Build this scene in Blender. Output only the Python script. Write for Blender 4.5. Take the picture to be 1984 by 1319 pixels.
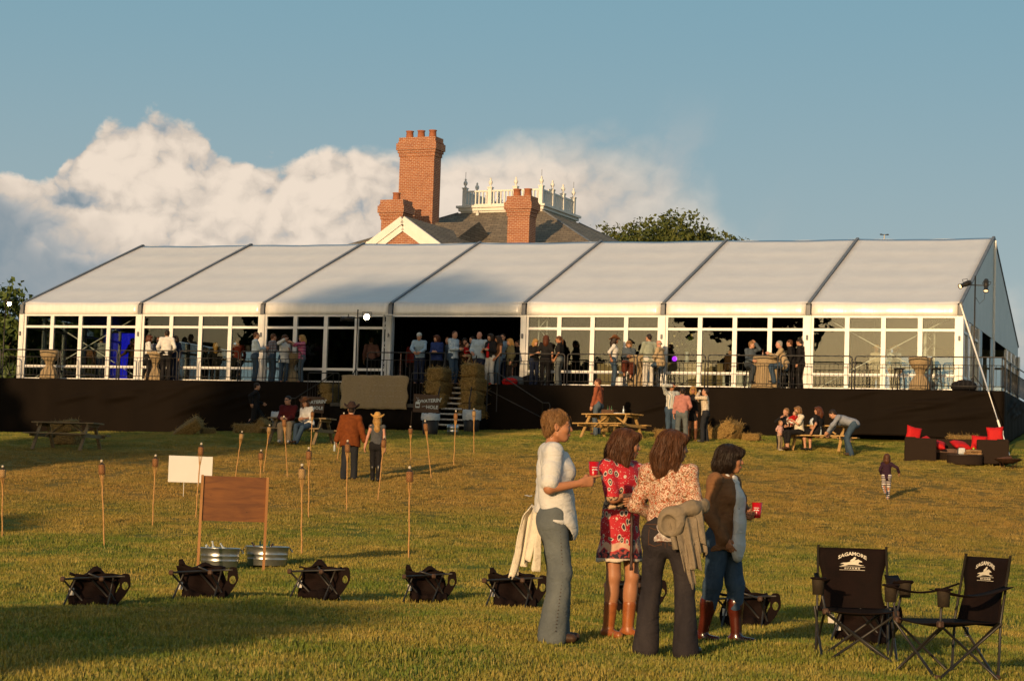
import bpy, bmesh, math, random
import numpy as np
from mathutils import Vector, Matrix, Euler

for o in list(bpy.data.objects): bpy.data.objects.remove(o)
SC = bpy.context.scene
COL = SC.collection
R = math.radians
random.seed(7)

# ------------------------------------------------------------------ camera
FPX, PITCH, ROLL, CZ = 4200.0, 0.0758, -0.032, 1.1
_c, _s = math.cos(ROLL), math.sin(ROLL)
_R0, _U0 = Vector((1, 0, 0)), Vector((0, -math.sin(PITCH), math.cos(PITCH)))
C_F = Vector((0, math.cos(PITCH), math.sin(PITCH)))
C_R = _R0 * _c - _U0 * _s
C_U = _R0 * _s + _U0 * _c
CAM = Vector((0, 0, CZ))
cam = bpy.data.cameras.new('camera')
cam.sensor_width = 36.0
cam.lens = FPX / 1984.0 * 36.0
cam.clip_start = 0.5
cam.clip_end = 4000
cam_o = bpy.data.objects.new('camera', cam)
COL.objects.link(cam_o)
cam_o.matrix_world = Matrix(((C_R.x, C_U.x, -C_F.x, 0), (C_R.y, C_U.y, -C_F.y, 0), (C_R.z, C_U.z, -C_F.z, CZ), (0, 0, 0, 1)))
SC.camera = cam_o

# ------------------------------------------------------------------ light
SUN_AZ = R(22.0)      # degrees left of straight behind the camera
SUN_EL = R(11.0)
SUN_DIR = Vector((-math.sin(SUN_AZ) * math.cos(SUN_EL), -math.cos(SUN_AZ) * math.cos(SUN_EL), math.sin(SUN_EL)))
sun = bpy.data.lights.new('sun', 'SUN')
sun.energy = 4.6
sun.angle = R(0.9)
sun.color = (1.0, 0.66, 0.34)
sun_o = bpy.data.objects.new('sun', sun)
COL.objects.link(sun_o)
sun_o.rotation_euler = (-SUN_DIR).to_track_quat('-Z', 'Y').to_euler()
sun_o.location = (-40, -100, 60)

SC.view_settings.view_transform = 'Standard'
SC.view_settings.look = 'None'
SC.view_settings.exposure = 0.0
SC.view_settings.gamma = 1.0
SC.render.resolution_x, SC.render.resolution_y = 1024, 680

class NT:
    """tiny node-tree helper"""
    def __init__(s, tree):
        s.t = tree; s.n = tree.nodes; s.l = tree.links
    def node(s, typ, **kw):
        n = s.n.new(typ)
        for k, v in kw.items():
            if k.startswith('i_'):
                n.inputs[k[2:]].default_value = v
            else:
                setattr(n, k, v)
        return n
    def put(s, inp, v):
        if isinstance(v, bpy.types.NodeSocket): s.l.new(v, inp)
        elif isinstance(v, (tuple, list)):
            inp.default_value = tuple(v) + (1.0,) if inp.type == 'RGBA' and len(v) == 3 else v
        else: inp.default_value = v
    def math(s, op, a, b=0.0, c=None, clamp=False):
        n = s.n.new('ShaderNodeMath'); n.operation = op; n.use_clamp = clamp
        s.put(n.inputs[0], a); s.put(n.inputs[1], b)
        if c is not None: s.put(n.inputs[2], c)
        return n.outputs[0]
    def vmath(s, op, a, b=(0, 0, 0), sc=None):
        n = s.n.new('ShaderNodeVectorMath'); n.operation = op
        s.put(n.inputs[0], a); s.put(n.inputs[1], b)
        if sc is not None: s.put(n.inputs['Scale'], sc)
        return n.outputs[0]
    def mix(s, f, a, b, mode='MIX'):
        n = s.n.new('ShaderNodeMix'); n.data_type = 'RGBA'; n.blend_type = mode
        s.put(n.inputs[0], f); s.put(n.inputs[6], a); s.put(n.inputs[7], b)
        return n.outputs[2]
    def ramp(s, v, stops, interp='LINEAR'):
        n = s.n.new('ShaderNodeValToRGB'); r = n.color_ramp; r.interpolation = interp
        while len(r.elements) > 1: r.elements.remove(r.elements[-1])
        for i, (p, c) in enumerate(stops):
            e = r.elements[0] if i == 0 else r.elements.new(p)
            e.position = p
            e.color = (c, c, c, 1) if not isinstance(c, (tuple, list)) else tuple(c) + (1,)
        s.put(n.inputs[0], v)
        return n.outputs[0]
    def smooth(s, v, lo, hi, a=0.0, b=1.0):
        n = s.n.new('ShaderNodeMapRange'); n.interpolation_type = 'SMOOTHSTEP'
        for i, x in enumerate((v, lo, hi, a, b)): s.put(n.inputs[i], x)
        return n.outputs[0]
    def noise(s, vec, scale, detail=4, rough=0.5, dist=0.0, out=0):
        n = s.n.new('ShaderNodeTexNoise')
        if vec is not None: s.put(n.inputs['Vector'], vec)
        s.put(n.inputs['Scale'], scale); s.put(n.inputs['Detail'], detail)
        s.put(n.inputs['Roughness'], rough); s.put(n.inputs['Distortion'], dist)
        return n.outputs[out]
    def voro(s, vec, scale, feature='F1', rnd=1.0, out=0, smooth=None):
        n = s.n.new('ShaderNodeTexVoronoi'); n.feature = feature
        if vec is not None: s.put(n.inputs['Vector'], vec)
        s.put(n.inputs['Scale'], scale); s.put(n.inputs['Randomness'], rnd)
        if smooth is not None and 'Smoothness' in n.inputs: s.put(n.inputs['Smoothness'], smooth)
        return n.outputs[out]
    def sep(s, v):
        n = s.n.new('ShaderNodeSeparateXYZ'); s.put(n.inputs[0], v); return n.outputs
    def comb(s, x, y, z):
        n = s.n.new('ShaderNodeCombineXYZ')
        for i, v in enumerate((x, y, z)): s.put(n.inputs[i], v)
        return n.outputs[0]

def ray(px, py):
    return C_F + C_R * ((px - 992) / FPX) + C_U * ((659.5 - py) / FPX)
def at(px, py, y):
    """world point seen at a photo pixel, y metres ahead"""
    r = ray(px, py)
    return CAM + r * (y / r.y)

# ------------------------------------------------------------------ sky
W = bpy.data.worlds.new('World')
SC.world = W
W.use_nodes = True
W.node_tree.nodes.clear()
t = NT(W.node_tree)
sky = t.node('ShaderNodeTexSky')
sky.sky_type = 'NISHITA'
sky.sun_disc = False
sky.sun_elevation = SUN_EL
# Blender's sky measures rotation from +Y, clockwise seen from above
sky.sun_rotation = math.atan2(SUN_DIR.x, SUN_DIR.y)
sky.altitude = 100
sky.air_density = 1.0
sky.dust_density = 2.2
sky.ozone_density = 1.2
gen = t.node('ShaderNodeTexCoord').outputs['Generated']
sx, sy, sz = t.sep(gen)
az = t.math('ARCTAN2', sx, sy)
el = t.math('ARCSINE', sz)
# the band of cloud in view goes on round the horizon, mirrored end to end
A0, A1 = -0.255, 0.30
azf = t.math('PINGPONG', t.math('SUBTRACT', az, A0), A1 - A0)
azn = t.math('DIVIDE', azf, A1 - A0)
def skypt(px, py):
    r = ray(px, py)
    return ((math.atan2(r.x, r.y) - A0) / (A1 - A0), math.asin(r.normalized().z))
def curve(pts, lo, hi):
    n = t.node('ShaderNodeFloatCurve'); c = n.mapping.curves[0]
    q = [(a, (b - lo) / (hi - lo)) for a, b in pts]
    c.points[0].location = q[0]; c.points[1].location = q[-1]
    for a in q[1:-1]: c.points.new(*a)
    for p in c.points: p.handle_type = 'AUTO'
    n.mapping.update()
    t.put(n.inputs['Value'], azn)
    return t.math('MULTIPLY_ADD', n.outputs[0], hi - lo, lo)
top_px = [(-70, 350), (0, 352), (60, 372), (100, 352), (122, 300), (150, 250), (200, 232), (270, 236), (330, 236), (390, 262),
          (440, 296), (520, 308), (600, 298), (690, 288), (760, 300), (860, 284), (930, 264), (1000, 268), (1060, 282), (1160, 282), (1260, 300), (1360, 345),
          (1420, 450), (1500, 520), (1700, 560), (2040, 600), (2300, 640)]
EL_TOP = curve([skypt(*p) for p in top_px], 0.0, 0.25)
def n2(vec, scale, detail, rough, out=0):
    n = t.node('ShaderNodeTexNoise'); n.noise_dimensions = '2D'
    t.put(n.inputs['Vector'], vec)
    for k, v in (('Scale', scale), ('Detail', detail), ('Roughness', rough)): n.inputs[k].default_value = v
    return n.outputs[out]
def bump2(vec, scale):
    n = t.node('ShaderNodeTexVoronoi'); n.voronoi_dimensions = '2D'; n.feature = 'F1'
    t.put(n.inputs['Vector'], vec); n.inputs['Scale'].default_value = scale
    d = n.outputs[0]
    return t.math('MULTIPLY_ADD', t.math('MULTIPLY', d, d), -1.25, 1.0)
pv = t.comb(az, t.math('MULTIPLY', el, 1.2), 0)
warp = t.vmath('SCALE', t.vmath('SUBTRACT', n2(pv, 30, 4, .6, 1), (.5, .5, .5)), sc=.016)
pw = t.vmath('ADD', pv, warp)
def puff(vec):
    """height of the cumulus billows"""
    h = t.math('MULTIPLY', bump2(vec, 21), .50)
    h = t.math('MULTIPLY_ADD', bump2(vec, 50), .27, h)
    h = t.math('MULTIPLY_ADD', bump2(vec, 115), .13, h)
    return t.math('MULTIPLY_ADD', n2(vec, 75, 4, .62), .30, h)
H0 = puff(pw)
H1 = puff(t.vmath('ADD', pw, (-.0040, .0050, 0)))
edge = t.math('MULTIPLY_ADD', t.math('SUBTRACT', H0, .70), .026, EL_TOP)
depth = t.math('SUBTRACT', edge, el)                      # how far inside the cloud
# crisp heads on the left, soft veils to the right
soft = t.smooth(az, -.12, .05, .0034, .026)
mask = t.smooth(depth, t.math('MULTIPLY', soft, -.35), soft)
big = n2(pw, 12, 4, .55)
crisp = t.smooth(az, -.07, .03, 1.0, .35)                 # the bank blurs towards the right
relief = t.math('MULTIPLY', t.math('SUBTRACT', H0, H1), t.math('MULTIPLY', crisp, 1.45))
lit = t.math('ADD', t.math('ADD', relief, .80), t.math('MULTIPLY', t.math('SUBTRACT', big, .52), 1.0))
lit = t.math('ADD', lit, t.math('MULTIPLY', t.math('SUBTRACT', H0, .68), .55))
lit = t.math('SUBTRACT', lit, t.smooth(depth, .02, .09, 0, .22))
# lower grey deck of the bank
base = t.math('MULTIPLY_ADD', n2(pw, 13, 4, .6), .060, t.math('MULTIPLY_ADD', t.smooth(az, -.26, -.09), -.064, .118))
low = t.smooth(t.math('SUBTRACT', base, el), -.004, .024)
lit = t.math('MULTIPLY', t.smooth(lit, .05, 1.10), t.math('MULTIPLY_ADD', low, -.86, 1.0))
cloud = t.ramp(lit, [(0, (.235, .30, .345)), (.30, (.42, .43, .43)), (.62, (.66, .57, .48)), (1, (.86, .73, .60))])
wv = t.vmath('ADD', t.vmath('MULTIPLY', pv, (1.0, .55, 1)), t.comb(t.math('MULTIPLY', el, -.5), 0, 0))
wisp = t.math('MULTIPLY', t.smooth(n2(t.vmath('ADD', wv, warp), 22, 6, .6), .44, .74),
              t.math('MULTIPLY', t.smooth(az, .02, .07), t.smooth(t.math('ADD', az, t.math('MULTIPLY', el, -.35)), .085, .02)))
wisp = t.math('MULTIPLY', wisp, t.smooth(el, .200, .12))
_d = t.node('ShaderNodeVectorMath'); _d.operation = 'DOT_PRODUCT'; t.put(_d.inputs[0], gen); _d.inputs[1].default_value = tuple(SUN_DIR)
away = t.smooth(_d.outputs['Value'], -.2, .75, 1.0, 0.0)   # one outside the sun's own glow
SKYK = 0.085
skc = t.vmath('SCALE', sky.outputs[0], sc=SKYK)
skc = t.mix(t.math('MULTIPLY', away, .85), skc, t.mix(t.smooth(el, .03, .27), (.40, .47, .48), (.205, .385, .475)))
clear = skc
skc = t.mix(t.math('MULTIPLY', wisp, .72), skc, (.56, .53, .50))
fade = t.smooth(az, .085, .02, .55, 1.0)
skc = t.mix(t.math('MULTIPLY', t.math('MULTIPLY', mask, fade), away), skc, cloud)
band = t.math('MULTIPLY', t.math('LESS_THAN', el, .215), t.math('GREATER_THAN', el, -.01))
def backg(c):
    bg = t.node('ShaderNodeBackground'); t.put(bg.inputs['Color'], t.vmath('SCALE', c, sc=1 / .1)); bg.inputs['Strength'].default_value = .1
    return bg.outputs[0]
mx = t.node('ShaderNodeMixShader')
t.put(mx.inputs[0], band); t.l.new(backg(clear), mx.inputs[1]); t.l.new(backg(skc), mx.inputs[2])
wo = t.node('ShaderNodeOutputWorld')
t.l.new(mx.outputs[0], wo.inputs['Surface'])
CY = SC.cycles
CY.max_bounces = 6; CY.diffuse_bounces = 2; CY.glossy_bounces = 3; CY.transmission_bounces = 4; CY.transparent_max_bounces = 12
CY.caustics_reflective = False; CY.caustics_refractive = False
# ------------------------------------------------------------------ helpers
_GC = [((0, 0), 1.2124), ((0, 1), 2.8776), ((0, 2), 1.2014), ((0, 3), -1.0675), ((0, 4), -.3191), ((1, 0), -.1604), ((1, 1), .5493),
       ((1, 2), .5907), ((2, 0), -1.1386), ((2, 1), .8655), ((2, 2), .2001)]
def G(x, y):
    """height of the lawn"""
    x = 22 * np.tanh(np.asarray(x, float) / 22) / 20
    y = (np.clip(np.asarray(y, float), 18.5, 79) - 45) / 35
    return sum(k * x ** a * y ** b for (a, b), k in _GC)
def g(x, y): return float(G(x, y))
def hit(px, py):
    """point of the lawn seen at a photo pixel"""
    r = ray(px, py); r = r / r.y
    f = lambda y: CZ + r.z * y - g(r.x * y, y)
    y = 10.0
    while f(y) > 0 and y < 90: y += .25
    lo, hi = y - .25, y
    for _ in range(20):
        m = (lo + hi) / 2
        if f(m) > 0: lo = m
        else: hi = m
    return CAM + r * lo
def ppm(p):
    """photo pixels per metre at a point"""
    return FPX / (Vector(p) - CAM).dot(C_F)

# tent frame: origin at the left front eave, U along the front, V to the back
TH = .3312
U = Vector((math.cos(TH), -math.sin(TH), 0)); V = Vector((math.sin(TH), math.cos(TH), 0)); K = Vector((0, 0, 1))
EAVE_Z, DECK_Z, RISE, TW, BAY, NB = 8.124, 5.22, 3.29, 18.0, 5.0, 7
T0 = Vector((-18.505, 81.721, 0))
def T(s, v, z): return T0 + U * s + V * v + K * z
def scr(p):
    d = Vector(p) - CAM; k = d.dot(C_F)
    return 992 + FPX * d.dot(C_R) / k, 659.5 - FPX * d.dot(C_U) / k
def deck_s(px, v, z=DECK_Z + .9):
    lo, hi = -8.0, 45.0
    for _ in range(40):
        m = (lo + hi) / 2
        if scr(T(m, v, z))[0] < px: lo = m
        else: hi = m
    return lo
def deck(px, v, z=DECK_Z): return T(deck_s(px, v), v, z)
YAW_T = -TH     # turning an object by this puts its local x along U

def link(name, me, parent=None, mat=None):
    o = bpy.data.objects.new(name, me); COL.objects.link(o)
    if parent is not None: o.parent = parent
    if mat is not None and me is not None:
        me.materials.clear(); me.materials.append(mat)
    return o
def tag(o, label=None, cat=None, group=None, kind=None):
    if label: o['label'] = label
    if cat: o['category'] = cat
    if group: o['group'] = group
    if kind: o['kind'] = kind
    return o
def thing(name, label, cat, loc=(0, 0, 0), rz=0.0, group=None, rot=None):
    o = bpy.data.objects.new(name, None); COL.objects.link(o)
    o.empty_display_size = .2
    o.location = loc; o.rotation_euler = rot if rot is not None else (0, 0, rz)
    return tag(o, label, cat, group)
def copy_tree(o, parent=None):
    c = o.copy(); COL.objects.link(c)
    if parent is not None: c.parent = parent
    for ch in o.children: copy_tree(ch, c)
    return c

class MB:
    """collects shapes and links them as one mesh object"""
    def __init__(s): s.v = []; s.f = []; s.sm = []
    def add(s, vs, fs, smooth=False, M=None):
        n = len(s.v)
        s.v += [tuple(M @ Vector(p)) for p in vs] if M is not None else [tuple(p) for p in vs]
        s.f += [tuple(n + i for i in f) for f in fs]; s.sm += [smooth] * len(fs)
        return s
    def box(s, c, d, M=None, bev=0.0, rz=0.0):
        x, y, z = (q / 2 for q in d)
        if bev <= 0:
            vs = [(sx * x, sy * y, sz * z) for sz in (-1, 1) for sy in (-1, 1) for sx in (-1, 1)]
            fs = [(0, 2, 3, 1), (4, 5, 7, 6), (0, 1, 5, 4), (2, 6, 7, 3), (0, 4, 6, 2), (1, 3, 7, 5)]
        else:
            bm = bmesh.new(); bmesh.ops.create_cube(bm, size=1)
            for q in bm.verts: q.co = Vector((q.co.x * d[0], q.co.y * d[1], q.co.z * d[2]))
            bmesh.ops.bevel(bm, geom=bm.edges[:], offset=bev, segments=1, affect='EDGES', profile=.5)
            vs = [q.co.copy() for q in bm.verts]; fs = [[q.index for q in f.verts] for f in bm.faces]; bm.free()
        X = Matrix.Translation(c) @ Matrix.Rotation(rz, 4, 'Z')
        if M is not None: X = M @ X
        return s.add(vs, fs, False, X)
    def beam(s, a, b, w, h, up=(0, 0, 1), bev=0.0):
        """square bar from a to b"""
        a, b = Vector(a), Vector(b); d = b - a; L = d.length; d.normalize()
        sd = d.cross(Vector(up))
        if sd.length < 1e-4: sd = d.cross(Vector((1, 0, 0)))
        sd.normalize(); u = sd.cross(d)
        M = Matrix(((d.x, sd.x, u.x, 0), (d.y, sd.y, u.y, 0), (d.z, sd.z, u.z, 0), (0, 0, 0, 1)))
        return s.box((0, 0, 0), (L, w, h), Matrix.Translation((a + b) / 2) @ M, bev)
    def tube(s, pts, r, n=8, closed=False, cap=True):
        pts = [Vector(p) for p in pts]; m = len(pts)
        rs = list(r) if hasattr(r, '__len__') else [r] * m
        vs = []; prev = None
        for i, p in enumerate(pts):
            if closed: d = pts[(i + 1) % m] - pts[i - 1]
            else: d = pts[min(i + 1, m - 1)] - pts[max(i - 1, 0)]
            d.normalize()
            if prev is None:
                a = d.cross(Vector((0, 0, 1)))
                if a.length < .05: a = d.cross(Vector((1, 0, 0)))
            else: a = prev - d * prev.dot(d)
            a.normalize(); prev = a; b = d.cross(a)
            for k in range(n):
                an = 2 * math.pi * k / n
                vs.append(p + (a * math.cos(an) + b * math.sin(an)) * rs[i])
        fs = []
        for i in range(m if closed else m - 1):
            j = (i + 1) % m
            for k in range(n):
                k2 = (k + 1) % n
                fs.append((i * n + k, j * n + k, j * n + k2, i * n + k2)[::-1])
        s.add(vs, fs, True)
        if cap and not closed:
            s.f.append(tuple(len(s.v) - m * n + k for k in range(n))); s.sm.append(False)
            s.f.append(tuple(len(s.v) - n + k for k in range(n))[::-1]); s.sm.append(False)
        return s
    def lathe(s, prof, n=20, M=None, smooth=True, cap=True):
        vs = [(r * math.cos(2 * math.pi * k / n), r * math.sin(2 * math.pi * k / n), z) for r, z in prof for k in range(n)]
        fs = [(i * n + k, i * n + (k + 1) % n, (i + 1) * n + (k + 1) % n, (i + 1) * n + k) for i in range(len(prof) - 1) for k in range(n)]
        s.add(vs, fs, smooth, M)
        if cap:
            b = len(s.v) - len(vs)
            if prof[0][0] > 1e-4: s.f.append(tuple(b + k for k in range(n))[::-1]); s.sm.append(False)
            if prof[-1][0] > 1e-4: s.f.append(tuple(len(s.v) - n + k for k in range(n))); s.sm.append(False)
        return s
    def sheet(s, rows, th=.01, smooth=True, M=None):
        """closed sheet of a given thickness over a grid of points"""
        P = np.array([[tuple(q) for q in r] for r in rows], float); a, b = P.shape[:2]
        du = np.gradient(P, axis=0); dv = np.gradient(P, axis=1)
        N = np.cross(du, dv); N /= np.maximum(np.linalg.norm(N, axis=2, keepdims=True), 1e-9)
        A, B = (P + N * th / 2).reshape(-1, 3), (P - N * th / 2).reshape(-1, 3)
        fs = []; o = a * b
        for i in range(a - 1):
            for j in range(b - 1):
                q = (i * b + j, (i + 1) * b + j, (i + 1) * b + j + 1, i * b + j + 1)
                fs.append(q); fs.append(tuple(o + k for k in q[::-1]))
        ring = [(0, j) for j in range(b)] + [(i, b - 1) for i in range(1, a)] + [(a - 1, j) for j in range(b - 2, -1, -1)] + [(i, 0) for i in range(a - 2, 0, -1)]
        ring = [i * b + j for i, j in ring]
        for p, q in zip(ring, ring[1:] + ring[:1]): fs.append((p, q, o + q, o + p))
        return s.add(list(map(tuple, A)) + list(map(tuple, B)), fs, smooth, M)
    def mesh(s, name):
        me = bpy.data.meshes.new(name); me.from_pydata(s.v, [], s.f)
        me.polygons.foreach_set('use_smooth', s.sm); me.update()
        return me
    def build(s, name, mat, parent=None):
        return link(name, s.mesh(name), parent, mat)

def fast_mesh(name, V_, F_, smooth=True):
    """mesh from numpy arrays; F_ is (n,3) or (n,4)"""
    me = bpy.data.meshes.new(name); n, k = F_.shape
    me.vertices.add(len(V_)); me.vertices.foreach_set('co', np.ascontiguousarray(V_, np.float32).ravel())
    me.loops.add(n * k); me.loops.foreach_set('vertex_index', np.ascontiguousarray(F_, np.int32).ravel())
    me.polygons.add(n); me.polygons.foreach_set('loop_start', np.arange(0, n * k, k, dtype=np.int32))
    me.polygons.foreach_set('use_smooth', np.full(n, smooth)); me.update(calc_edges=True)
    return me

# ------------------------------------------------------------------ materials
MATS = {}
def mat(name, col, rough=.7, col2=None, scale=8., amt=1., bump=0., bscale=40., metal=0., spec=.35, stretch=(1, 1, 1), sheen=0., emit=None, es=0., detail=4, dist=0.001):
    if name in MATS: return MATS[name]
    m = bpy.data.materials.new(name); m.use_nodes = True
    q = NT(m.node_tree); b = m.node_tree.nodes['Principled BSDF']
    vec = q.node('ShaderNodeTexCoord').outputs['Object']
    if stretch != (1, 1, 1): vec = q.vmath('MULTIPLY', vec, stretch)
    if col2 is None: col2 = tuple(c * .72 for c in col)
    n = q.noise(vec, scale, detail, .6)
    f = q.smooth(n, .30, .70, 0, amt)
    q.put(b.inputs['Base Color'], q.mix(f, col, col2))
    b.inputs['Roughness'].default_value = rough
    b.inputs['Metallic'].default_value = metal
    b.inputs['Specular IOR Level'].default_value = spec
    if sheen: b.inputs['Sheen Weight'].default_value = sheen
    if bump:
        bn = q.node('ShaderNodeBump'); bn.inputs['Strength'].default_value = bump; bn.inputs['Distance'].default_value = .01
        q.put(bn.inputs['Height'], q.noise(vec, bscale, 3, .6)); q.l.new(bn.outputs[0], b.inputs['Normal'])
    if emit:
        q.put(b.inputs['Emission Color'], emit); b.inputs['Emission Strength'].default_value = es
    MATS[name] = m
    return m
def shader(name):
    """material with its helper and principled node, for the special ones"""
    m = bpy.data.materials.new(name); m.use_nodes = True
    MATS[name] = m
    return m, NT(m.node_tree), m.node_tree.nodes['Principled BSDF']
# ------------------------------------------------------------------ lawn
def lawn_color(q, vec):
    """dry golden lawn with greener patches, by place"""
    big = q.noise(vec, .22, 4, .55)
    mid = q.noise(q.vmath('MULTIPLY', vec, (1, .55, 1)), 1.1, 5, .6)
    fine = q.noise(vec, 7, 4, .65)
    dry = q.smooth(q.math('MULTIPLY_ADD', mid, .7, q.math('MULTIPLY', big, .5)), .47, .76)
    c = q.mix(dry, (.095, .130, .014), (.260, .195, .036))
    yb = q.smooth(q.math('ADD', q.sep(vec)[1], q.math('MULTIPLY', big, 16)), 38, 56)
    yb = q.math('MULTIPLY', yb, q.smooth(q.math('ADD', q.sep(vec)[1], q.math('MULTIPLY', mid, 10)), 72, 58))
    c = q.mix(q.math('MULTIPLY', yb, .72), c, (.255, .138, .034))
    return q.mix(q.smooth(fine, .35, .8, 0, .35), c, (.085, .095, .020))
m, q, b = shader('lawn')
vec = q.node('ShaderNodeTexCoord').outputs['Object']
q.put(b.inputs['Base Color'], q.vmath('SCALE', lawn_color(q, vec), sc=1.0))
b.inputs['Roughness'].default_value = .95; b.inputs['Specular IOR Level'].default_value = .1
bn = q.node('ShaderNodeBump'); bn.inputs['Strength'].default_value = .4; bn.inputs['Distance'].default_value = .04
q.put(bn.inputs['Height'], q.math('ADD', q.noise(vec, 9, 5, .7), q.math('MULTIPLY', q.noise(vec, 55, 3, .6), .5)))
q.l.new(bn.outputs[0], b.inputs['Normal'])
xs = np.concatenate([np.linspace(-900, -45, 12)[:-1], np.linspace(-45, 45, 91), np.linspace(45, 900, 12)[1:]])
ys = np.concatenate([np.linspace(-600, 8, 16)[:-1], np.linspace(8, 100, 93), np.linspace(100, 1500, 14)[1:]])
XX, YY = np.meshgrid(xs, ys, indexing='ij')
ZZ = G(XX, YY) + .035 * np.sin(XX * 1.7 + YY * .6) * np.sin(YY * .9 - XX * .4)
nx, ny = XX.shape
ii = np.arange(nx * ny).reshape(nx, ny)
F = np.stack([ii[:-1, :-1], ii[1:, :-1], ii[1:, 1:], ii[:-1, 1:]], -1).reshape(-1, 4)
gr = link('ground', fast_mesh('ground', np.stack([XX, YY, ZZ], -1).reshape(-1, 3), F), None, m)
tag(gr, kind='structure')

# grass: tufts of blades scattered over the lawn in view
m, q, b = shader('grass_blades')
geo = q.node('ShaderNodeNewGeometry').outputs['Position']
c = lawn_color(q, geo)
att = q.node('ShaderNodeObjectInfo').outputs['Random']
c = q.mix(q.smooth(att, .5, 1., 0, .5), c, (.33, .235, .070))
c = q.mix(q.smooth(att, .35, 0., 0, .35), c, (.080, .115, .018))
q.put(b.inputs['Base Color'], q.vmath('SCALE', c, sc=1.20))
b.inputs['Roughness'].default_value = .6; b.inputs['Specular IOR Level'].default_value = .25
GRASS_M = m
def tuft(seed, n, h, spread):
    rg = random.Random(seed); mb = MB()
    for i in range(n):
        a = rg.uniform(0, 6.283); r = spread * math.sqrt(rg.random())
        x, y = r * math.cos(a), r * math.sin(a)
        hh = h * rg.uniform(.55, 1.25); w = rg.uniform(.0028, .005); d = rg.uniform(0, 6.283); le = rg.uniform(.1, .8) * hh
        dx, dy = math.cos(d), math.sin(d)
        p = [(x - dy * w, y + dx * w, -.01), (x + dy * w, y - dx * w, -.01),
             (x + dx * le * .35 + dy * w * .8, y + dy * le * .35 - dx * w * .8, hh * .6), (x + dx * le * .35 - dy * w * .8, y + dy * le * .35 + dx * w * .8, hh * .6),
             (x + dx * le, y + dy * le, hh)]
        mb.add(p, [(0, 1, 2, 3), (3, 2, 4)])
    return mb.mesh('grass_tuft')
rg = np.random.default_rng(5)
def scatter(y0, y1, dens, scale, seed):
    n = int(.27 * (y1 * y1 - y0 * y0) * dens)
    y = np.sqrt(rg.uniform(y0 * y0, y1 * y1, n)); x = rg.uniform(-.265, .265, n) * y
    P = np.stack([x, y, G(x, y) + .035 * np.sin(x * 1.7 + y * .6) * np.sin(y * .9 - x * .4)], 1)
    return P
pts = [scatter(10.5, 22, 85, 1, 0), scatter(22, 34, 44, 1, 1), scatter(34, 50, 36, 1, 2), scatter(50, 73, 26, 1, 3)]
me = bpy.data.meshes.new('grass'); P = np.concatenate(pts)
sd = (P - np.array([T0.x, T0.y, 0])) @ np.array([V.x, V.y, 0])
P = P[sd < -1.75]
me.from_pydata([tuple(p) for p in P], [], [])
grass = link('grass', me); tag(grass, 'short dry golden green grass covering the sloping lawn', 'grass', kind='stuff')
ng = bpy.data.node_groups.new('grass_scatter', 'GeometryNodeTree')
ng.interface.new_socket('Geometry', in_out='INPUT', socket_type='NodeSocketGeometry')
ng.interface.new_socket('Geometry', in_out='OUTPUT', socket_type='NodeSocketGeometry')
gi, go = ng.nodes.new('NodeGroupInput'), ng.nodes.new('NodeGroupOutput')
ip = ng.nodes.new('GeometryNodeInstanceOnPoints')
tuft_col = bpy.data.collections.new('grass_tufts')
for k in range(5):
    o = bpy.data.objects.new('grass_tuft', tuft(k, 46, .033, .17)); o.data.materials.append(GRASS_M)
    tuft_col.objects.link(o)
ci = ng.nodes.new('GeometryNodeCollectionInfo'); ci.inputs['Collection'].default_value = tuft_col
ci.inputs['Separate Children'].default_value = True; ci.inputs['Reset Children'].default_value = True
rv = ng.nodes.new('FunctionNodeRandomValue'); rv.data_type = 'FLOAT_VECTOR'
rv.inputs[0].default_value = (-.08, -.08, 0); rv.inputs[1].default_value = (.08, .08, 6.283)
rs = ng.nodes.new('FunctionNodeRandomValue'); rs.data_type = 'FLOAT'
rs.inputs[2].default_value = .6; rs.inputs[3].default_value = 1.3
ip.inputs['Pick Instance'].default_value = True
L = ng.links.new
L(gi.outputs[0], ip.inputs['Points']); L(ci.outputs[0], ip.inputs['Instance']); L(rv.outputs[0], ip.inputs['Rotation'])
L(rs.outputs[1], ip.inputs['Scale']); L(ip.outputs[0], go.inputs[0])
md = grass.modifiers.new('scatter', 'NODES'); md.node_group = ng
me.materials.append(GRASS_M)
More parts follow.
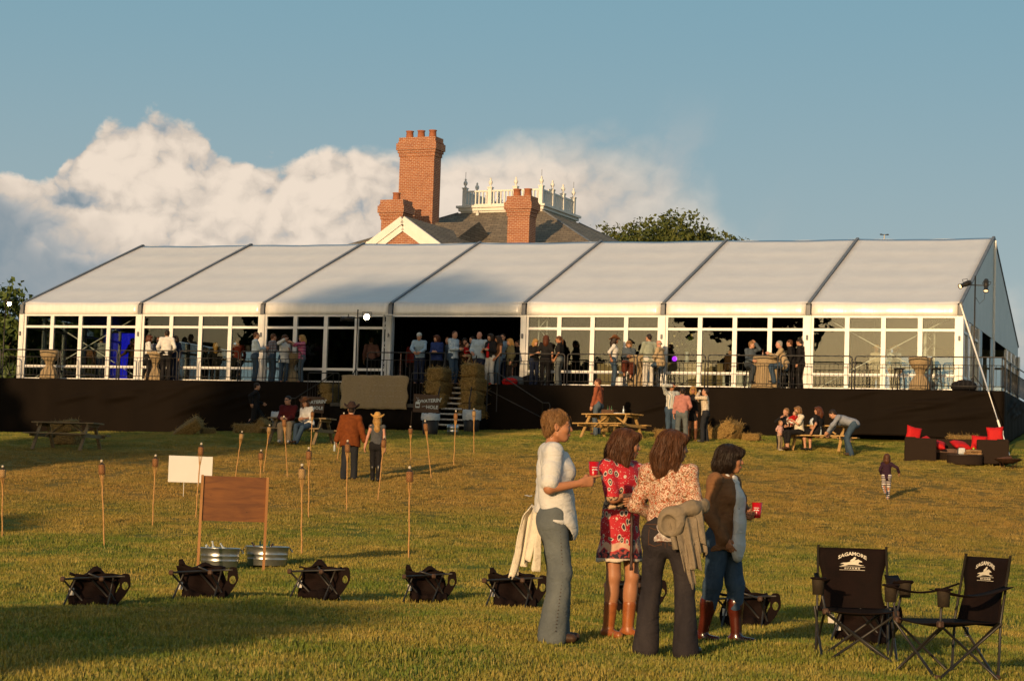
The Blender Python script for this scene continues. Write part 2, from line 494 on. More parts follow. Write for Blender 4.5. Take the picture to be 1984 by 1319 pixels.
# ------------------------------------------------------------------ tent
FAB = mat('roof_vinyl', (.64, .65, .67), .55, (.60, .61, .635), 1.5, bump=.12, bscale=3, spec=.3)
VAL = mat('valance_vinyl', (.80, .78, .74), .25, (.74, .72, .68), 2.5, bump=.35, bscale=5, spec=.6, stretch=(3, 3, .5))
ALU = mat('white_aluminium', (.80, .79, .76), .35, (.74, .73, .70), 3, spec=.5)
RIB = mat('rib_grey', (.16, .17, .19), .5, (.12, .13, .15), 3)
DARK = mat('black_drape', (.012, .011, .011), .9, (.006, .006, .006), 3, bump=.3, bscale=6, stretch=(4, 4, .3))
BLK = mat('black_metal', (.018, .017, .016), .45, (.028, .024, .02), 9, spec=.4)
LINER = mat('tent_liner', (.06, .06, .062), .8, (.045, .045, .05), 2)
def glass_mat():
    m = bpy.data.materials.new('window_glass'); m.use_nodes = True; n = m.node_tree.nodes; n.clear(); q = NT(m.node_tree)
    fr = q.node('ShaderNodeFresnel'); fr.inputs['IOR'].default_value = 1.52
    gl = q.node('ShaderNodeBsdfGlossy'); gl.inputs['Roughness'].default_value = .004; gl.inputs['Color'].default_value = (1, 1, 1, 1)
    tr = q.node('ShaderNodeBsdfTransparent'); tr.inputs['Color'].default_value = (.80, .84, .82, 1)
    vec = q.node('ShaderNodeTexCoord').outputs['Object']
    bn = q.node('ShaderNodeBump'); bn.inputs['Strength'].default_value = .04; bn.inputs['Distance'].default_value = .02
    q.put(bn.inputs['Height'], q.noise(vec, 1.3, 2, .5)); q.l.new(bn.outputs[0], gl.inputs['Normal'])
    mx = q.node('ShaderNodeMixShader')
    q.put(mx.inputs[0], q.math('MULTIPLY', fr.outputs[0], .85, clamp=True)); q.l.new(tr.outputs[0], mx.inputs[1]); q.l.new(gl.outputs[0], mx.inputs[2])
    o = q.node('ShaderNodeOutputMaterial'); q.l.new(mx.outputs[0], o.inputs[0])
    MATS['glass'] = m
    return m
GLASS = glass_mat()
tent = thing('event_tent', 'long white clear span event tent with glass walls on a raised black skirted platform', 'tent', T(0, 0, 0), YAW_T)
HV = TW / 2
def LP(s, v, z): return Vector((s, v, z))                # tent-local point: x along the front, y to the back
def roof_z(v): return EAVE_Z + RISE * (1 - abs(v - HV) / HV)
rg = random.Random(3)
for i in range(NB):
    for side in (0, 1):
        rows = []
        n1, n2 = 17, 31
        ph = rg.uniform(0, 6)
        for a in range(n1):
            s = i * BAY + .06 + (BAY - .12) * a / (n1 - 1); row = []
            for k in range(n2):
                f_ = k / (n2 - 1)
                v = f_ * HV if side == 0 else TW - f_ * HV
                e = math.sin(math.pi * a / (n1 - 1))
                # cross purlins every fifth of the slope, the cloth sags a little between them
                sag = .034 * abs(math.sin(math.pi * 5 * f_)) * e ** .5 + .03 * e
                row.append(LP(s, v, EAVE_Z + RISE * f_ - sag + .006 * math.sin(9 * f_ + ph + a * .9)))
            rows.append(row if side == 0 else row[::-1])
        MB().sheet(rows, .012).build('roof_panel', FAB, tent)
        # underside lining
    # front valance: vinyl band hung from the eave, slightly drawn between the posts
    rows = []
    for a in range(25):
        s = i * BAY + .10 + (BAY - .20) * a / 24
        w_ = .010 * math.sin(a * 2.1 + i) * math.sin(a * .9 + 2 * i)
        rows.append([LP(s, -.015 + w_, EAVE_Z - .01), LP(s, -.05 + w_ * 1.5, EAVE_Z - .15), LP(s, -.06 + w_ * 1.2, EAVE_Z - .30), LP(s, -.055, EAVE_Z - .42)])
    MB().sheet(rows, .012).build('valance', VAL, tent)
    MB().box((i * BAY + BAY / 2, -.02, EAVE_Z - .455), (BAY - .20, .10, .06)).build('eave_beam', ALU, tent)
    MB().box((i * BAY + BAY / 2, TW, EAVE_Z - .2), (BAY - .2, .1, .4)).build('valance', VAL, tent)
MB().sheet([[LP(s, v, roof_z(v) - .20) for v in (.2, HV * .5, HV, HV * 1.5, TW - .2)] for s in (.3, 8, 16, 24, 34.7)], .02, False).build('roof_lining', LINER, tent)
for i in range(NB + 1):
    s = i * BAY
    mb = MB()
    mb.beam(LP(s, -.04, EAVE_Z + .0), LP(s, HV, EAVE_Z + RISE + .03), .095, .07).beam(LP(s, HV, EAVE_Z + RISE + .03), LP(s, TW, EAVE_Z), .095, .07)
    mb.build('rib', RIB, tent)
    for v in (0, TW):
        c = MB().box((s, v, (DECK_Z + EAVE_Z - .40) / 2 + .002), (.19, .22, EAVE_Z - .42 - DECK_Z))
        col = c.build('column', ALU, tent)
        if v == 0:
            MB().box((s, -.07, EAVE_Z - .24), (.14, .15, .36)).build('bracket', RIB, col)
            MB().box((s - .02, -.135, DECK_Z + 1.75), (.07, .05, .16), bev=.01).build('buckle', RIB, col)
            MB().box((s + .04, -.114, DECK_Z + 1.3), (.03, .008, 2.2)).build('strap', ALU, col)
# ------ window walls
def pane_wall(parent, s0, s1, P, M=None, n=4, low=.55, high=1.98, top=None, mats=True, inner=False):
    """glazed wall between two posts: P(s, z) gives the point, n lights wide"""
    top = top or (EAVE_Z - .44)
    wd = (s1 - s0) / n
    for k in range(n + 1):
        s = s0 + k * wd
        if 0 < k < n:
            MB().box(P(s, (DECK_Z + top) / 2), (.15, .12, top - DECK_Z - .01), M).build('mullion', ALU, parent)
        elif k in (0, n):
            MB().box(P(s + (.04 if k == 0 else -.04), (DECK_Z + top) / 2), (.08, .10, top - DECK_Z - .01), M).build('mullion', ALU, parent)
    for k in range(n):
        a, b = s0 + k * wd + .078, s0 + (k + 1) * wd - .078
        cx = (a + b) / 2
        for z, h in ((DECK_Z + .53, .09), (DECK_Z + 2.02, .085), (DECK_Z + .05, .10)):
            MB().box(P(cx, z), (b - a, .08, h), M).build('transom', ALU, parent)
        for z0, z1 in ((DECK_Z + .10, DECK_Z + .485), (DECK_Z + .575, DECK_Z + 1.977), (DECK_Z + 2.063, top - .003)):
            MB().box(P(cx, (z0 + z1) / 2), (b - a, .012, z1 - z0), M).build('pane', GLASS, parent)
for i in range(NB):
    if i == 3: continue                                   # the open entrance bay
    ww = MB().box((i * BAY + BAY / 2, .0, DECK_Z - .012), (BAY - .3, .10, .022)).build('window_wall', ALU, tent)
    pane_wall(ww, i * BAY + .10, (i + 1) * BAY - .10, lambda s, z: (s, .0, z))
# rear wall: glass in the end bays, black drape between
for i in (0, 6):
    ww = MB().box((i * BAY + BAY / 2, TW, DECK_Z - .012), (BAY - .3, .10, .022)).build('window_wall', ALU, tent)
    pane_wall(ww, i * BAY + .10, (i + 1) * BAY - .10, lambda s, z: (s, TW, z))
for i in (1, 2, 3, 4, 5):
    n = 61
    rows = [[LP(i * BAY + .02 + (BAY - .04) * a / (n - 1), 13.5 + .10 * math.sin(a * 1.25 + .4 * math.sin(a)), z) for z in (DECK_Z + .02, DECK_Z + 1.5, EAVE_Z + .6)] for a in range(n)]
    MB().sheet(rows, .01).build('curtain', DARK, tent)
# ends
GAB = mat('gable_vinyl', (.62, .66, .67), .45, (.55, .60, .61), 1.2, bump=.15, bscale=4)
for s in (0.0, NB * BAY):
    mb = MB()
    vs = [(s, 0.1, EAVE_Z - .42), (s, TW - .1, EAVE_Z - .42), (s, TW - .1, EAVE_Z - .03), (s, HV, EAVE_Z + RISE - .06), (s, .1, EAVE_Z - .03)]
    off = .02 if s > 0 else -.02
    vs2 = [(x + off, y, z) for x, y, z in vs]
    mb.add(vs + vs2, [(0, 1, 2, 3, 4), (9, 8, 7, 6, 5)] + [(k, 5 + k, 5 + (k + 1) % 5, (k + 1) % 5) for k in range(5)])
    mb.build('gable_panel', GAB, tent)
    MB().box((s + (.06 if s > 0 else -.06), HV, (DECK_Z + EAVE_Z + RISE) / 2), (.07, .10, EAVE_Z + RISE - DECK_Z - .2)).build('gable_post', ALU, tent)
    RZ = Matrix.Rotation(R(90), 4, 'Z')
    nb = 4
    for k in range(nb):
        a, b_ = .12 + (TW - .24) * k / nb, .12 + (TW - .24) * (k + 1) / nb
        if s > 0 and k in (1, 2):
            if k == 1:
                for dd in (a + .5, b_ - .6):
                    rows = [[LP(s + .05 * math.sin(j * 1.7), dd + .5 * j / 8, z) for z in (DECK_Z + .02, DECK_Z + 1.2, EAVE_Z - .45)] for j in range(9)]
                    MB().sheet(rows, .01).build('curtain', GAB, tent)
            continue
        ww = MB().box((s, (a + b_) / 2, DECK_Z - .012), (.10, b_ - a - .2, .022)).build('window_wall', ALU, tent)
        pane_wall(ww, a, b_, lambda t_, z: (t_, -s, z), RZ, n=3)
        MB().box((s, b_, (DECK_Z + EAVE_Z - .44) / 2), (.16, .16, EAVE_Z - .45 - DECK_Z)).build('column', ALU, tent)
# cross bracing cables inside the end bays
for s0 in (0.2, 30.2):
    mb = MB()
    for a, b_ in (((s0, .6, EAVE_Z - .3), (s0 + 4.6, .6, DECK_Z + .1)), ((s0, .6, DECK_Z + .1), (s0 + 4.6, .6, EAVE_Z - .3))):
        mb.tube([a, b_], .018, 6)
    mb.build('brace_cable', ALU, tent)

# ------------------------------------------------------------------ platform
CARPET = mat('platform_carpet', (.035, .033, .032), .95, (.022, .02, .02), 5, bump=.2, bscale=80)
plat = thing('platform', 'raised event platform edged with sagging black ground fabric down to the grass', 'platform', T(0, 0, 0), YAW_T)
PQ = 1.5; S0, S1 = -6.0, NB * BAY + 1.55
floor_box = MB().box(((S0 + S1) / 2, (TW + 1.5 - PQ) / 2, DECK_Z - .13), (S1 - S0, TW + 1.5 + PQ, .20)).build('floor', CARPET, plat)
m, q, b = shader('ground_fabric')
vec = q.node('ShaderNodeTexCoord').outputs['Object']
n = q.noise(q.vmath('MULTIPLY', vec, (1, 1, .35)), .9, 4, .6)
q.put(b.inputs['Base Color'], q.mix(n, (.0050, .0036, .0026), (.0120, .0080, .0050)))
b.inputs['Roughness'].default_value = .75; b.inputs['Specular IOR Level'].default_value = .06
bn = q.node('ShaderNodeBump'); bn.inputs['Strength'].default_value = .45; bn.inputs['Distance'].default_value = .03
q.put(bn.inputs['Height'], q.noise(q.vmath('MULTIPLY', vec, (.5, .5, 1.8)), 2.2, 5, .6, 1.0)); q.l.new(bn.outputs[0], b.inputs['Normal'])
SKIRT = m
def skirt(p0, p1, gap, name='skirt', seed=0, nrm=(0, -1)):
    """cloth from the platform edge to the grass between two tent-local points"""
    L = (Vector(p1) - Vector(p0)).length; n = int(L / .14); m_ = 25; rows = []
    r_ = random.Random(seed)
    folds = [(r_.uniform(0, L), r_.uniform(.3, 1.5), r_.uniform(1.6, 3.2), r_.uniform(.05, .11), r_.uniform(.10, .35)) for _ in range(int(L * .9))]
    for a in range(n + 1):
        d = L * a / n; p = Vector(p0).lerp(Vector(p1), a / n)
        wp = T(p.x, p.y, 0); gz = g(wp.x, wp.y) + gap(d)
        row = []
        for k in range(m_):
            f_ = k / (m_ - 1); z = DECK_Z - .02 + (gz - DECK_Z + .02) * f_
            off = .02 * math.sin(d * 2.3 + f_ * 2) + .012 * math.sin(d * 6.1 - f_ * 3)
            for c0, zz, ln, am, sl in folds:           # long diagonal creases
                e = (d - c0) / ln
                if 0 < e < 1:
                    zl = f_ * 1.9 - zz + e * ln * sl
                    off += am * 1.5 * math.sin(math.pi * e) * math.exp(-(zl / .07) ** 2)
            off *= math.sin(math.pi * min(1, f_ * 1.6 + .02)) * .5 + .5
            if f_ == 0: off = 0
            row.append((p.x + nrm[0] * off, p.y + nrm[1] * off, z))
        rows.append(row)
    return MB().sheet(rows, .012).build(name, SKIRT, plat)
def gapf(d): return -.06 + .02 * math.sin(d * 1.3) + (.24 if d > 35.5 + 1 else 0) * min(1, (d - 36.5) / 1.5)
skirt((S0, -PQ - .02, 0), (S1, -PQ - .02, 0), gapf, seed=4)
skirt((S1 + .02, -PQ, 0), (S1 + .02, TW + 1.4, 0), lambda d: .05, seed=9, nrm=(1, 0))
skirt((S0 - .02, -PQ, 0), (S0 - .02, TW + 1.4, 0), lambda d: -.1, seed=10, nrm=(-1, 0)); skirt((S0, TW + 1.52, 0), (S1, TW + 1.52, 0), lambda d: -.1, seed=11, nrm=(0, 1))  # left end and rear skirts, out of view, added to darken the space underneath
for s in np.arange(S0 + 1, S1 + .1, 2.42):
    wp = T(s, -PQ + .12, 0); gz = g(wp.x, wp.y)
    MB().tube([(s, -PQ + .14, gz - .1), (s, -PQ + .14, DECK_Z - .24)], .024, 6).build('scaffold_leg', ALU, plat)

# ------------------------------------------------------------------ railing panels
PW, PH = 2.34, 1.07
def rail_mesh():
    r = .09; pts = []
    for cx, sg in ((-PW / 2, -1), (PW / 2, 1)):
        a0 = [(R(180) - R(90) * k / 5) for k in range(6)] if sg < 0 else [(R(90) - R(90) * k / 5) for k in range(6)]
        c = (cx + r * (-sg), PH - r)
        arc = [(c[0] + r * math.cos(a), 0, c[1] + r * math.sin(a)) for a in a0]
        pts += ([(cx, 0, .0)] + arc) if sg < 0 else (arc + [(cx, 0, .0)])
    f = MB().tube(pts, .021, 8)
    f.tube([(-PW / 2, 0, .14), (PW / 2, 0, .14)], .016, 6).tube([(-PW / 2, 0, PH - .26), (PW / 2, 0, PH - .26)], .013, 6)
    return f.mesh('frame'), MB().tube([(0, 0, .14), (0, 0, PH - .26)], .0085, 6).mesh('bar')
FR_ME, BAR_ME = rail_mesh()
FR_ME.materials.append(BLK); BAR_ME.materials.append(BLK)
def rail(p, rz, label, scale=1.0, group='railing panels round the platform', nb=15):
    o = thing('railing_panel', label, 'railing', p, rz, group)
    o.scale = (scale, 1, 1)
    link('frame', FR_ME, o)
    for k in range(nb):
        b_ = link('bar', BAR_ME, o); b_.location = (-PW / 2 + PW * (k + 1) / (nb + 1), 0, 0)
    return o
RL = ['at the leafy end before the lamp stand', 'left of the lone tied table', 'in front of the lone tied table', 'in front of the blue screen', 'in front of the man in the white shirt', 'in front of the dim inner figures', 'in front of the man clapping',
      'beside the banner under the dazzling lamp', 'in front of the women in black tees', 'left of the woman in the brown hat', 'in front of the seated woman in denim', 'in front of the flowers behind glass', 'in front of the straight draped table', 'left of the two empty stools', 'at the corner under the spotlights']
for s, lb in zip([-3.6, -1.16, 1.28, 3.72, 6.16, 8.6, 11.04, 15.92, 20.8, 23.24, 25.68, 28.12, 30.56, 33.0, 35.44], RL):
    rail(T(s, -PQ + .06, DECK_Z - .028), YAW_T, 'black railing panel ' + lb)
for k in range(7):
    rail(T(S1 - .06, -PQ + 1.35 + 2.44 * k, DECK_Z - .028), YAW_T + R(90), 'black railing panel along the open side of the platform', group='railing panels along the platform end', nb=11)
# ------------------------------------------------------------------ house behind the tent
def brick_mat():
    m, q, b = shader('red_brick')
    vec = q.node('ShaderNodeTexCoord').outputs['Object']
    x, y, z = q.sep(vec)
    nrm = q.sep(q.node('ShaderNodeNewGeometry').outputs['Normal'])
    v2 = q.comb(q.math('ADD', x, y), z, 0)
    br = q.node('ShaderNodeTexBrick'); q.put(br.inputs['Vector'], v2)
    br.inputs['Scale'].default_value = 1.0; br.inputs['Brick Width'].default_value = .23; br.inputs['Row Height'].default_value = .085
    br.inputs['Mortar Size'].default_value = .0085; br.inputs['Mortar Smooth'].default_value = .2
    br.inputs['Color1'].default_value = (.27, .085, .035, 1); br.inputs['Color2'].default_value = (.34, .125, .05, 1); br.inputs['Mortar'].default_value = (.55, .42, .32, 1)
    n = q.noise(vec, 3, 4, .6)
    q.put(b.inputs['Base Color'], q.mix(q.smooth(n, .35, .75, 0, .35), br.outputs[0], (.20, .075, .035)))
    b.inputs['Roughness'].default_value = .9
    bn = q.node('ShaderNodeBump'); bn.inputs['Strength'].default_value = .6; bn.inputs['Distance'].default_value = .01; bn.invert = True
    q.put(bn.inputs['Height'], br.outputs['Fac']); q.l.new(bn.outputs[0], b.inputs['Normal'])
    return m
def shingle_mat():
    m, q, b = shader('slate_shingle')
    vec = q.node('ShaderNodeTexCoord').outputs['Object']
    x, y, z = q.sep(vec)
    v2 = q.comb(q.math('MULTIPLY_ADD', y, .35, x), q.math('MULTIPLY', z, 1.0), 0)
    br = q.node('ShaderNodeTexBrick'); q.put(br.inputs['Vector'], v2)
    br.inputs['Scale'].default_value = 1.0; br.inputs['Brick Width'].default_value = .34; br.inputs['Row Height'].default_value = .125
    br.inputs['Mortar Size'].default_value = .012; br.inputs['Mortar Smooth'].default_value = .6
    br.inputs['Color1'].default_value = (.150, .118, .080, 1); br.inputs['Color2'].default_value = (.235, .185, .125, 1); br.inputs['Mortar'].default_value = (.05, .04, .03, 1)
    q.put(b.inputs['Base Color'], br.outputs[0]); b.inputs['Roughness'].default_value = .85
    bn = q.node('ShaderNodeBump'); bn.inputs['Strength'].default_value = .8; bn.inputs['Distance'].default_value = .02; bn.invert = True
    q.put(bn.inputs['Height'], br.outputs['Fac']); q.l.new(bn.outputs[0], b.inputs['Normal'])
    return m
BRICK, SHING = brick_mat(), shingle_mat()
TRIM = mat('painted_trim', (.74, .72, .67), .5, (.68, .66, .6), 2)
TERRA = mat('terracotta', (.36, .13, .06), .8, (.28, .10, .05), 5)
HY = .42
hu = Vector((math.cos(HY), -math.sin(HY), 0)); hv = Vector((math.sin(HY), math.cos(HY), 0))
HC = at(1048, 396, 110)                                    # near right corner of the roof walk
WS = 4.3
house = thing('brick_house', 'red brick house with tall chimneys and a white balustraded roof walk behind the tent', 'house', (HC.x, HC.y, 0), -HY)
Z0 = HC.z
def hl(px, py, y):
    """house-local coordinates of a point seen at a pixel"""
    p = at(px, py, y) - Vector((HC.x, HC.y, 0))
    return Vector((p.dot(hu), p.dot(hv), p.z))
# roof: frustum below the walk
E_, DROP = 7.2, 3.5
mb = MB()
a = [(-WS, 0), (0, 0), (0, WS), (-WS, WS)]; sg = [(-1, -1), (1, -1), (1, 1), (-1, 1)]
up_ = [(x + .25 * p, y + .25 * q_, Z0 - .38) for (x, y), (p, q_) in zip(a, sg)]
lo_ = [(x + E_ * p, y + E_ * q_, Z0 - .38 - DROP) for (x, y), (p, q_) in zip(a, sg)]
mb.add(up_ + lo_, [(0, 1, 5, 4), (1, 2, 6, 5), (2, 3, 7, 6), (3, 0, 4, 7), (0, 3, 2, 1), (4, 5, 6, 7)])
roof = mb.build('roof', SHING, house)
mb = MB()
for k in range(4): mb.tube([Vector(up_[k]) + K * .01, Vector(lo_[k]) + K * .01], .05, 6)
mb.build('hip_cap', RIB, roof)
MB().box((-WS / 2, WS / 2, Z0 - .38 - DROP - .25), (WS + 2 * E_ - .1, WS + 2 * E_ - .1, .48)).build('cornice', TRIM, house)
MB().box((-WS / 2, WS / 2, (Z0 - .38 - DROP - .5) / 2 - 1), (WS + 2 * E_ - 1.6, WS + 2 * E_ - 1.6, Z0 - .38 - DROP + 1.4)).build('wall', BRICK, house)
walk = MB().box((-WS / 2, WS / 2, Z0 - .06), (WS + .7, WS + .7, .12)).box((-WS / 2, WS / 2, Z0 - .20), (WS + .5, WS + .5, .155)).box((-WS / 2, WS / 2, Z0 - .34), (WS + .3, WS + .3, .12)).build('roof_walk', TRIM, house)
# balustrade: posts with urn finials, rails and balusters
urn = MB().lathe([(.10, 0), (.10, .04), (.05, .08), (.045, .12), (.11, .22), (.13, .32), (.11, .40), (.055, .46), (.05, .50), (.07, .53), (.055, .58), (.0, .66)], 12).mesh('finial')
urn.materials.append(TRIM)
def post(x, y):
    p = MB().box((x, y, Z0 + .46), (.22, .22, .92)).box((x, y, Z0 + .945), (.28, .28, .05)).build('post', TRIM, walk)
    f_ = link('finial', urn, walk); f_.location = (x, y, Z0 + .97); f_.scale = (.85, .85, .78)
bal_me = MB().box((0, 0, .40), (.065, .065, .66)).mesh('baluster'); bal_me.materials.append(TRIM)
for (x0, y0), (x1, y1) in (((-WS, 0), (0, 0)), ((0, 0), (0, WS)), ((0, WS), (-WS, WS)), ((-WS, WS), (-WS, 0))):
    A_, B_ = Vector((x0, y0, 0)), Vector((x1, y1, 0))
    for k in range(3):
        p, r_ = A_.lerp(B_, k / 3), A_.lerp(B_, (k + 1) / 3)
        post(p.x, p.y)
        d = (r_ - p).normalized(); p2, r2 = p + d * .115, r_ - d * .115
        MB().beam(p2 + K * (Z0 + .77), r2 + K * (Z0 + .77), .10, .08).build('rail', TRIM, walk)
        MB().beam(p2 + K * (Z0 + .06), r2 + K * (Z0 + .06), .10, .08).build('rail', TRIM, walk)
        for j in range(6):
            o = link('baluster', bal_me, walk); w_ = p2.lerp(r2, (j + .5) / 6); o.location = (w_.x, w_.y, Z0 + .01)
for x, y in ((0, 0), (-WS, 0), (0, WS)):
    MB().tube([(x, y, Z0 + 1.46), (x, y, Z0 + 1.8)], .012, 5).build('lightning_rod', RIB, walk)
MB().tube([(-WS + 1.0, -.55, Z0 - .75), (-WS + 1.0, -.55, Z0 - .30)], .09, 10).build('vent_pipe', TRIM, roof)
def chimney(px0, px1, side, pytop, y, zbot, npots, w_):
    """front face from px0 to px1, side face to px0+side"""
    p0, p1 = hl(px0, pytop, y), hl(px1, pytop, y)
    # front face along local x
    W_ = (at(px1, 400, y) - at(px0, 400, y)).length / math.cos(HY) * 1.0
    D_ = w_; x0 = p0.x; y0 = p0.y; zt = p0.z
    c = (x0 + W_ / 2, y0 + D_ / 2)
    mb = MB()
    mb.box((c[0], c[1], (zt - .95 + zbot) / 2), (W_, D_, zt - .95 - zbot))
    mb.box((c[0], c[1], zt - .86), (W_ + .08, D_ + .08, .18)).box((c[0], c[1], zt - .70), (W_ + .18, D_ + .18, .14)).box((c[0], c[1], zt - .46), (W_ + .30, D_ + .30, .34))
    mb.box((c[0], c[1], zt - .25), (W_ + .18, D_ + .18, .08)).box((c[0], c[1], zt - .10), (W_ + .12, D_ + .12, .22))
    o = mb.build('chimney', BRICK, house)
    for k in range(npots):
        M_ = Matrix.Translation((x0 + W_ * (k + .5) / npots, c[1], zt + .005))
        MB().lathe([(.20, 0), (.19, .1), (.17, .34), (.205, .36), (.205, .40), (.15, .40), (.14, .2), (0, .2)], 14, M_).build('chimney_pot', TERRA, o)
    return o
chimney(776, 844, 13, 268, 107.5, Z0 - 5, 3, .78)
chimney(985, 1027, 12, 381, 103.5, Z0 - 5, 2, .78)
chimney(740, 781, 14, 388, 104.5, Z0 - 5, 1, .9)
# front gable with white rake boards
gy = 100.5
ap, lf, rt = hl(783, 418, gy), hl(705, 482, gy), hl(861, 482, gy)
gx, gfy = ap.x, ap.y
hw = 3.3; dz = hw * .68
A1_, L1_, R1_ = Vector((gx, gfy, ap.z)), Vector((gx - hw, gfy, ap.z - dz)), Vector((gx + hw, gfy, ap.z - dz))
mb = MB(); back = 9.0
mb.add([A1_, L1_, R1_, A1_ + Vector((0, back, 0)), L1_ + Vector((0, back, 0)), R1_ + Vector((0, back, 0))], [(0, 2, 5, 3), (1, 0, 3, 4), (3, 5, 4), (1, 4, 5, 2), (0, 1, 2)])
gr_ = mb.build('gable_roof', SHING, house)
mb = MB()
for e, w1 in ((L1_, 0), (R1_, 0)):
    d = (e - A1_).normalized()
    mb.beam(A1_ + Vector((0, -.10, -.20)), e + Vector((0, -.10, -.20)), .18, .34)
    mb.beam(A1_ + Vector((0, -.05, -.55)), e + Vector((0, -.05, -.55)), .12, .30)
mb.build('rake_board', TRIM, house)
mb = MB()
f1, f2, f3 = A1_ + Vector((0, -.02, -.5)), L1_ + Vector((.6, -.02, -.2)), R1_ + Vector((-.6, -.02, -.2))
b3 = [f1 + Vector((0, .3, 0)), f2 + Vector((0, .3, 0)), f3 + Vector((0, .3, 0))]
mb.add([f1, f2, f3] + b3, [(0, 1, 2), (5, 4, 3), (0, 3, 4, 1), (1, 4, 5, 2), (2, 5, 3, 0)])
mb.build('gable_wall', BRICK, house)
MB().box((gx, gfy + 1.0, (ap.z - dz) / 2 - 1), (2 * hw - 1.0, 1.8, ap.z - dz + 1.5)).build('wall', BRICK, house)
# lower wing roof seen left of the gable
w1 = hl(707, 466, 106)
mb = MB()
wq = lambda x, y, z: (w1.x + x, w1.y + y, w1.z + z)
mb.add([wq(0, 0, 0), wq(5, 0, 0), wq(5, 2.5, 1.15), wq(2.0, 2.5, 1.15), wq(0, 5, 0), wq(5, 5, 0)],
       [(0, 1, 2, 3), (0, 3, 4), (3, 2, 5, 4), (0, 4, 5, 1), (1, 5, 2)])
mb.build('wing_roof', SHING, house)
MB().box((w1.x + 2.5, w1.y + 2.5, w1.z - .2), (4.9, 4.9, .34)).build('cornice', TRIM, house)
MB().box((w1.x + 2.5, w1.y + 2.5, (w1.z - .4) / 2), (4.2, 4.2, w1.z - .4)).build('wall', BRICK, house)

# ------------------------------------------------------------------ trees
def leaf_mat(name, c1, c2, c3):
    m, q, b = shader(name)
    vec = q.node('ShaderNodeTexCoord').outputs['Object']
    n = q.noise(vec, .9, 3, .6); n2 = q.noise(vec, 9, 2, .5)
    c = q.mix(q.smooth(n, .35, .68), c1, c2); c = q.mix(q.smooth(n2, .55, .75, 0, .6), c, c3)
    q.put(b.inputs['Base Color'], c); b.inputs['Roughness'].default_value = .55; b.inputs['Specular IOR Level'].default_value = .25
    return m
LEAF = leaf_mat('oak_leaves', (.050, .072, .014), (.085, .095, .020), (.125, .105, .03))
LEAF2 = leaf_mat('maple_leaves', (.045, .075, .015), (.080, .110, .022), (.12, .125, .035))
BARK = mat('bark', (.075, .055, .04), .95, (.04, .03, .022), 6, bump=.8, bscale=14, stretch=(1, 1, .25))
def tree(label, base, height, crown_r, seed, leaves=9000, leaf=.24, m=None, crown_lo=.30, lobes=26, group=None, squash=1.0):
    r_ = np.random.default_rng(seed)
    o = thing('tree', label, 'tree', base, 0, group)
    ch = height * (1 - crown_lo) / 2; cz = height - ch
    # lobes of the crown and the limbs that carry them
    th = r_.uniform(0, 2 * np.pi, lobes); u = r_.uniform(-1, 1, lobes); rr = r_.uniform(.45, .82, lobes)
    ce = np.stack([np.cos(th) * np.sqrt(1 - u * u) * crown_r * rr, np.sin(th) * np.sqrt(1 - u * u) * crown_r * rr, cz + u * ch * rr * squash], 1)
    lr = crown_r * r_.uniform(.20, .36, lobes)
    mb = MB(); mb.tube([(0, 0, -.4), (.05, .03, height * .12), (-.04, .08, height * .3), (.03, .02, height * .55), (0, 0, height * .8)],
                       [height * .036, height * .026, height * .021, height * .013, height * .004], 10)
    mb.build('trunk', BARK, o)
    mb = MB()
    for k in range(lobes):
        c = ce[k]; z0 = min(max(height * .2, c[2] - crown_r * .9), height * .62)
        a = np.array([0, 0, z0]); mid = (a + c) / 2 + np.array([0, 0, .08 * height * r_.uniform(-.3, 1)])
        mb.tube([a, mid, c], [height * .009, height * .006, height * .002], 6)
    mb.build('limbs', BARK, o)
    # leaves: small folded quads through the lobes, more towards the outside
    k = r_.integers(0, lobes, leaves)
    d = r_.normal(size=(leaves, 3)); d /= np.linalg.norm(d, axis=1, keepdims=True)
    sub = r_.normal(size=(lobes * 14, 3)); sub /= np.linalg.norm(sub, axis=1, keepdims=True)
    j = r_.integers(0, 14, leaves)
    cl = ce[k] + sub[k * 14 + j] * lr[k][:, None] * .8                       # twig clumps on each lobe
    P = cl + d * (lr[k] * .42 * r_.uniform(.2, 1, leaves) ** .5)[:, None]
    n = r_.normal(size=(leaves, 3)) + d * .8; n /= np.linalg.norm(n, axis=1, keepdims=True)
    t1 = np.cross(n, r_.normal(size=(leaves, 3))); t1 /= np.linalg.norm(t1, axis=1, keepdims=True); t2 = np.cross(n, t1)
    s_ = leaf * r_.uniform(.5, 1.2, leaves)[:, None]
    Vt = np.stack([P - t1 * s_, P - t2 * s_ * .55 + n * s_ * .15, P + t1 * s_, P + t2 * s_ * .55 + n * s_ * .15], 1).reshape(-1, 3)
    Fc = np.arange(leaves * 4).reshape(-1, 4)
    link('crown', fast_mesh('crown', Vt, Fc, False), o, m or LEAF)
    return o
def tree_at(label, px, pytop, y, height, r, seed, **kw):
    p = at(px, pytop, y)
    return tree(label, (p.x, p.y, p.z - height), height, r, seed, **kw)
BT = 'trees beyond the tent'
tree_at('broad olive green tree rising over the ridge to the right of the house', 1298, 447, 128, 14, 5.7, 11, leaves=60000, leaf=.15, group=BT, lobes=150, crown_lo=.60, squash=1.0)
tree_at('small olive bush like treetop against the right slope of the house roof', 1163, 450, 120, 12, 2.0, 12, leaves=7000, leaf=.15, group=BT, lobes=14)
tree_at('thin lower treetop just right of the broad tree over the ridge', 1455, 452, 128, 12, 2.0, 13, leaves=5000, leaf=.16, group=BT, lobes=16)
tree_at('leafy tree beside the left end of the tent behind the lamp stand', 40, 566, 95, 8.5, 3.6, 14, leaves=10000, leaf=.20, m=LEAF2, group=BT, lobes=30, crown_lo=.12)
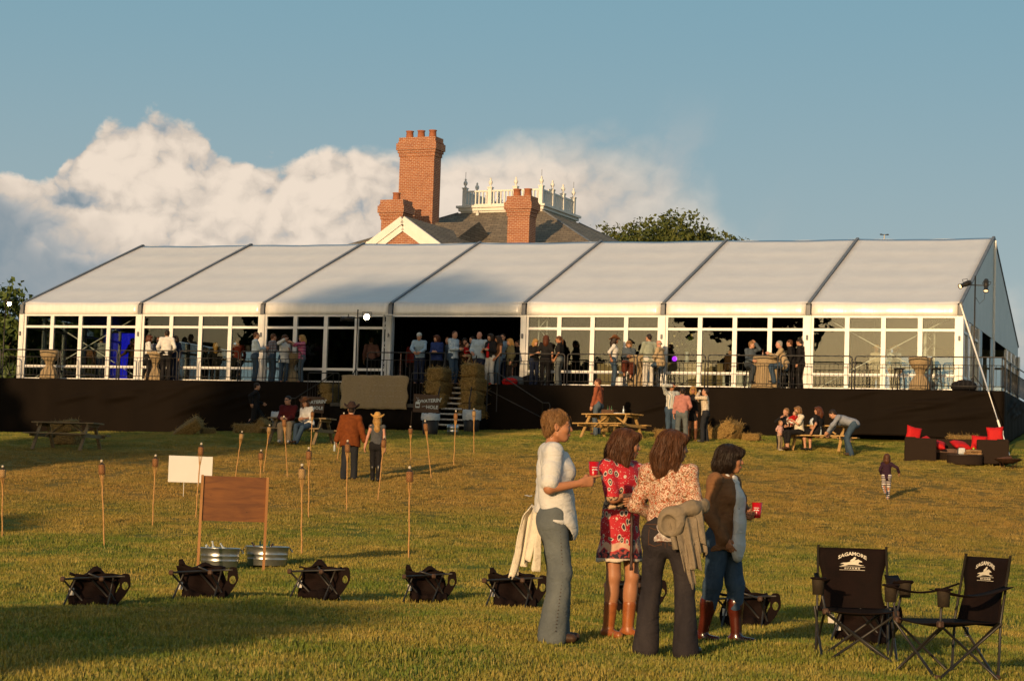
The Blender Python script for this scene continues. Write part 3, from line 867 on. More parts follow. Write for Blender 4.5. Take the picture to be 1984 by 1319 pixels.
tree_at('leafy tree seen through the leftmost glass wall behind the tall table', 118, 584, 112, 9.5, 4.4, 15, leaves=9000, leaf=.20, m=LEAF2, group=BT, lobes=30, crown_lo=.12)
tree_at('shaded leafy tree seen through the glass past the end of the tent', 225, 610, 118, 9.0, 4.2, 16, leaves=7000, leaf=.20, m=LEAF2, group=BT, lobes=30, crown_lo=.12)
tree_at('dense bushy tree at the foot of the left tent end', -35, 600, 92, 7, 3.2, 17, leaves=8000, leaf=.18, m=LEAF2, group=BT, lobes=30, crown_lo=.08)
# ------------------------------------------------------------------ garden torches
BAMBOO = mat('bamboo', (.46, .26, .085), .5, (.36, .18, .055), 14, spec=.3, stretch=(1, 1, 4))
def weave_mat(name, c1, c2, c3):
    m, q, b = shader(name)
    x, y, z = q.sep(q.node('ShaderNodeTexCoord').outputs['Object'])
    a = q.math('MULTIPLY', q.math('ARCTAN2', y, x), 10 / 6.283)
    zz = q.math('MULTIPLY', z, 46)
    ck = q.math('FRACT', q.math('MULTIPLY_ADD', q.math('FLOOR', zz), .5, a))
    f = q.smooth(q.math('ABSOLUTE', q.math('SUBTRACT', ck, .5)), .12, .22)
    c = q.mix(f, c1, c2)
    c = q.mix(q.smooth(q.math('FRACT', zz), .8, .95, 0, .8), c, c3)
    q.put(b.inputs['Base Color'], c); b.inputs['Roughness'].default_value = .6
    bn = q.node('ShaderNodeBump'); bn.inputs['Strength'].default_value = .8; bn.inputs['Distance'].default_value = .006
    q.put(bn.inputs['Height'], f); q.l.new(bn.outputs[0], b.inputs['Normal'])
    return m
WEAVE = weave_mat('woven_cane', (.40, .20, .065), (.20, .075, .022), (.07, .03, .012))
WEAVE2 = weave_mat('pale_woven_cane', (.52, .36, .16), (.34, .20, .075), (.14, .075, .03))
SOOT = mat('sooty_can', (.03, .022, .018), .6, (.05, .03, .02), 20)
WICK = mat('wick', (.62, .55, .44), .9, (.45, .38, .28), 30)
PL = 1.02     # pole length up to the splayed head
def torch_proto(weave, cap=True):
    o = thing('garden_torch', 'x', 'torch')
    pts = [(0, 0, -.10)]; rs = [.0105]
    for k in range(1, 6):
        z = PL * k / 5
        pts += [(0.003 * math.sin(k * 2), .003 * math.cos(k * 3), z - .012), (0.003 * math.sin(k * 2), .003 * math.cos(k * 3), z), (0.003 * math.sin(k * 2), .003 * math.cos(k * 3), z + .012)]; rs += [.0105, .0135, .0105]
    MB().tube(pts, rs, 8).build('pole', BAMBOO, o)
    mb = MB()
    for k in range(8):
        a = 6.283 * k / 8
        mb.beam((.009 * math.cos(a), .009 * math.sin(a), PL - .05), (.036 * math.cos(a), .036 * math.sin(a), PL + .15), .009, .004, up=(math.cos(a), math.sin(a), 0))
    mb.build('splay', BAMBOO, o)
    h = MB().lathe([(.036, PL + .13), (.042, PL + .17), (.045, PL + .22), (.043, PL + .27), (.044, PL + .275), (.044, PL + .285), (.03, PL + .285)], 18)
    for k in range(9):
        z = PL + .145 + k * .0155
        h.tube([((.0425 + .002 * (k % 2)) * math.cos(j * 6.283 / 16), (.0425 + .002 * (k % 2)) * math.sin(j * 6.283 / 16), z) for j in range(16)], .0045, 5, closed=True)
    h.build('basket', weave, o)
    c = MB().lathe([(.034, PL + .284), (.036, PL + .295), (.022, PL + .305), (.014, PL + .312), (.014, PL + .33)], 14).build('oil_can', SOOT, o)
    if cap:
        MB().lathe([(.012, PL + .33), (.017, PL + .335), (.018, PL + .355), (.013, PL + .37), (0, PL + .372)], 12).build('wick', WICK, c)
    return o
TP = [torch_proto(WEAVE), torch_proto(WEAVE2)]
# base pixel, top pixel, kind, what sets it apart
TORCH = [((4, 1040), (3, 916), 1, 'pale cane garden torch alone at the far end of the torches'),
    ((202, 1058), (193, 890), 0, 'dark cane garden torch leaning slightly, left of the white board'),
    ((295, 1020), (299, 880), 0, 'dark cane garden torch standing straight beside the white board'),
    ((379, 1002), (388, 857), 0, 'dark cane garden torch rising in front of the white board'),
    ((455, 930), (467, 844), 1, 'pale cane garden torch leaning right above the plywood board'),
    ((503, 985), (505, 882), 0, 'dark cane garden torch hidden to its head by the plywood board'),
    ((511, 912), (521, 828), 1, 'pale cane garden torch leaning over by the end of the couple\'s bench'),
    ((557, 925), (549, 805), 0, 'brown garden torch in front of the seated man in maroon'),
    ((584, 1072), (583, 898), 1, 'tall pale wicked garden torch right of the galvanised tubs'),
    ((598, 1006), (597, 866), 0, 'dark cane garden torch on the bare earth right of the plywood board'),
    ((602, 872), (605, 796), 0, 'brown garden torch in front of the seated woman in white'),
    ((653, 894), (666, 798), 1, 'thin garden torch leaning behind the man in the rust shirt'),
    ((671, 990), (673, 852), 0, 'dark cane garden torch just behind the heels of the walking man'),
    ((732, 970), (744, 844), 0, 'brown garden torch leaning by the woman in the straw hat'),
    ((796, 915), (795, 826), 0, 'red brown garden torch below the right hand menu sign'),
    ((792, 1082), (793, 903), 0, 'tall dark garden torch standing in front of the red brown one'),
    ((836, 930), (823, 813), 0, 'brown garden torch leaning left with a dangling snuffer'),
    ((879, 904), (883, 794), 0, 'brown garden torch in front of the galvanised keg bucket'),
    ((918, 880), (918, 791), 1, 'pale straight garden torch in front of the lined trash cans')]
used = [False, False]
for bp, tp, kind, lab in TORCH:
    p = hit(*bp)
    L_ = (bp[1] - tp[1]) / ppm(p)
    o = TP[kind] if not used[kind] else copy_tree(TP[kind]); used[kind] = True
    lean = (tp[0] - bp[0]) / (bp[1] - tp[1]) + ROLL * -.0
    roll_fix = math.atan(lean) + ROLL * -1 * 0
    o.location = p - K * max(0, (PL + .37) - L_ - .10) * 0
    sc_ = min(1.08, max(.80, L_ / (PL + .37)))
    o.scale = (1.12, 1.12, sc_)
    o.rotation_euler = (random.uniform(-.05, .05), math.atan(lean) - .018, random.uniform(0, 6))
    # lean is across the view, so turn first, then tip
    o.rotation_mode = 'QUATERNION'
    o.rotation_quaternion = Euler((random.uniform(-.04, .04), math.atan(lean) - .030, 0)).to_quaternion() @ Euler((0, 0, random.uniform(0, 6))).to_quaternion()
    tag(o, lab, 'torch', 'bamboo garden torches on the lawn')

# ------------------------------------------------------------------ boards and tubs
def ply_mat():
    m, q, b = shader('stained_plywood')
    vec = q.node('ShaderNodeTexCoord').outputs['Object']
    n = q.noise(q.vmath('MULTIPLY', vec, (1.2, 1, 7)), 2.2, 6, .6, .8); n2_ = q.noise(vec, 1.8, 4, .6)
    c = q.mix(q.smooth(n, .3, .72), (.215, .080, .020), (.125, .045, .014)); c = q.mix(q.smooth(n2_, .45, .8, 0, .55), c, (.115, .042, .014))
    v_ = q.voro(q.vmath('MULTIPLY', vec, (1, 1, 2)), 5.5); c = q.mix(q.smooth(v_, .09, .03), c, (.08, .028, .01))
    q.put(b.inputs['Base Color'], c); b.inputs['Roughness'].default_value = .6
    return m
PLY = ply_mat(); STAKE = mat('stake_wood', (.42, .21, .075), .7, (.33, .15, .05), 10, stretch=(1, 1, .2))
p0, p1 = hit(382, 1104), hit(511, 1104)
bd = thing('plywood_board', 'blank brown stained plywood board nailed to two stakes in the grass', 'board', p0)
def rel(o, q_): return Vector(q_) - Vector(o.location)
k0 = ppm(p0); zt, zb = (1104 - 921) / k0, (1104 - 1008) / k0
d = p1 - p0; d.z = 0; w_ = d.length
ang = math.atan2(d.y, d.x); bd.rotation_euler = (0, 0, ang)
MB().box((w_ / 2, 0, (zt + zb) / 2), (w_ - .02, .015, zt - zb)).build('panel', PLY, bd)
MB().beam((.0, -.018, -.15), (.015, -.018, zt + .01), .022, .03).build('stake', STAKE, bd)
MB().beam((w_ - .01, -.018, -.15), (w_ + .0, -.018, zt + .005), .022, .03).build('stake', STAKE, bd)
WHITEB = mat('white_board', (.68, .67, .645), .6, (.65, .64, .615), 1.5)
p = hit(355, 962); k0 = ppm(p)
wb = thing('blank_sign', 'blank white rectangular yard sign on two thin wire legs', 'sign', p, R(8))
wd, hh = 84 / k0, 51 / k0; zb = (962 - 934) / k0
MB().box((.12, 0, zb + hh / 2), (wd, .012, hh)).build('panel', WHITEB, wb)
for x in (.0, .28): MB().tube([(x, .012, -.1), (x, .012, zb + hh * .7)], .005, 6).build('wire_leg', ALU, wb)

GALV = mat('galvanised_steel', (.52, .52, .50), .30, (.40, .41, .41), 9, metal=.9, bump=.08, bscale=14, spec=.5)
ICE = mat('ice', (.78, .82, .85), .15, (.6, .66, .70), 25, bump=.9, bscale=60, spec=.8)
GREEN_GL = mat('green_bottle', (.03, .09, .02), .12, (.02, .06, .015), 5, spec=.8)
BROWN_GL = mat('brown_bottle', (.10, .035, .008), .12, (.07, .02, .005), 5, spec=.8)
CLEAR_GL = mat('pale_bottle', (.45, .50, .52), .1, (.35, .40, .42), 5, spec=.8)
def bottle_mesh(s=1.0): return MB().lathe([(0, 0), (.03, 0), (.031, .01), (.031, .12), (.026, .15), (.012, .18), (.0115, .225), (.014, .227), (.014, .24), (0, .24)], 12).mesh('bottle')
BOT = bottle_mesh()
def bottle(p, label, m, group=None, tilt=(0, 0), s=1.0):
    o = link('bottle', BOT.copy(), None, m); o.location = p; o.rotation_euler = (tilt[0], tilt[1], 0); o.scale = (s, s, s)
    return tag(o, label, 'bottle', group)
for px, py, dm, lab, other in ((420, 1100, 80, 'galvanised steel tub of ice with clear bottles beneath the plywood board', 0), (513, 1097, 86, 'galvanised steel tub of ice with green bottles beside the board stake', 1)):
    p = hit(px, py); p = p + Vector((0, .25, 0)); p.z = g(p.x, p.y); k0 = ppm(p); r = dm / k0 / 2; h = 34 / k0 + .02
    o = thing('galvanised_tub', lab, 'tub', p, 0, 'galvanised drink tubs')
    prof = [(r * .86, 0), (r * .87, .01), (r * .90, h * .30), (r * .915, h * .33), (r * .905, h * .36), (r * .92, h * .55), (r * .937, h * .58), (r * .925, h * .61), (r * .96, h * .94), (r * .985, h * .96), (r, h * .985), (r * .985, h), (r * .95, h * .985), (r * .90, h * .6), (r * .84, .02), (0, .02)]
    MB().lathe(prof, 40).build('wall', GALV, o)
    for a in (0, math.pi):
        c = Vector((r * 1.0 * math.cos(a), 0, h * .82)); s_ = math.cos(a)
        MB().tube([c + Vector((0, -.05, .03)), c + Vector((s_ * .03, -.04, -.02)), c + Vector((s_ * .035, .04, -.02)), c + Vector((0, .05, .03))], .006, 6).build('handle', GALV, o)
    rr = random.Random(px); rows = []
    n = 14
    for i in range(n):
        rows.append([( (i / (n - 1) * 2 - 1) * r * .66, (j / (n - 1) * 2 - 1) * r * .66, h * .84 + rr.uniform(-.012, .02)) for j in range(n)])
    MB().sheet(rows, .02, False).build('ice', ICE, o)
    for k in range(5):
        a = rr.uniform(0, 6.28); q_ = r * rr.uniform(.25, .7)
        bottle(p + Vector((q_ * math.cos(a), q_ * math.sin(a), h * .50)), 'green glass bottle cooling in the ice of the galvanised tub by the stake' if other else 'clear bottle cooling in the ice of the galvanised tub under the board',
               (GREEN_GL if k % 3 else BROWN_GL) if other else CLEAR_GL, 'bottles in the tub by the stake' if other else 'bottles in the tub under the board', (rr.uniform(-.9, .9), rr.uniform(-.9, .9)), .9)

# ------------------------------------------------------------------ hay bales
def hay_mat():
    m, q, b = shader('straw')
    vec = q.node('ShaderNodeTexCoord').outputs['Object']
    w1_ = q.noise(q.vmath('MULTIPLY', vec, (3, 9, 30)), 2.5, 5, .65, 1.2); w2_ = q.noise(q.vmath('MULTIPLY', vec, (30, 9, 4)), 2.5, 4, .65, 1.0)
    w_ = q.math('MAXIMUM', w1_, w2_)
    c = q.mix(q.smooth(w_, .42, .72), (.11, .062, .018), (.42, .27, .085))
    q.put(b.inputs['Base Color'], c); b.inputs['Roughness'].default_value = .8; b.inputs['Specular IOR Level'].default_value = .2
    bn = q.node('ShaderNodeBump'); bn.inputs['Strength'].default_value = 1.0; bn.inputs['Distance'].default_value = .03
    q.put(bn.inputs['Height'], w_); q.l.new(bn.outputs[0], b.inputs['Normal'])
    return m
HAY = hay_mat()
STRAW = mat('loose_straw', (.46, .30, .095), .7, (.28, .17, .05), 30)
TWINE = mat('twine', (.30, .16, .05), .8)
def bale_mesh(seed, L_=.92, D_=.46, H_=.38):
    r_ = np.random.default_rng(seed); bm = bmesh.new(); bmesh.ops.create_cube(bm, size=1)
    bmesh.ops.subdivide_edges(bm, edges=bm.edges[:], cuts=11, use_grid_fill=True)
    for v in bm.verts:
        c = v.co; r4 = (abs(c.x * 2) ** 7 + abs(c.y * 2) ** 7 + abs(c.z * 2) ** 7) ** (1 / 7)
        s_ = 1 / max(r4, 1e-6) * max(abs(c.x), abs(c.y), abs(c.z)) * 2
        q_ = Vector((c.x * s_ * L_, c.y * s_ * D_, c.z * s_ * H_))
        for tx in (-.2, .2):                                    # pinched in where the twine runs
            q_.y *= 1 - .05 * math.exp(-((q_.x - tx) / .035) ** 2); q_.z *= 1 - .06 * math.exp(-((q_.x - tx) / .035) ** 2)
        n = q_.normalized()
        v.co = q_ + n * float(r_.normal()) * .010 + Vector((0, 0, H_ / 2))
    me = bpy.data.meshes.new('body'); bm.to_mesh(me); bm.free()
    for p in me.polygons: p.use_smooth = True
    me.materials.append(HAY)
    mb = MB()
    for k in range(420):
        f_ = int(r_.integers(0, 5)); a, b_ = r_.uniform(-.5, .5, 2)
        p = [Vector((a * L_, b_ * D_, H_)), Vector((a * L_, -D_ / 2, (b_ + .5) * H_)), Vector((a * L_, D_ / 2, (b_ + .5) * H_)), Vector((L_ / 2, a * D_, (b_ + .5) * H_)), Vector((-L_ / 2, a * D_, (b_ + .5) * H_))][f_]
        nn = [Vector((0, 0, 1)), Vector((0, -1, 0)), Vector((0, 1, 0)), Vector((1, 0, 0)), Vector((-1, 0, 0))][f_]
        d = Vector(r_.normal(size=3)); d = (d - nn * d.dot(nn) * .6).normalized(); l = r_.uniform(.05, .16); w_ = d.cross(nn)
        if w_.length < .1: continue
        w_ = w_.normalized() * .0035
        e = p + d * l + nn * r_.uniform(.005, .05); p = p - nn * .01
        mb.add([p - w_, p + w_, e + w_ * .6, e - w_ * .6], [(0, 1, 2, 3)])
    st = mb.mesh('loose_straw'); st.materials.append(STRAW)
    mb = MB()
    for tx in (-.2, .2): mb.tube([(tx, -D_ / 2 * .96, .01), (tx, -D_ / 2 * .96, H_ * .97), (tx, D_ / 2 * .96, H_ * .97), (tx, D_ / 2 * .96, .01)], .006, 5)
    tw = mb.mesh('twine'); tw.materials.append(TWINE)
    return me, st, tw
BALES = [bale_mesh(k) for k in range(3)]
def bale(p, rot, label, k=0, s=1.0, group='straw bales'):
    o = thing('straw_bale', label, 'straw bale', p, 0, group, rot=rot); o.scale = (s, s, s)
    for n, me in zip(('body', 'loose_straw', 'twine'), BALES[k % 3]): link(n, me, o)
    return o
def gp(px, py, back=0.0):
    """spot on the lawn below a pixel, pushed back by some metres"""
    p = hit(px, py); p = p + Vector((p.x / p.y, 1, 0)) * back; p.z = g(p.x, p.y); return p
def Rz(a, b=0, c=0): return (R(b), R(c), R(a))
p = gp(126, 862, .0)
bale(p, Rz(-20, 0, 4), 'straw bale on the grass beneath another, behind the weathered picnic table', 0, .9)
bale(p + K * .36, Rz(-32, 8, -6), 'straw bale set on top of another behind the weathered picnic table', 1, .9)
p = gp(372, 842); bale(p + K * .02, (R(28), R(-34), R(-15)), 'big straw bale tipped up on its corner in front of the black skirt', 2, 1.05)
p = gp(402, 841); bale(p, Rz(40), 'small straw bale lying behind the tipped bale', 0, .55)
p = gp(475, 839); bale(p, Rz(15), 'straw bale by the feet of the walking man in black', 1, .8)
p = gp(508, 841); bale(p, (R(0), R(-50), R(-30)), 'straw bale leaning upright behind the walking man in black', 2, .9)
p = gp(1172, 838); bale(p, Rz(-25), 'straw bale under the man in the rust shirt by the yellow picnic table', 0, .9)
bale(p + Vector((.1, .1, .33)), Rz(-15), 'straw bale topmost behind the yellow picnic table', 1, .75)
p = gp(1292, 850); bale(p, Rz(8), 'straw bale behind the knees of the man in jeans shading his eyes', 1, .8)
p = gp(1338, 850); bale(p, Rz(-10), 'straw bale behind the booted woman\'s legs', 2, .85)
p = gp(1368, 851); bale(p, (0, R(-48), R(20)), 'straw bale standing askew behind the man in the checked shirt', 0, .8)
p = gp(1400, 852); bale(p, (R(0), R(-28), R(-20)), 'shadowed straw bale slumped against the tall bale by the skirt', 1, 1.2)
p = gp(1425, 853); bale(p + K * .0, (R(8), R(-70), R(-55)), 'tall straw bale standing on end in front of the black skirt', 2, 1.15)
p = gp(1456, 854); bale(p, Rz(-25), 'straw bale with vertical gold stalks at the end of the heap', 0, .62)
p = gp(1865, 868); bale(p + K * .05, Rz(20), 'straw bale peeping over the back of the wicker sofa', 1, .95)
# ------------------------------------------------------------------ picnic tables
PINE = mat('new_pine', (.46, .29, .105), .65, (.36, .21, .07), 5, bump=.15, bscale=30, stretch=(.6, 5, 5))
OLDWOOD = mat('weathered_wood', (.27, .19, .10), .8, (.19, .135, .075), 5, bump=.2, bscale=30, stretch=(.6, 5, 5))
def picnic(label, p, rz, m, L_=1.85, sc=1.0):
    o = thing('picnic_table', label, 'picnic table', p, rz, 'wooden picnic tables'); o.scale = (sc, sc, sc)
    r_ = random.Random(label)
    for k in range(5): MB().box((r_.uniform(-.008, .008), (k - 2) * .146, .735), (L_, .136, .038), bev=.004).build('tabletop_plank', m, o)
    for s_ in (-1, 1):
        for k in range(2): MB().box((r_.uniform(-.008, .008), s_ * (.62 + k * .146), .425), (L_, .136, .038), bev=.004).build('bench_plank', m, o)
        x = s_ * (L_ / 2 - .22)
        for d in (-1, 1): MB().beam((x, d * .68, -.03), (x, d * .20, .712), .04, .09, up=(1, 0, 0)).build('leg', m, o)
        MB().box((x + s_ * .045, 0, .385), (.04, 1.54, .09)).build('bench_support', m, o)
        MB().box((x + s_ * .045, 0, .675), (.04, .70, .075)).build('top_support', m, o)
        MB().beam((x - s_ * .05, 0, .36), (s_ * .12, 0, .70), .04, .08, up=(0, 1, 0)).build('brace', m, o)
    return o
picnic('weathered wooden picnic table in front of the two straw bales', gp(129, 873, .5), R(-14), OLDWOOD)
t2 = picnic('wooden picnic table where the couple sit, trash bags behind it', gp(583, 862, .5), R(-20), OLDWOOD)
t3 = picnic('yellow pine picnic table with bottles, beside the man in the rust shirt', gp(1185, 850, .45), R(-38), PINE)
t4 = picnic('yellow pine picnic table where the family with small children sit', gp(1592, 878, .95), R(-24), PINE)
def on(o, x, y, z): return Vector(o.location) + Matrix.Rotation(o.rotation_euler.z, 3, 'Z') @ Vector((x, y, z))
CRATE = mat('crate_wood', (.10, .05, .022), .7, (.07, .032, .015), 8)
o = thing('wooden_crate', 'small dark wooden caddy on the yellow pine picnic table', 'crate', on(t3, -.15, .05, .756), R(-30))
for x, y, w_, d_ in ((0, -.13, .42, .014), (0, .13, .42, .014), (-.203, 0, .014, .246), (.203, 0, .014, .246)): MB().box((x, y, .065), (w_, d_, .13)).build('side', CRATE, o)
MB().box((0, 0, .007), (.39, .245, .014)).build('bottom', CRATE, o)
for k in range(3): bottle(on(t3, -.22 + .07 * k, .06, .775), 'bottle standing in the dark caddy on the yellow pine table', BROWN_GL if k % 2 else GREEN_GL, 'bottles in the caddy')
bottle(on(t3, .42, .0, .756), 'clear bottle standing alone on the yellow pine picnic table', CLEAR_GL)
o = link('paper_stack', MB().box((0, 0, .012), (.3, .22, .024), bev=.003).mesh('paper_stack'), None, WHITEB); o.location = on(t3, .3, -.05, .756); o.rotation_euler = (0, 0, .3)
tag(o, 'small stack of white paper on the yellow pine picnic table', 'paper')
bottle(on(t4, .15, -.70, .446), 'pale bottle on the bench of the family picnic table', CLEAR_GL)
bag = MB().lathe([(.0, 0), (.13, .01), (.15, .08), (.10, .17), (.05, .22), (.0, .23)], 14).mesh('plastic_bag')
for v in bag.vertices: v.co += Vector((random.uniform(-.02, .02), random.uniform(-.02, .02), random.uniform(-.012, .012)))
o = link('plastic_bag', bag, None, mat('plastic_bag', (.62, .66, .68), .3, (.4, .46, .5), 9)); o.location = on(t4, -.25, .0, .756); tag(o, 'crumpled white plastic bag on the family picnic table', 'bag')
o = link('drinking_cup', MB().lathe([(.03, 0), (.042, .11), (.039, .11), (.028, .01), (0, .01)], 14).mesh('drinking_cup'), None, WHITEB); o.location = on(t4, .55, -.08, .756); tag(o, 'white drinking cup on the family picnic table by the bending man', 'cup')

# ------------------------------------------------------------------ folding camp chairs
CANVAS = mat('chair_canvas', (.0090, .0036, .0026), .85, (.0055, .0025, .0019), 6, bump=.35, bscale=14, spec=.15)
MESHC = mat('chair_net', (.022, .014, .008), .8, (.03, .02, .01), 30)
JOINT = mat('plastic_joint', (.07, .035, .018), .6, (.05, .025, .014), 20)
PRINT = mat('cream_print', (.72, .66, .54), .7)
TAGW = mat('care_tag', (.72, .70, .66), .7)
def text_mesh(body, size, M, extr=.0008, sx=1.0, offset=0.0, spacing=1.0):
    c = bpy.data.curves.new('txt', 'FONT'); c.body = body; c.size = size; c.align_x = 'CENTER'; c.extrude = extr; c.offset = offset; c.space_character = spacing
    c.resolution_u = 2
    o = bpy.data.objects.new('txt', c); COL.objects.link(o)
    dg = bpy.context.evaluated_depsgraph_get()
    me = bpy.data.meshes.new_from_object(o.evaluated_get(dg)); bpy.data.objects.remove(o)
    for v in me.vertices: v.co = M @ Vector((v.co.x * sx, v.co.y, v.co.z))
    return me
CW, CD, SH = .26, .235, .43
def chair_proto(cut=1.0):
    o = thing('camp_chair', 'x', 'chair')
    T_ = .0105
    def tb(name, pts, m=BLK, r=T_): return MB().tube(pts, r, 8).build(name, m, o)
    for s_ in (-1, 1):
        tb('back_post', [(s_ * (CW + .035), CD + .03, .0), (s_ * (CW + .03), CD + .05, SH), (s_ * (CW + .02), CD + .14, .93)])
        tb('front_post', [(s_ * (CW + .02), -CD - .02, SH - .03), (s_ * (CW + .05), -CD - .035, SH + .10), (s_ * (CW + .06), -CD + .02, .655)])
        # side crossing legs
        tb('side_leg', [(s_ * (CW + .035), -CD - .04, .005), (s_ * (CW + .05), CD + .045, SH - .01)])
        tb('side_leg', [(s_ * (CW + .05), CD + .02, .005), (s_ * (CW + .03), -CD - .02, SH - .03)])
        tb('front_leg', [(s_ * (CW + .02), -CD - .05, .005), (-s_ * (CW + .02), -CD - .025 - .02 * s_, SH - .03)])
        tb('rear_leg', [(s_ * (CW + .02), CD + .02 * s_, .005), (-s_ * (CW + .03), CD + .06 + .02 * s_, SH)])
        for y in (-CD - .045, CD + .025):
            MB().box((s_ * (CW + .025), y, .018), (.05, .045, .036), bev=.008).build('foot', JOINT, o)
        MB().box((s_ * (CW + .02), -CD - .02, SH - .02), (.05, .05, .05), bev=.01).build('joint', JOINT, o)
        # arm: cloth strip, sagging, with a cup holder at the front
        rows = []
        for k in range(9):
            f_ = k / 8; y = CD + .10 - f_ * (2 * CD + .20); z = .70 - .06 * math.sin(math.pi * f_) - .03 * f_
            wv = .045 + .03 * f_
            rows.append([(s_ * (CW + .03) - wv * .6, y, z), (s_ * (CW + .05), y, z - .008), (s_ * (CW + .07) + wv, y, z)])
        arm = MB().sheet(rows, .008).build('armrest', CANVAS, o)
        cx, cy = s_ * (CW + .085), -CD - .04
        MB().lathe([(.052, 0), (.050, -.02), (.045, -.13), (.0, -.13), (.0, -.125), (.042, -.125), (.046, -.02), (.046, 0)], 16, Matrix.Translation((cx, cy, .672))).build('cup_holder', MESHC, arm)
        ring = [(cx + .056 * math.cos(6.283 * j / 16), cy + .062 * math.sin(6.283 * j / 16), .672) for j in range(16)]
        MB().tube(ring, .009, 6, closed=True).build('cup_rim', CANVAS, arm)
    rows = []
    for i in range(9):
        x = (i / 8 * 2 - 1) * (CW + .015); e = 1 - (i / 4 - 1) ** 2
        rows.append([(x, -CD - .02 + (2 * CD + .05) * j / 8, SH - .045 * e * math.sin(math.pi * (.15 + .85 * j / 8)) - .008) for j in range(9)])
    st = MB().sheet(rows, .008).build('seat', CANVAS, o)
    rows = []
    for i in range(11):
        f_ = i / 10 * 2 - 1; row = []
        for j in range(13):
            h = j / 12; z = SH - .04 + h * .52
            w_ = CW + .025 + .0 * h - .045 * math.sin(math.pi * min(1, h * 1.25)) * (1 if h < .8 else 0)
            y = CD + .055 + (.09 * h) + .045 * (1 - f_ * f_) * math.sin(math.pi * min(1, h + .18)) + .006 * math.sin(13 * h + 5 * f_)
            row.append((f_ * w_, y, z))
        rows.append(row)
    bk = MB().sheet(rows[::-1], .010).build('backrest', CANVAS, o)
    # printed emblem: name in an arch, a running horse with its rider, a second line
    def by(x, z):                                             # front face of the back cloth
        h = (z - SH + .04) / .52; f_ = x / CW
        return CD + .055 + .09 * h + .045 * (1 - f_ * f_) * math.sin(math.pi * min(1, h + .18)) - .010
    def wrap(me, z0):
        for v in me.vertices:
            x, z, d = v.co.x, v.co.y + z0, v.co.z
            v.co = Vector((x, by(x, z) - d - .006, z))
        return me
    def arch(me, amt):
        for v in me.vertices: v.co.y -= amt * v.co.x ** 2
        return me
    link('name_print', wrap(arch(text_mesh('SAGAMORE', .040, Matrix(), .0006, 1.12, .0012), 2.6), .852), bk, PRINT)
    link('name_print', wrap(text_mesh('III F A R M III', .019, Matrix(), .0006, 1.25, .0006), .738), bk, PRINT)
    hs = [(-.10, .012), (-.075, .022), (-.045, .024), (-.02, .030), (.0, .034), (.02, .040), (.035, .048), (.048, .052), (.058, .046), (.078, .036), (.08, .028), (.06, .030), (.052, .024), (.05, .012), (.075, .006), (.098, .004), (.07, .0), (.04, .004), (.01, .006), (-.03, .004), (-.06, -.004), (-.10, -.006), (-.065, .006), (-.075, .012)]
    jk = [(-.022, .032), (-.012, .048), (.006, .058), (.014, .070), (.026, .070), (.030, .060), (.020, .052), (.030, .046), (.012, .040), (.0, .034)]
    for poly in (hs, jk):
        n = len(poly); vs = [(x, z, d) for d in (.0006, -.0006) for x, z in poly]
        me = bpy.data.meshes.new('emblem'); me.from_pydata(vs, [], [tuple(range(n)), tuple(range(2 * n - 1, n - 1, -1))] + [(i, n + i, n + (i + 1) % n, (i + 1) % n) for i in range(n)])
        link('horse_emblem', wrap(me, .768), bk, PRINT)
    mb = MB()
    for zz in (.758, .731):
        for k in range(10):
            x0_, x1_ = -.105 + .021 * k, -.105 + .021 * (k + 1)
            mb.add([(x0_, by(x0_, zz) - .006, zz - .0015), (x1_, by(x1_, zz) - .006, zz - .0015), (x1_, by(x1_, zz) - .006, zz + .0015), (x0_, by(x0_, zz) - .006, zz + .0015)], [(0, 1, 2, 3)])
    mb.build('rule_print', PRINT, bk)
    MB().box((-.17, CD + .075, SH - .10), (.05, .003, .075)).build('care_tag', TAGW, st)
    return o
CH = chair_proto()
def place_chair(p, rz, label, tip=None, group=None, s=1.0, first=False):
    o = CH if first else copy_tree(CH)
    o.location = p; o.scale = (s, s, s); o.rotation_euler = (0, 0, rz)
    if tip:
        # fallen forward on its arms, the feet towards the viewer
        o.rotation_mode = 'QUATERNION'
        o.rotation_quaternion = Euler((0, 0, rz)).to_quaternion() @ Euler((R(tip[0]), R(tip[1]), 0)).to_quaternion()
    return tag(o, label, 'chair', group)
pc = gp(1658, 1284, .12)
place_chair(pc, R(-2), 'upright black camp chair turned towards the viewer, full emblem on its back', s=.92, first=True, group='upright camp chairs')
pc = gp(1832, 1312, .10)
place_chair(pc, R(-66), 'upright black camp chair seen from the side, emblem turned half away', s=.92, group='upright camp chairs')
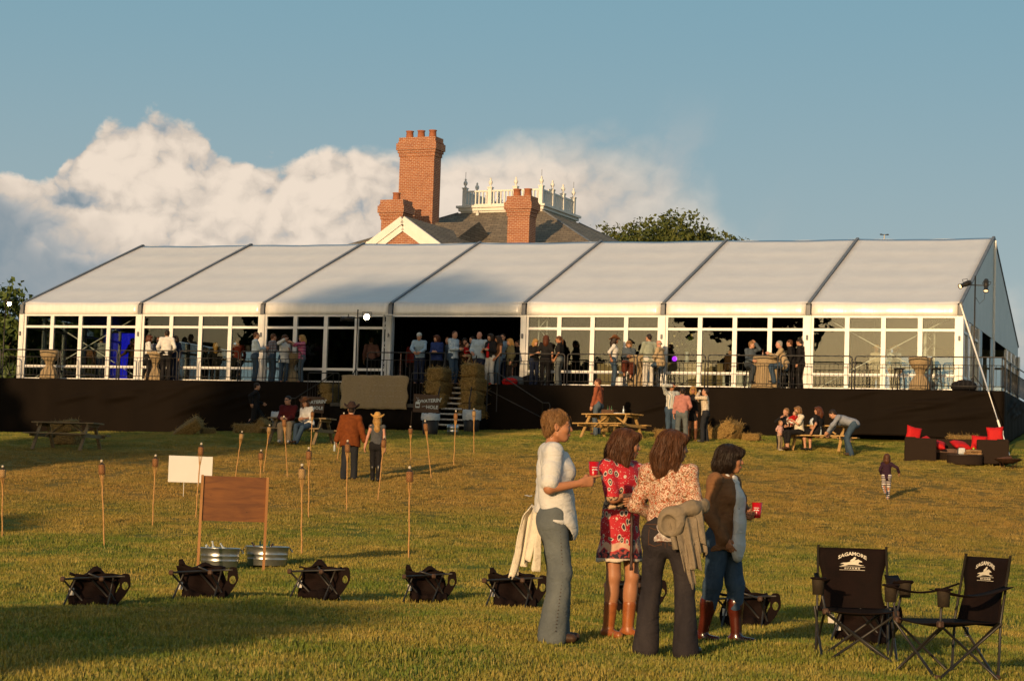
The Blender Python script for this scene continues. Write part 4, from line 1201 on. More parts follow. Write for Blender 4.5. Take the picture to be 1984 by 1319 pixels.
def toppled_proto(seed):
    """camp chair collapsed on its face: bars and joints on top, slack cloth below, one arm with its cup hole standing up"""
    r_ = random.Random(seed); u = r_.uniform
    o = thing('camp_chair', 'x', 'chair')
    A, B, C, D = Vector((-.34, -.10 + u(-.03, .03), .29)), Vector((.20, -.01, .325)), Vector((.31, .0, .33)), Vector((u(-.06, .10), -.17, .305))
    MB().tube([A, B, C], .0105, 8).build('top_bar', BLK, o); MB().tube([Vector((D.x - .13, .02, .35)), D], .0105, 8).build('top_bar', BLK, o)
    for q_ in (A, D): MB().box(q_, (.052, .05, .052), None, .012, u(-.3, .3)).build('joint', JOINT, o)
    for s_, e in ((A, (u(-.12, -.02), .0, .01)), (D, (.25, .03, .02)), ((-.20, -.02, .305), (-.32 + u(-.03, .03), -.13, .0)), ((.19, -.01, .32), (.10 + u(-.08, .06), -.14, .0)), ((-.05, .03, .30), (.22, .05, .03))):
        MB().tube([s_, e], .0105, 8).build('leg', BLK, o)
    nx_, nz_ = 19, 13; w1_, w2_, w3_ = u(0, 6), u(0, 6), u(0, 6)
    rows = []
    for i in range(nx_):
        f_ = i / (nx_ - 1); row = []
        for j in range(nz_):
            g_ = j / (nz_ - 1); x = -.25 + .49 * f_ + .05 * (g_ - .5) * (1 if seed % 2 else -1) + .02 * math.sin(5 * g_ + w1_); z = .345 - .33 * g_ + .012 * math.sin(7 * f_ + w2_)
            y = .03 + .10 * math.sin(math.pi * g_) * (.5 + .5 * math.sin(math.pi * f_)) - .05 * g_ + .018 * math.sin(11 * f_ + 4 * g_ + w3_) + .012 * math.sin(19 * g_ - 7 * f_ + w1_)
            row.append((x, y, z))
        rows.append(row)
    st = MB().sheet(rows, .010).build('seat', CANVAS, o)
    hp_ = u(.25, .6); rows = []
    for i in range(15):
        f_ = i / 14; pk = .055 * math.exp(-((f_ - hp_) / .16) ** 2) + .02 * math.sin(9 * f_ + w2_) + (.05 if f_ < .08 and seed % 2 else 0)
        rows.append([(-.27 + .50 * f_, .02 + .10 * g_, .325 + (pk + .02) * math.sin(math.pi * min(1, .15 + g_ * .8)) + .010 * math.sin(13 * f_ + 3 * g_)) for g_ in [j / 8 for j in range(9)]])
    MB().sheet(rows, .010).build('backrest', CANVAS, o)
    rows = []
    for i in range(25):
        f_ = i / 24; rr_ = .052 + .022 * math.sin(8 * f_ + w3_) + .012 * math.sin(21 * f_ + w1_)
        rows.append([(-.22 + .46 * f_, .0 + rr_ * 1.15 * math.cos(a_), .045 + rr_ * math.sin(a_)) for a_ in [6.283 * j / 14 for j in range(14)]])
    MB().sheet(rows, .006).build('slack_cloth', CANVAS, o)
    # arm with an oval cup hole
    N = 28; cx, cz = .315 + u(-.01, .01), .225; vs = []
    outer = []
    for k in range(N):
        a_ = 6.283 * k / N; ca, sa = math.cos(a_), math.sin(a_)
        zz = cz + (.135 if sa > 0 else .20) * sa; wd = .058 if zz > .12 else .035 + .023 * max(0, zz / .12)
        outer.append((cx + (wd * math.copysign(abs(ca) ** .45, ca)) - (max(0, cz - zz) * .55), zz))
    for yo in (-.006, .006):
        vs += [(x, .0 + yo + .03 * (z - .2), z) for x, z in outer] + [(cx + .034 * math.cos(6.283 * k / N), .0 + yo + .03 * (cz - .2), cz + .006 + .042 * math.sin(6.283 * k / N)) for k in range(N)]
    fs = []
    for k in range(N):
        k2 = (k + 1) % N
        fs += [(k, k2, N + k2, N + k), (2 * N + k2, 2 * N + k, 3 * N + k, 3 * N + k2), (k2, k, 2 * N + k, 2 * N + k2), (N + k, N + k2, 3 * N + k2, 3 * N + k)]
    MB().add(vs, fs).build('armrest', CANVAS, o)
    MB().box((-.24, -.01, .16), (.05, .004, .075), None, 0, .2).build('care_tag', TAGW, st)
    return o
FALL = [((182, 1177), 12, 0, 'toppled black camp chair at the open end of the row'), ((392, 1167), 6, 1, 'toppled black camp chair in front of the plywood board'),
        ((618, 1163), -20, 2, 'toppled black camp chair in the shade streak right of the tubs'), ((828, 1166), 16, 3, 'toppled black camp chair alone between two gaps in the row'),
        ((995, 1180), 4, 1, 'toppled black camp chair beside the woman in the white tee'), ((1228, 1190), 3, 3, 'toppled black camp chair behind the women in red and orange'),
        ((1446, 1218), 10, 2, 'toppled black camp chair behind the woman in the brown blazer'), ((1672, 1250), -6, 0, 'toppled black camp chair behind the upright chair')]
TOP = [toppled_proto(k) for k in range(4)]; used = set()
for (px, py), rz, kind, lab in FALL:
    o = TOP[kind] if kind not in used else copy_tree(TOP[kind]); used.add(kind)
    o.location = gp(px, py, .10); o.rotation_euler = (0, 0, R(rz)); o.scale = (.86 * (1 + .06 * math.sin(px)), .86, .90 * (1 + .08 * math.cos(px * 1.3)))
    tag(o, lab, 'chair', 'toppled camp chairs in a row')

# ------------------------------------------------------------------ wicker sofa, cushions, low table, fire bowl
def wicker():
    m, q, b = shader('brown_wicker')
    vec = q.node('ShaderNodeTexCoord').outputs['Object']
    x, y, z = q.sep(vec)
    a = q.math('SINE', q.math('MULTIPLY', q.math('ADD', x, y), 190)); b2 = q.math('SINE', q.math('MULTIPLY', z, 190))
    f = q.math('MULTIPLY_ADD', q.math('MULTIPLY', a, b2), .5, .5)
    q.put(b.inputs['Base Color'], q.mix(f, (.016, .010, .007), (.032, .021, .015))); b.inputs['Roughness'].default_value = .8; b.inputs['Specular IOR Level'].default_value = .08
    bn = q.node('ShaderNodeBump'); bn.inputs['Strength'].default_value = .5; bn.inputs['Distance'].default_value = .006
    q.put(bn.inputs['Height'], f); q.l.new(bn.outputs[0], b.inputs['Normal'])
    return m
WICK_M = wicker()
REDC = mat('red_cushion', (.50, .006, .006), .75, (.42, .005, .006), 5, bump=.2, bscale=12)
TAUPE = mat('seat_pad', (.145, .085, .062), .85, (.11, .066, .05), 5, bump=.1, bscale=30)
sp = gp(1852, 899, .35); ks = ppm(sp)
sofa = thing('wicker_sofa', 'curved brown wicker sofa with seat pads, beneath the tent prop', 'sofa', sp, R(-8))
SW = 196 / ks / 2
def arc_box(r0, r1, a0, a1, z0, z1, n=14):
    mb = MB(); vs = []
    for k in range(n + 1):
        a = a0 + (a1 - a0) * k / n
        for r_, z in ((r0, z0), (r1, z0), (r1, z1), (r0, z1)): vs.append((r_ * math.cos(a) * 1.0, r_ * math.sin(a) * .72, z))
    fs = [tuple(q_ + 4 * k for q_ in f_) for k in range(n) for f_ in ((0, 4, 5, 1), (1, 5, 6, 2), (2, 6, 7, 3), (3, 7, 4, 0))] + [(0, 1, 2, 3), tuple(4 * n + q_ for q_ in (3, 2, 1, 0))]
    return mb.add(vs, fs)
arc_box(SW * .80, SW, R(-4), R(184), 0, .72).build('back', WICK_M, sofa)
arc_box(SW * .42, SW * .795, R(2), R(178), 0, .30).build('base', WICK_M, sofa)
for k in range(4): arc_box(SW * .40, SW * .785, R(4 + k * 43.2), R(4 + (k + 1) * 43.2 - 1.0), .304, .42, 5).build('seat_pad', TAUPE, sofa)
for s_ in (-1, 1): MB().box((s_ * SW * .70, -SW * .10, .345), (SW * .62, .20, .69), bev=.02).build('arm', WICK_M, sofa)
def cushion_mesh(seed):
    r_ = np.random.default_rng(seed); n = 13; top = []; vs = []; fs = []
    for sgn in (1, -1):
        for i in range(n):
            for j in range(n):
                u_, v_ = i / (n - 1) * 2 - 1, j / (n - 1) * 2 - 1
                h = ((1 - u_ ** 4) * (1 - v_ ** 4)) ** .6 * .085 + .004
                pin = 1 - .10 * (1 - abs(u_ * v_)) * max(abs(u_), abs(v_)) ** 3
                vs.append((u_ * .23 * pin, v_ * .23 * pin, sgn * h + r_.normal() * .002))
    for s_ in (0, 1):
        for i in range(n - 1):
            for j in range(n - 1):
                q_ = (i * n + j, (i + 1) * n + j, (i + 1) * n + j + 1, i * n + j + 1); q_ = tuple(k + s_ * n * n for k in q_)
                fs.append(q_ if s_ == 0 else q_[::-1])
    ring = [(0, j) for j in range(n)] + [(i, n - 1) for i in range(1, n)] + [(n - 1, j) for j in range(n - 2, -1, -1)] + [(i, 0) for i in range(n - 2, 0, -1)]
    ring = [i * n + j for i, j in ring]
    for a, b_ in zip(ring, ring[1:] + ring[:1]): fs.append((a, b_, b_ + n * n, a + n * n))
    me = bpy.data.meshes.new('cushion'); me.from_pydata(vs, [], fs)
    for p in me.polygons: p.use_smooth = True
    me.materials.append(REDC); return me
CU = [cushion_mesh(k) for k in range(2)]
def cushion(x, y, z, rx, ry, rz, lab, k=0, s=1.0):
    o = link('cushion', CU[k % 2]); o.location = on(sofa, x, y, z); o.rotation_euler = (R(rx), R(ry), R(rz)); o.scale = (s, s, s)
    tag(o, lab, 'cushion', 'red cushions on the wicker sofa')
cushion(-SW * .83, .10, .80, 80, 12, 10, 'red cushion perched upright on the bare end of the sofa back')
cushion(-SW * .58, .18, .58, 35, -20, 30, 'red cushion slumped beside the upright one on the sofa', 1)
cushion(-SW * .36, .30, .53, 18, 12, -10, 'red cushion lying flat near the middle of the sofa', 0, 1.1)
cushion(SW * .10, .36, .53, 20, 6, 15, 'red cushion lying flat behind the log pile', 1, 1.1)
cushion(SW * .46, .34, .62, 62, 4, -12, 'red cushion leaning back between the flat one and the tall one', 0)
cushion(SW * .55, .14, .52, 18, -8, 20, 'red cushion lying in front of the leaning cushions', 1)
cushion(SW * .76, .14, .84, 82, -4, -8, 'red cushion standing tall on the sofa end by the prop', 0, 1.05)
tp = gp(1872, 902, .0); ot = thing('low_table', 'low oval wicker table in front of the sofa', 'table', tp + Vector((0, .2, 0)), R(-8))
ot.location.z = g(ot.location.x, ot.location.y)
Mx = Matrix.Scale(.6, 4, (0, 1, 0))
MB().lathe([(.49, 0), (.50, .02), (.50, .27), (.0, .27)], 36, Mx).build('base', WICK_M, ot)
MB().lathe([(0, .272), (.505, .272), (.51, .28), (.505, .292), (0, .292)], 36, Mx).build('table_top', mat('smoked_top', (.05, .035, .028), .3, spec=.5), ot)
LOG = mat('split_log', (.33, .20, .09), .8, (.22, .12, .05), 8, stretch=(1, 4, 4))
for k, (x, y, z, a, b_) in enumerate(((.22, -.02, .295, 20, 0), (.32, .05, .295, -25, 0), (.10, .06, .295, 35, 0), (.20, .02, .37, -18, 0), (.30, -.04, .365, 30, 4))):
    o = link('log', MB().lathe([(.0, -.17), (.055, -.17), (.06, 0), (.052, .17), (0, .17)], 7, Matrix.Rotation(R(90), 4, 'Y') @ Matrix.Scale(.7, 4, (1, 0, 0)), smooth=False).mesh('log'), None, LOG)
    o.location = on(ot, x, y, z + .04); o.rotation_euler = (0, 0, R(a - 8)); tag(o, 'split log in the pile on the low oval table', 'log', 'logs on the low table')
o = thing('lantern', 'small white and black lantern box on the low oval table', 'lantern', on(ot, -.10, .0, .294), R(10))
MB().box((0, 0, .10), (.19, .14, .18), bev=.02).build('glass_box', mat('frosted', (.60, .62, .62), .4), o)
MB().box((0, 0, .006), (.21, .16, .012)).build('base', BLK, o); MB().tube([(-.11, 0, .01), (-.115, 0, .15), (-.06, 0, .225), (.06, 0, .225)], .009, 6).build('handle', BLK, o)
o = link('tennis_ball', MB().lathe([(0, -.033), (.02, -.026), (.033, 0), (.02, .026), (0, .033)], 12).mesh('tennis_ball'), None, mat('lime_ball', (.42, .62, .05), .8)); o.location = on(ot, .24, .0, .475); tag(o, 'lime green ball resting on the logs of the low table', 'ball')
fp = gp(1953, 910, .1); fb = thing('fire_bowl', 'rusty iron fire bowl on a curved stand by the sofa end', 'fire bowl', fp)
RUST = mat('rusty_iron', (.085, .035, .018), .8, (.05, .02, .012), 9, bump=.3, bscale=40)
MB().lathe([(0, .16), (.15, .175), (.30, .23), (.40, .29), (.415, .295), (.40, .30), (.29, .25), (.14, .195), (0, .18)], 28).build('bowl', RUST, fb)
for k in range(4):
    a = R(45 + 90 * k); c, s_ = math.cos(a), math.sin(a)
    MB().tube([(.30 * c, .30 * s_, .235), (.24 * c, .24 * s_, .10), (.14 * c, .14 * s_, .03), (.22 * c, .22 * s_, .0), (.30 * c, .30 * s_, .012)], .010, 6).build('leg', RUST, fb)
o = link('log', MB().lathe([(.0, -.2), (.055, -.2), (.06, 0), (.052, .2), (0, .2)], 8, Matrix.Rotation(R(80), 4, 'Y'), smooth=False).mesh('log'), None, RUST); o.location = fp + Vector((-.1, 0, .30)); tag(o, 'charred log lying in the rusty fire bowl', 'log')
# ------------------------------------------------------------------ entrance: landing, steps, banner, signs
BURLAP = mat('burlap', (.36, .27, .155), .95, (.29, .21, .115), 30, bump=.5, bscale=160, detail=2)
sl = deck_s(662, -PQ - 1.2, 5.0); sr = deck_s(930, -PQ - 1.2, 5.0)
LZ = DECK_Z - .80                                           # landing a few steps below the platform
en = thing('entrance_stairs', 'black steel entrance stairs and landing in front of the open tent bay', 'stairs', T(0, 0, 0), YAW_T)
l0, l1 = deck_s(655, -PQ - .8, 5), deck_s(868, -PQ - .8, 5)
v0 = -PQ - 1.45
gz0 = g(*T((l0 + l1) / 2, v0, 0).xy)
MB().box(((l0 + l1) / 2, (-PQ - .05 + v0) / 2, LZ - .06), (l1 - l0, abs(v0 + PQ) - .10, .12)).build('landing', BLK, en)
rows = [[(l0 + (l1 - l0) * a / 40, v0 + .02 + .03 * math.sin(a * 1.1), z) for z in (LZ - .13, LZ - .6, gz0 + .02)] for a in range(41)]
MB().sheet(rows, .01).build('landing_skirt', SKIRT, en)
NOSE = mat('grip_tape', (.62, .60, .55), .7, (.3, .28, .25), 18)
sm = deck_s(893, -PQ, DECK_Z - .3); SO = T(sm, -PQ - .06, 0); SWD = 1.0
stp = thing('entrance_steps', 'flight of black steps with pale nosings between the straw stacks', 'stairs', SO, R(-4))
nst = 8; RUN = .26; gz = g(SO.x, SO.y - RUN * nst)
for k in range(nst):
    z = DECK_Z - (k + 1) * (DECK_Z - gz) / (nst + 1); v = -RUN * (k + .5) - .25
    tr_ = MB().box((0, v, z - .02), (SWD, RUN + .02, .04)).build('tread', BLK, stp)
    MB().box((0, v - RUN / 2 - .018, z + .002), (SWD - .02, .014, .05)).build('nosing', NOSE, tr_)
for s_ in (-SWD / 2 - .03, SWD / 2 + .03):
    MB().beam((s_, -.2, DECK_Z - .25), (s_, -.25 - RUN * nst, gz + .02), .05, .20).build('stringer', BLK, stp)
    mb = MB(); a = Vector((s_, -.1, DECK_Z + .95)); b_ = Vector((s_, -.25 - RUN * nst, gz + 1.0))
    mb.tube([a, b_, b_ - K * 1.0], .021, 8).tube([a, a - K * .9], .021, 8).tube([a - K * .5, b_ - K * .5], .014, 6)
    mb.build('handrail', BLK, stp)
st0, st1 = deck_s(868, v0, 4.5), deck_s(926, v0, 4.5); gz = g(*T(st1, v0, 0).xy)
# rail running down to the side, and the rails round the landing
for s_a, s_b, d in ((st1 + .12, st1 + 2.1, 1),):
    mb = MB(); v = -PQ - .9
    a, b_ = Vector((s_a, v, LZ + 1.1)), Vector((s_b, v, gz + 1.0))
    mb.tube([a - K * 1.3, a, a + U * 0 + Vector((.35, 0, 0)), b_, b_ + Vector((.22, 0, 0)), b_ + Vector((.26, 0, -.08)), b_ + Vector((.26, 0, -.45)), b_ + Vector((.0, 0, -.5)), b_ + Vector((0, 0, .0))], .02, 8)
    mb.tube([a - K * .55, b_ - K * .5], .016, 6); mb.tube([b_, b_ - K * 1.0], .02, 8)
    mb.tube([a + Vector((.35, 0, -.02)), a + Vector((.35, 0, -1.3))], .016, 6)
    mb.build('side_rail', BLK, en)
mb = MB(); v = v0 + .1
la = Vector((l0 + .05, v, LZ + 1.0)); lb = Vector((l0 - 1.35, v, gz0 + 1.05))
mb.tube([la, lb, lb + Vector((-.25, 0, 0)), lb + Vector((-.29, 0, -.08)), lb + Vector((-.29, 0, -.48)), lb + Vector((.0, 0, -.52)), lb], .02, 8)
mb.tube([la - K * .5, lb - K * .5], .016, 6); mb.tube([la, la - K * 1.0], .02, 8); mb.tube([lb, lb - K * 1.05], .02, 8)
mb.build('side_rail', BLK, en)
def lrail(px0, px1, v, z, lab):
    a, b_ = deck_s(px0, v, z + .5), deck_s(px1, v, z + .5)
    return rail(T((a + b_) / 2, v, z), YAW_T, lab, (b_ - a) / PW, 'railing panels round the landing', nb=11)
lrail(596, 656, v0 + .5, LZ - .03, 'black railing panel on the landing between the straw and the banner')
lrail(796, 862, v0 + .05, LZ - .03, 'black railing panel on the landing between the banner and the steps')
rail(T(deck_s(825, -PQ + .06), -PQ + .06, DECK_Z - .028), YAW_T, 'black railing panel the man in the cap leans on', .62, 'railing panels round the landing', nb=9)
# banner
b0, b1 = deck_s(661, v0 - .03, 5), deck_s(790, v0 - .03, 5)
ban = thing('burlap_banner', 'plain burlap banner with faded lettering hung over the landing rail', 'banner', T(b0, v0 - .03, 0), YAW_T)
k0 = ppm(T(b0, v0, 5)); zt = LZ + .95; hh = 65 / k0
rows = []
for a in range(29):
    x = (b1 - b0) * a / 28
    rows.append([(x + .03 * math.sin(j * .9) * (1 if a in (0, 28) else .2), -.012 * math.sin(a * .55 + j * .4) - .01 * math.sin(a * 1.7) - .004, zt - hh * j / 14 - .008 * math.sin(a * 1.2) - (.03 if a in (0, 28) and j == 0 else 0)) for j in range(15)])
MB().sheet(rows, .012).build('cloth', BURLAP, ban)
FADED = mat('faded_print', (.43, .35, .235), .9)
rr = random.Random(2)
for k in range(4):
    x = (b1 - b0) * (.52 - .05 * k % .15); z = zt - hh * (.30 + .16 * k)
    mb = MB(); xx = (b1 - b0) * (.50 - .03 * k)
    while xx < (b1 - b0) * .92:
        w_ = rr.uniform(.03, .09); mb.box((xx + w_ / 2, -.044, z), (w_, .004, .022)); xx += w_ + rr.uniform(.015, .12)
    mb.build('faded_line', FADED, ban)
# bales flanking the steps
def bale_stack(px, v, z0, n, labs, tw=.5, s=1.25):
    p = T(deck_s(px, v, z0 + .5), v, z0)
    for k in range(n): bale(p + K * (.36 * s * k) + Vector((random.uniform(-.03, .03), 0, 0)), (0, 0, YAW_T + R(90) + random.uniform(-.1, .1)), labs[k], k, s, 'straw bales stacked by the steps')
bale_stack(852, v0 + .15, LZ - .15, 3, ['straw bale at the foot of the stack behind the menu sign', 'straw bale in the middle of the stack behind the menu sign', 'frayed straw bale topmost of the stack behind the menu sign'])
zb = g(*T(st1 + .5, v0 + .2, 0).xy)
bale_stack(916, -PQ - .95, zb + .42, 4, ['lowest straw bale of the tall stack right of the steps', 'second straw bale up the tall stack right of the steps', 'third straw bale up the tall stack right of the steps', 'shaggy straw bale topmost of the tall stack right of the steps'])
MB().box((deck_s(916, -PQ - .95), -PQ - .95, zb + .20), (.8, 1.1, .40)).build('plinth', SKIRT, en)
bale_stack(641, v0 + .45, LZ - .02, 2, ['lower straw bale on the landing left of the banner', 'upper straw bale on the landing left of the banner'], s=.9)

SIGNB = mat('sign_brown', (.095, .052, .030), .7, (.075, .041, .024), 6)
SIGNW = mat('sign_white', (.60, .63, .60), .7, (.50, .54, .52), 12)
def menu_sign(px0, py0, px1, py1, foot, y, label, tilt):
    """board from (px0,py0) to (px1,py1); its post stands at pixel column foot"""
    c = at((px0 + px1) / 2, (py0 + py1) / 2, y); k_ = ppm(c); w_, h_ = (px1 - px0) / k_, (py1 - py0) / k_
    gzz = g(c.x, c.y)
    o = thing('menu_sign', label, 'sign', (c.x, c.y, gzz), 0, 'brown menu signs by the entrance')
    zc = c.z - gzz
    Mt = Matrix.Translation((0, 0, zc)) @ Matrix.Rotation(tilt, 4, 'Y')
    pn = MB().box((0, 0, 0), (w_, .02, h_), Mt).build('panel', SIGNB, o)
    fx = (foot - (px0 + px1) / 2) / k_
    MB().beam((fx, .016, -.05), (fx * .96, .016, zc - h_ * .45), .028, .02).build('post', SIGNB, o)
    MX = Mt @ Matrix.Translation((0, -.0125, 0)) @ Matrix.Rotation(R(90), 4, 'X')
    s_ = w_ / .82
    def wavy(me, f):
        for v in me.vertices: v.co = MX @ Vector(f(v.co.x, v.co.y, v.co.z))
        return me
    me = text_mesh("WATERIN'", .155 * s_, Matrix(), .001, .98, .004 * s_)
    link('lettering', wavy(me, lambda x, y_, z: (x + .13 * s_, y_ * (1 + .35 * x / s_) + .045 * s_ + .10 * x, z)), pn, SIGNW)
    me = text_mesh('HOLE', .150 * s_, Matrix(), .001, 1.0, .004 * s_)
    link('lettering', wavy(me, lambda x, y_, z: (x + .19 * s_, y_ - .155 * s_ + .02 * x, z)), pn, SIGNW)
    def blob(pts, name, m_, lift):
        n = len(pts); vs = [MX @ Vector((x * s_, y_ * s_, d + lift)) for d in (.001, -.001) for x, y_ in pts]
        mb = MB(); mb.add(vs, [tuple(range(n)), tuple(range(2 * n - 1, n - 1, -1))] + [(i, (i + 1) % n, n + (i + 1) % n, n + i) for i in range(n)]); mb.build(name, m_, pn)
    jug = [(-.335, -.15), (-.215, -.15), (-.205, -.12), (-.205, .02), (-.225, .05), (-.25, .065), (-.25, .09), (-.225, .095), (-.225, .11), (-.29, .11), (-.29, .095), (-.27, .09), (-.27, .065), (-.32, .045), (-.345, .015), (-.345, -.12)]
    blob(jug, 'jug_emblem', SIGNW, 0)
    blob([(-.33, -.105), (-.22, -.105), (-.22, -.035), (-.33, -.035)], 'jug_label', SIGNB, .0025)
    for x, y_, r_ in ((-.30, .145, .012), (-.255, .165, .009), (-.325, .175, .008)): blob([(x + r_ * math.cos(a * .785), y_ + r_ * math.sin(a * .785)) for a in range(8)], 'splash', SIGNW, 0)
    blob([(-.14, -.115), (-.06, -.095), (.0, -.10), (.01, -.093), (-.05, -.083), (-.13, -.10)], 'flourish', SIGNW, 0)
    return o
menu_sign(582, 768, 628, 799, 625, 70.5, 'brown menu sign above the seated couple, right edge leaning', R(2))
menu_sign(801, 764, 851, 799, 797, 70.3, 'brown menu sign in front of the straw stack by the steps', R(1.5))
# trash cans with liners
LINER_B = mat('bin_liner', (.46, .49, .52), .35, (.34, .37, .40), 12, bump=.5, bscale=22, spec=.5)
BINM = mat('bin_black', (.016, .014, .013), .5, spec=.3)
def bin_(px, pyb, wpx, label, hpx, cov=.32, back=0):
    p = gp(px, pyb, back); k_ = ppm(p); r_ = wpx / k_ / 2; h_ = hpx / k_
    o = thing('trash_can', label, 'trash can', p, 0, 'trash cans with clear liners')
    MB().lathe([(r_ * .78, 0), (r_ * .80, .02), (r_ * .95, h_ * .97), (r_ * .93, h_ * .97), (r_ * .76, .03), (0, .03)], 24).build('can', BINM, o)
    prof = [(r_ * .99, h_ * (1 - cov)), (r_ * 1.03, h_ * (1 - cov * .6)), (r_ * .99, h_ * .98), (r_ * .95, h_ * 1.0), (r_ * .90, h_ * .97), (r_ * .8, h_ * .5)]
    mb = MB().lathe(prof, 36, cap=False); rr = random.Random(px)
    mb.v = [(x * (1 + rr.uniform(-.02, .02)), y * (1 + rr.uniform(-.02, .02)), z + rr.uniform(-.02, .02)) for x, y, z in mb.v]
    mb.build('liner', LINER_B, o)
bin_(833, 843, 36, 'lined black trash can under the menu sign by the steps', 42)
bin_(913, 838, 36, 'lined black trash can in front of the tall straw stack', 44, .45)
bin_(945, 828, 34, 'lined black trash can at the end of the stair rail', 40, .45)
bin_(542, 838, 36, 'lined trash can left behind the couple\'s picnic table', 40, .4)
bin_(560, 834, 32, 'lined trash can half hidden behind the seated man in maroon', 42, .4)
p = gp(877, 843, .1); kk = ppm(p); o = thing('keg_bucket', 'galvanised bucket of bottles at the foot of the steps', 'bucket', p)
r_, h_ = 12 / kk, 20 / kk
MB().lathe([(r_ * .9, 0), (r_ * .92, h_ * .3), (r_ * .97, h_ * .33), (r_ * .94, h_ * .37), (r_ * .96, h_ * .65), (r_ * 1.0, h_ * .68), (r_ * .97, h_ * .72), (r_, h_), (r_ * .95, h_), (r_ * .9, h_ * .8), (0, h_ * .8)], 24).build('bucket', GALV, o)
for k in range(4): bottle(p + Vector((r_ * .5 * math.cos(k * 1.6), r_ * .5 * math.sin(k * 1.6), h_ * .65)), 'green bottle in the galvanised bucket at the foot of the steps', GREEN_GL, 'bottles in the bucket', (.2 * math.cos(k), .2 * math.sin(k)), .8)

# ------------------------------------------------------------------ tall tables, stools
def tall_table(px, v, label, kind='tied', h=1.08, r_=.38):
    p = deck(px, v, DECK_Z - .028); o = thing('cocktail_table', label, 'table', p, 0, 'tall tables with burlap cloths')
    n = 60; vs = []; prof = []
    for j in range(17):
        f_ = j / 16; z = h * (1 - f_)
        if kind == 'tied': rr = r_ * (1 - .62 * math.exp(-((f_ - .45) / .20) ** 2)) * (1 if f_ < .45 else .82 + .1 * (f_ - .45))
        else: rr = r_ * (1.0 + .06 * f_)
        prof.append((rr, z, f_))
    for rr, z, f_ in prof:
        for k in range(n):
            a = 6.283 * k / n; w_ = 1 + (.055 * math.sin(k * 1.35) + .04 * math.sin(k * .73 + 1)) * min(1, f_ * 3)
            vs.append((rr * w_ * math.cos(a), rr * w_ * math.sin(a), z))
    fs = [(i * n + (k + 1) % n, i * n + k, (i + 1) * n + k, (i + 1) * n + (k + 1) % n) for i in range(16) for k in range(n)] + [tuple(range(n))]
    MB().add(vs, fs, True).build('tablecloth', BURLAP, o)
    MB().tube([(0, 0, .02), (0, 0, h - .01)], .03, 8).build('pedestal', BLK, o)
    if kind == 'tied': MB().tube([(r_ * .40 * math.cos(6.283 * k / 20), r_ * .40 * math.sin(6.283 * k / 20), h * .55) for k in range(20)], .014, 6, closed=True).build('tie', BURLAP, o)
    return o
CTB = [tall_table(97, -.75, 'tall table in tied burlap standing by itself at the leafy end of the platform'), tall_table(300, -.55, 'tall table in burlap between the man and woman in white', 'tied'),
       tall_table(1238, -.75, 'tall table in tied burlap beside the seated woman in a denim jacket'), tall_table(1484, -.7, 'tall table in straight hanging burlap with a beer bottle on it', 'str', r_=.43),
       tall_table(1783, -.8, 'tall table in tied burlap between two empty stools'), tall_table(563, -.5, 'tall table in burlap behind the woman filming in magenta plaid')]
bottle(Vector(CTB[3].location) + Vector((-.12, -.1, 1.081)), 'brown beer bottle on the straight draped tall table', BROWN_GL)
def stool(px, v, label):
    o = thing('bar_stool', label, 'stool', deck(px, v, DECK_Z - .028), .4, 'black bar stools')
    MB().lathe([(0, .70), (.17, .70), (.18, .72), (.17, .745), (0, .745)], 20).build('seat', BLK, o)
    for k in range(4):
        a = R(45 + 90 * k); c, s_ = math.cos(a), math.sin(a)
        MB().tube([(.12 * c, .12 * s_, .71), (.21 * c, .21 * s_, 0)], .020, 8).build('leg', BLK, o)
    for z, f_ in ((.22, .88), (.40, .66)):
        MB().tube([((.12 + .09 * (1 - z / .71)) * math.cos(R(45 + 90 * k)), (.12 + .09 * (1 - z / .71)) * math.sin(R(45 + 90 * k)), z) for k in range(4)], .012, 6, closed=True).build('rung', BLK, o)
    return o
stool(1742, -.75, 'black bar stool left empty near the railing by the glass corner'); stool(1814, -.85, 'black bar stool left empty between the tied table and the corner post')
stool(1520, -.7, 'black bar stool under the man in the tan shirt'); stool(1455, -.7, 'black bar stool under the woman in the dark denim shirt')
stool(1216, -.75, 'black bar stool under the woman in the denim jacket'); stool(1276, -.75, 'black bar stool under the bald man in khaki')

# ------------------------------------------------------------------ lamps, prop, trusses
GLOW = mat('lit_lens', (1, .8, .5), .3, emit=(1.0, .74, .42), es=60); DIM = mat('dim_lens', (1, .8, .5), .3, emit=(1.0, .62, .28), es=2.2)
def can_light(parent, loc, rot, lens, s=1.0):
    M_ = Matrix.Translation(loc) @ Euler(rot).to_matrix().to_4x4() @ Matrix.Scale(s, 4)
    c = MB().lathe([(.0, -.26), (.07, -.26), (.085, -.20), (.085, -.02), (.07, .0), (.07, .16), (.09, .17), (.09, .20), (.075, .20), (.075, .15), (0, .15)], 18, M_).build('spotlight', BLK, parent)
    MB().lathe([(0, .165), (.074, .165), (.074, .172), (0, .172)], 18, M_).build('lens', lens, c)
    yk = MB().tube([M_ @ Vector(p_) for p_ in ((.09, 0, -.08), (.12, 0, -.08), (.12, .16, -.08), (-.12, .16, -.08), (-.12, 0, -.08), (-.09, 0, -.08))], .010 * s, 6).build('yoke', BLK, c)
def stand(px, v, ztop, label):
    o = thing('light_stand', label, 'light stand', deck(px, v, DECK_Z - .028))
    MB().tube([(0, 0, 0), (0, 0, ztop)], [.026, .022], 8).build('pole', BLK, o)
    for k in range(3): MB().tube([(0, 0, .55), (.42 * math.cos(k * 2.09), .42 * math.sin(k * 2.09), .01)], .014, 6).build('leg', BLK, o)
    return o
o = stand(1887, -.7, 3.75, 'black light stand with two spotlights at the open corner of the platform')
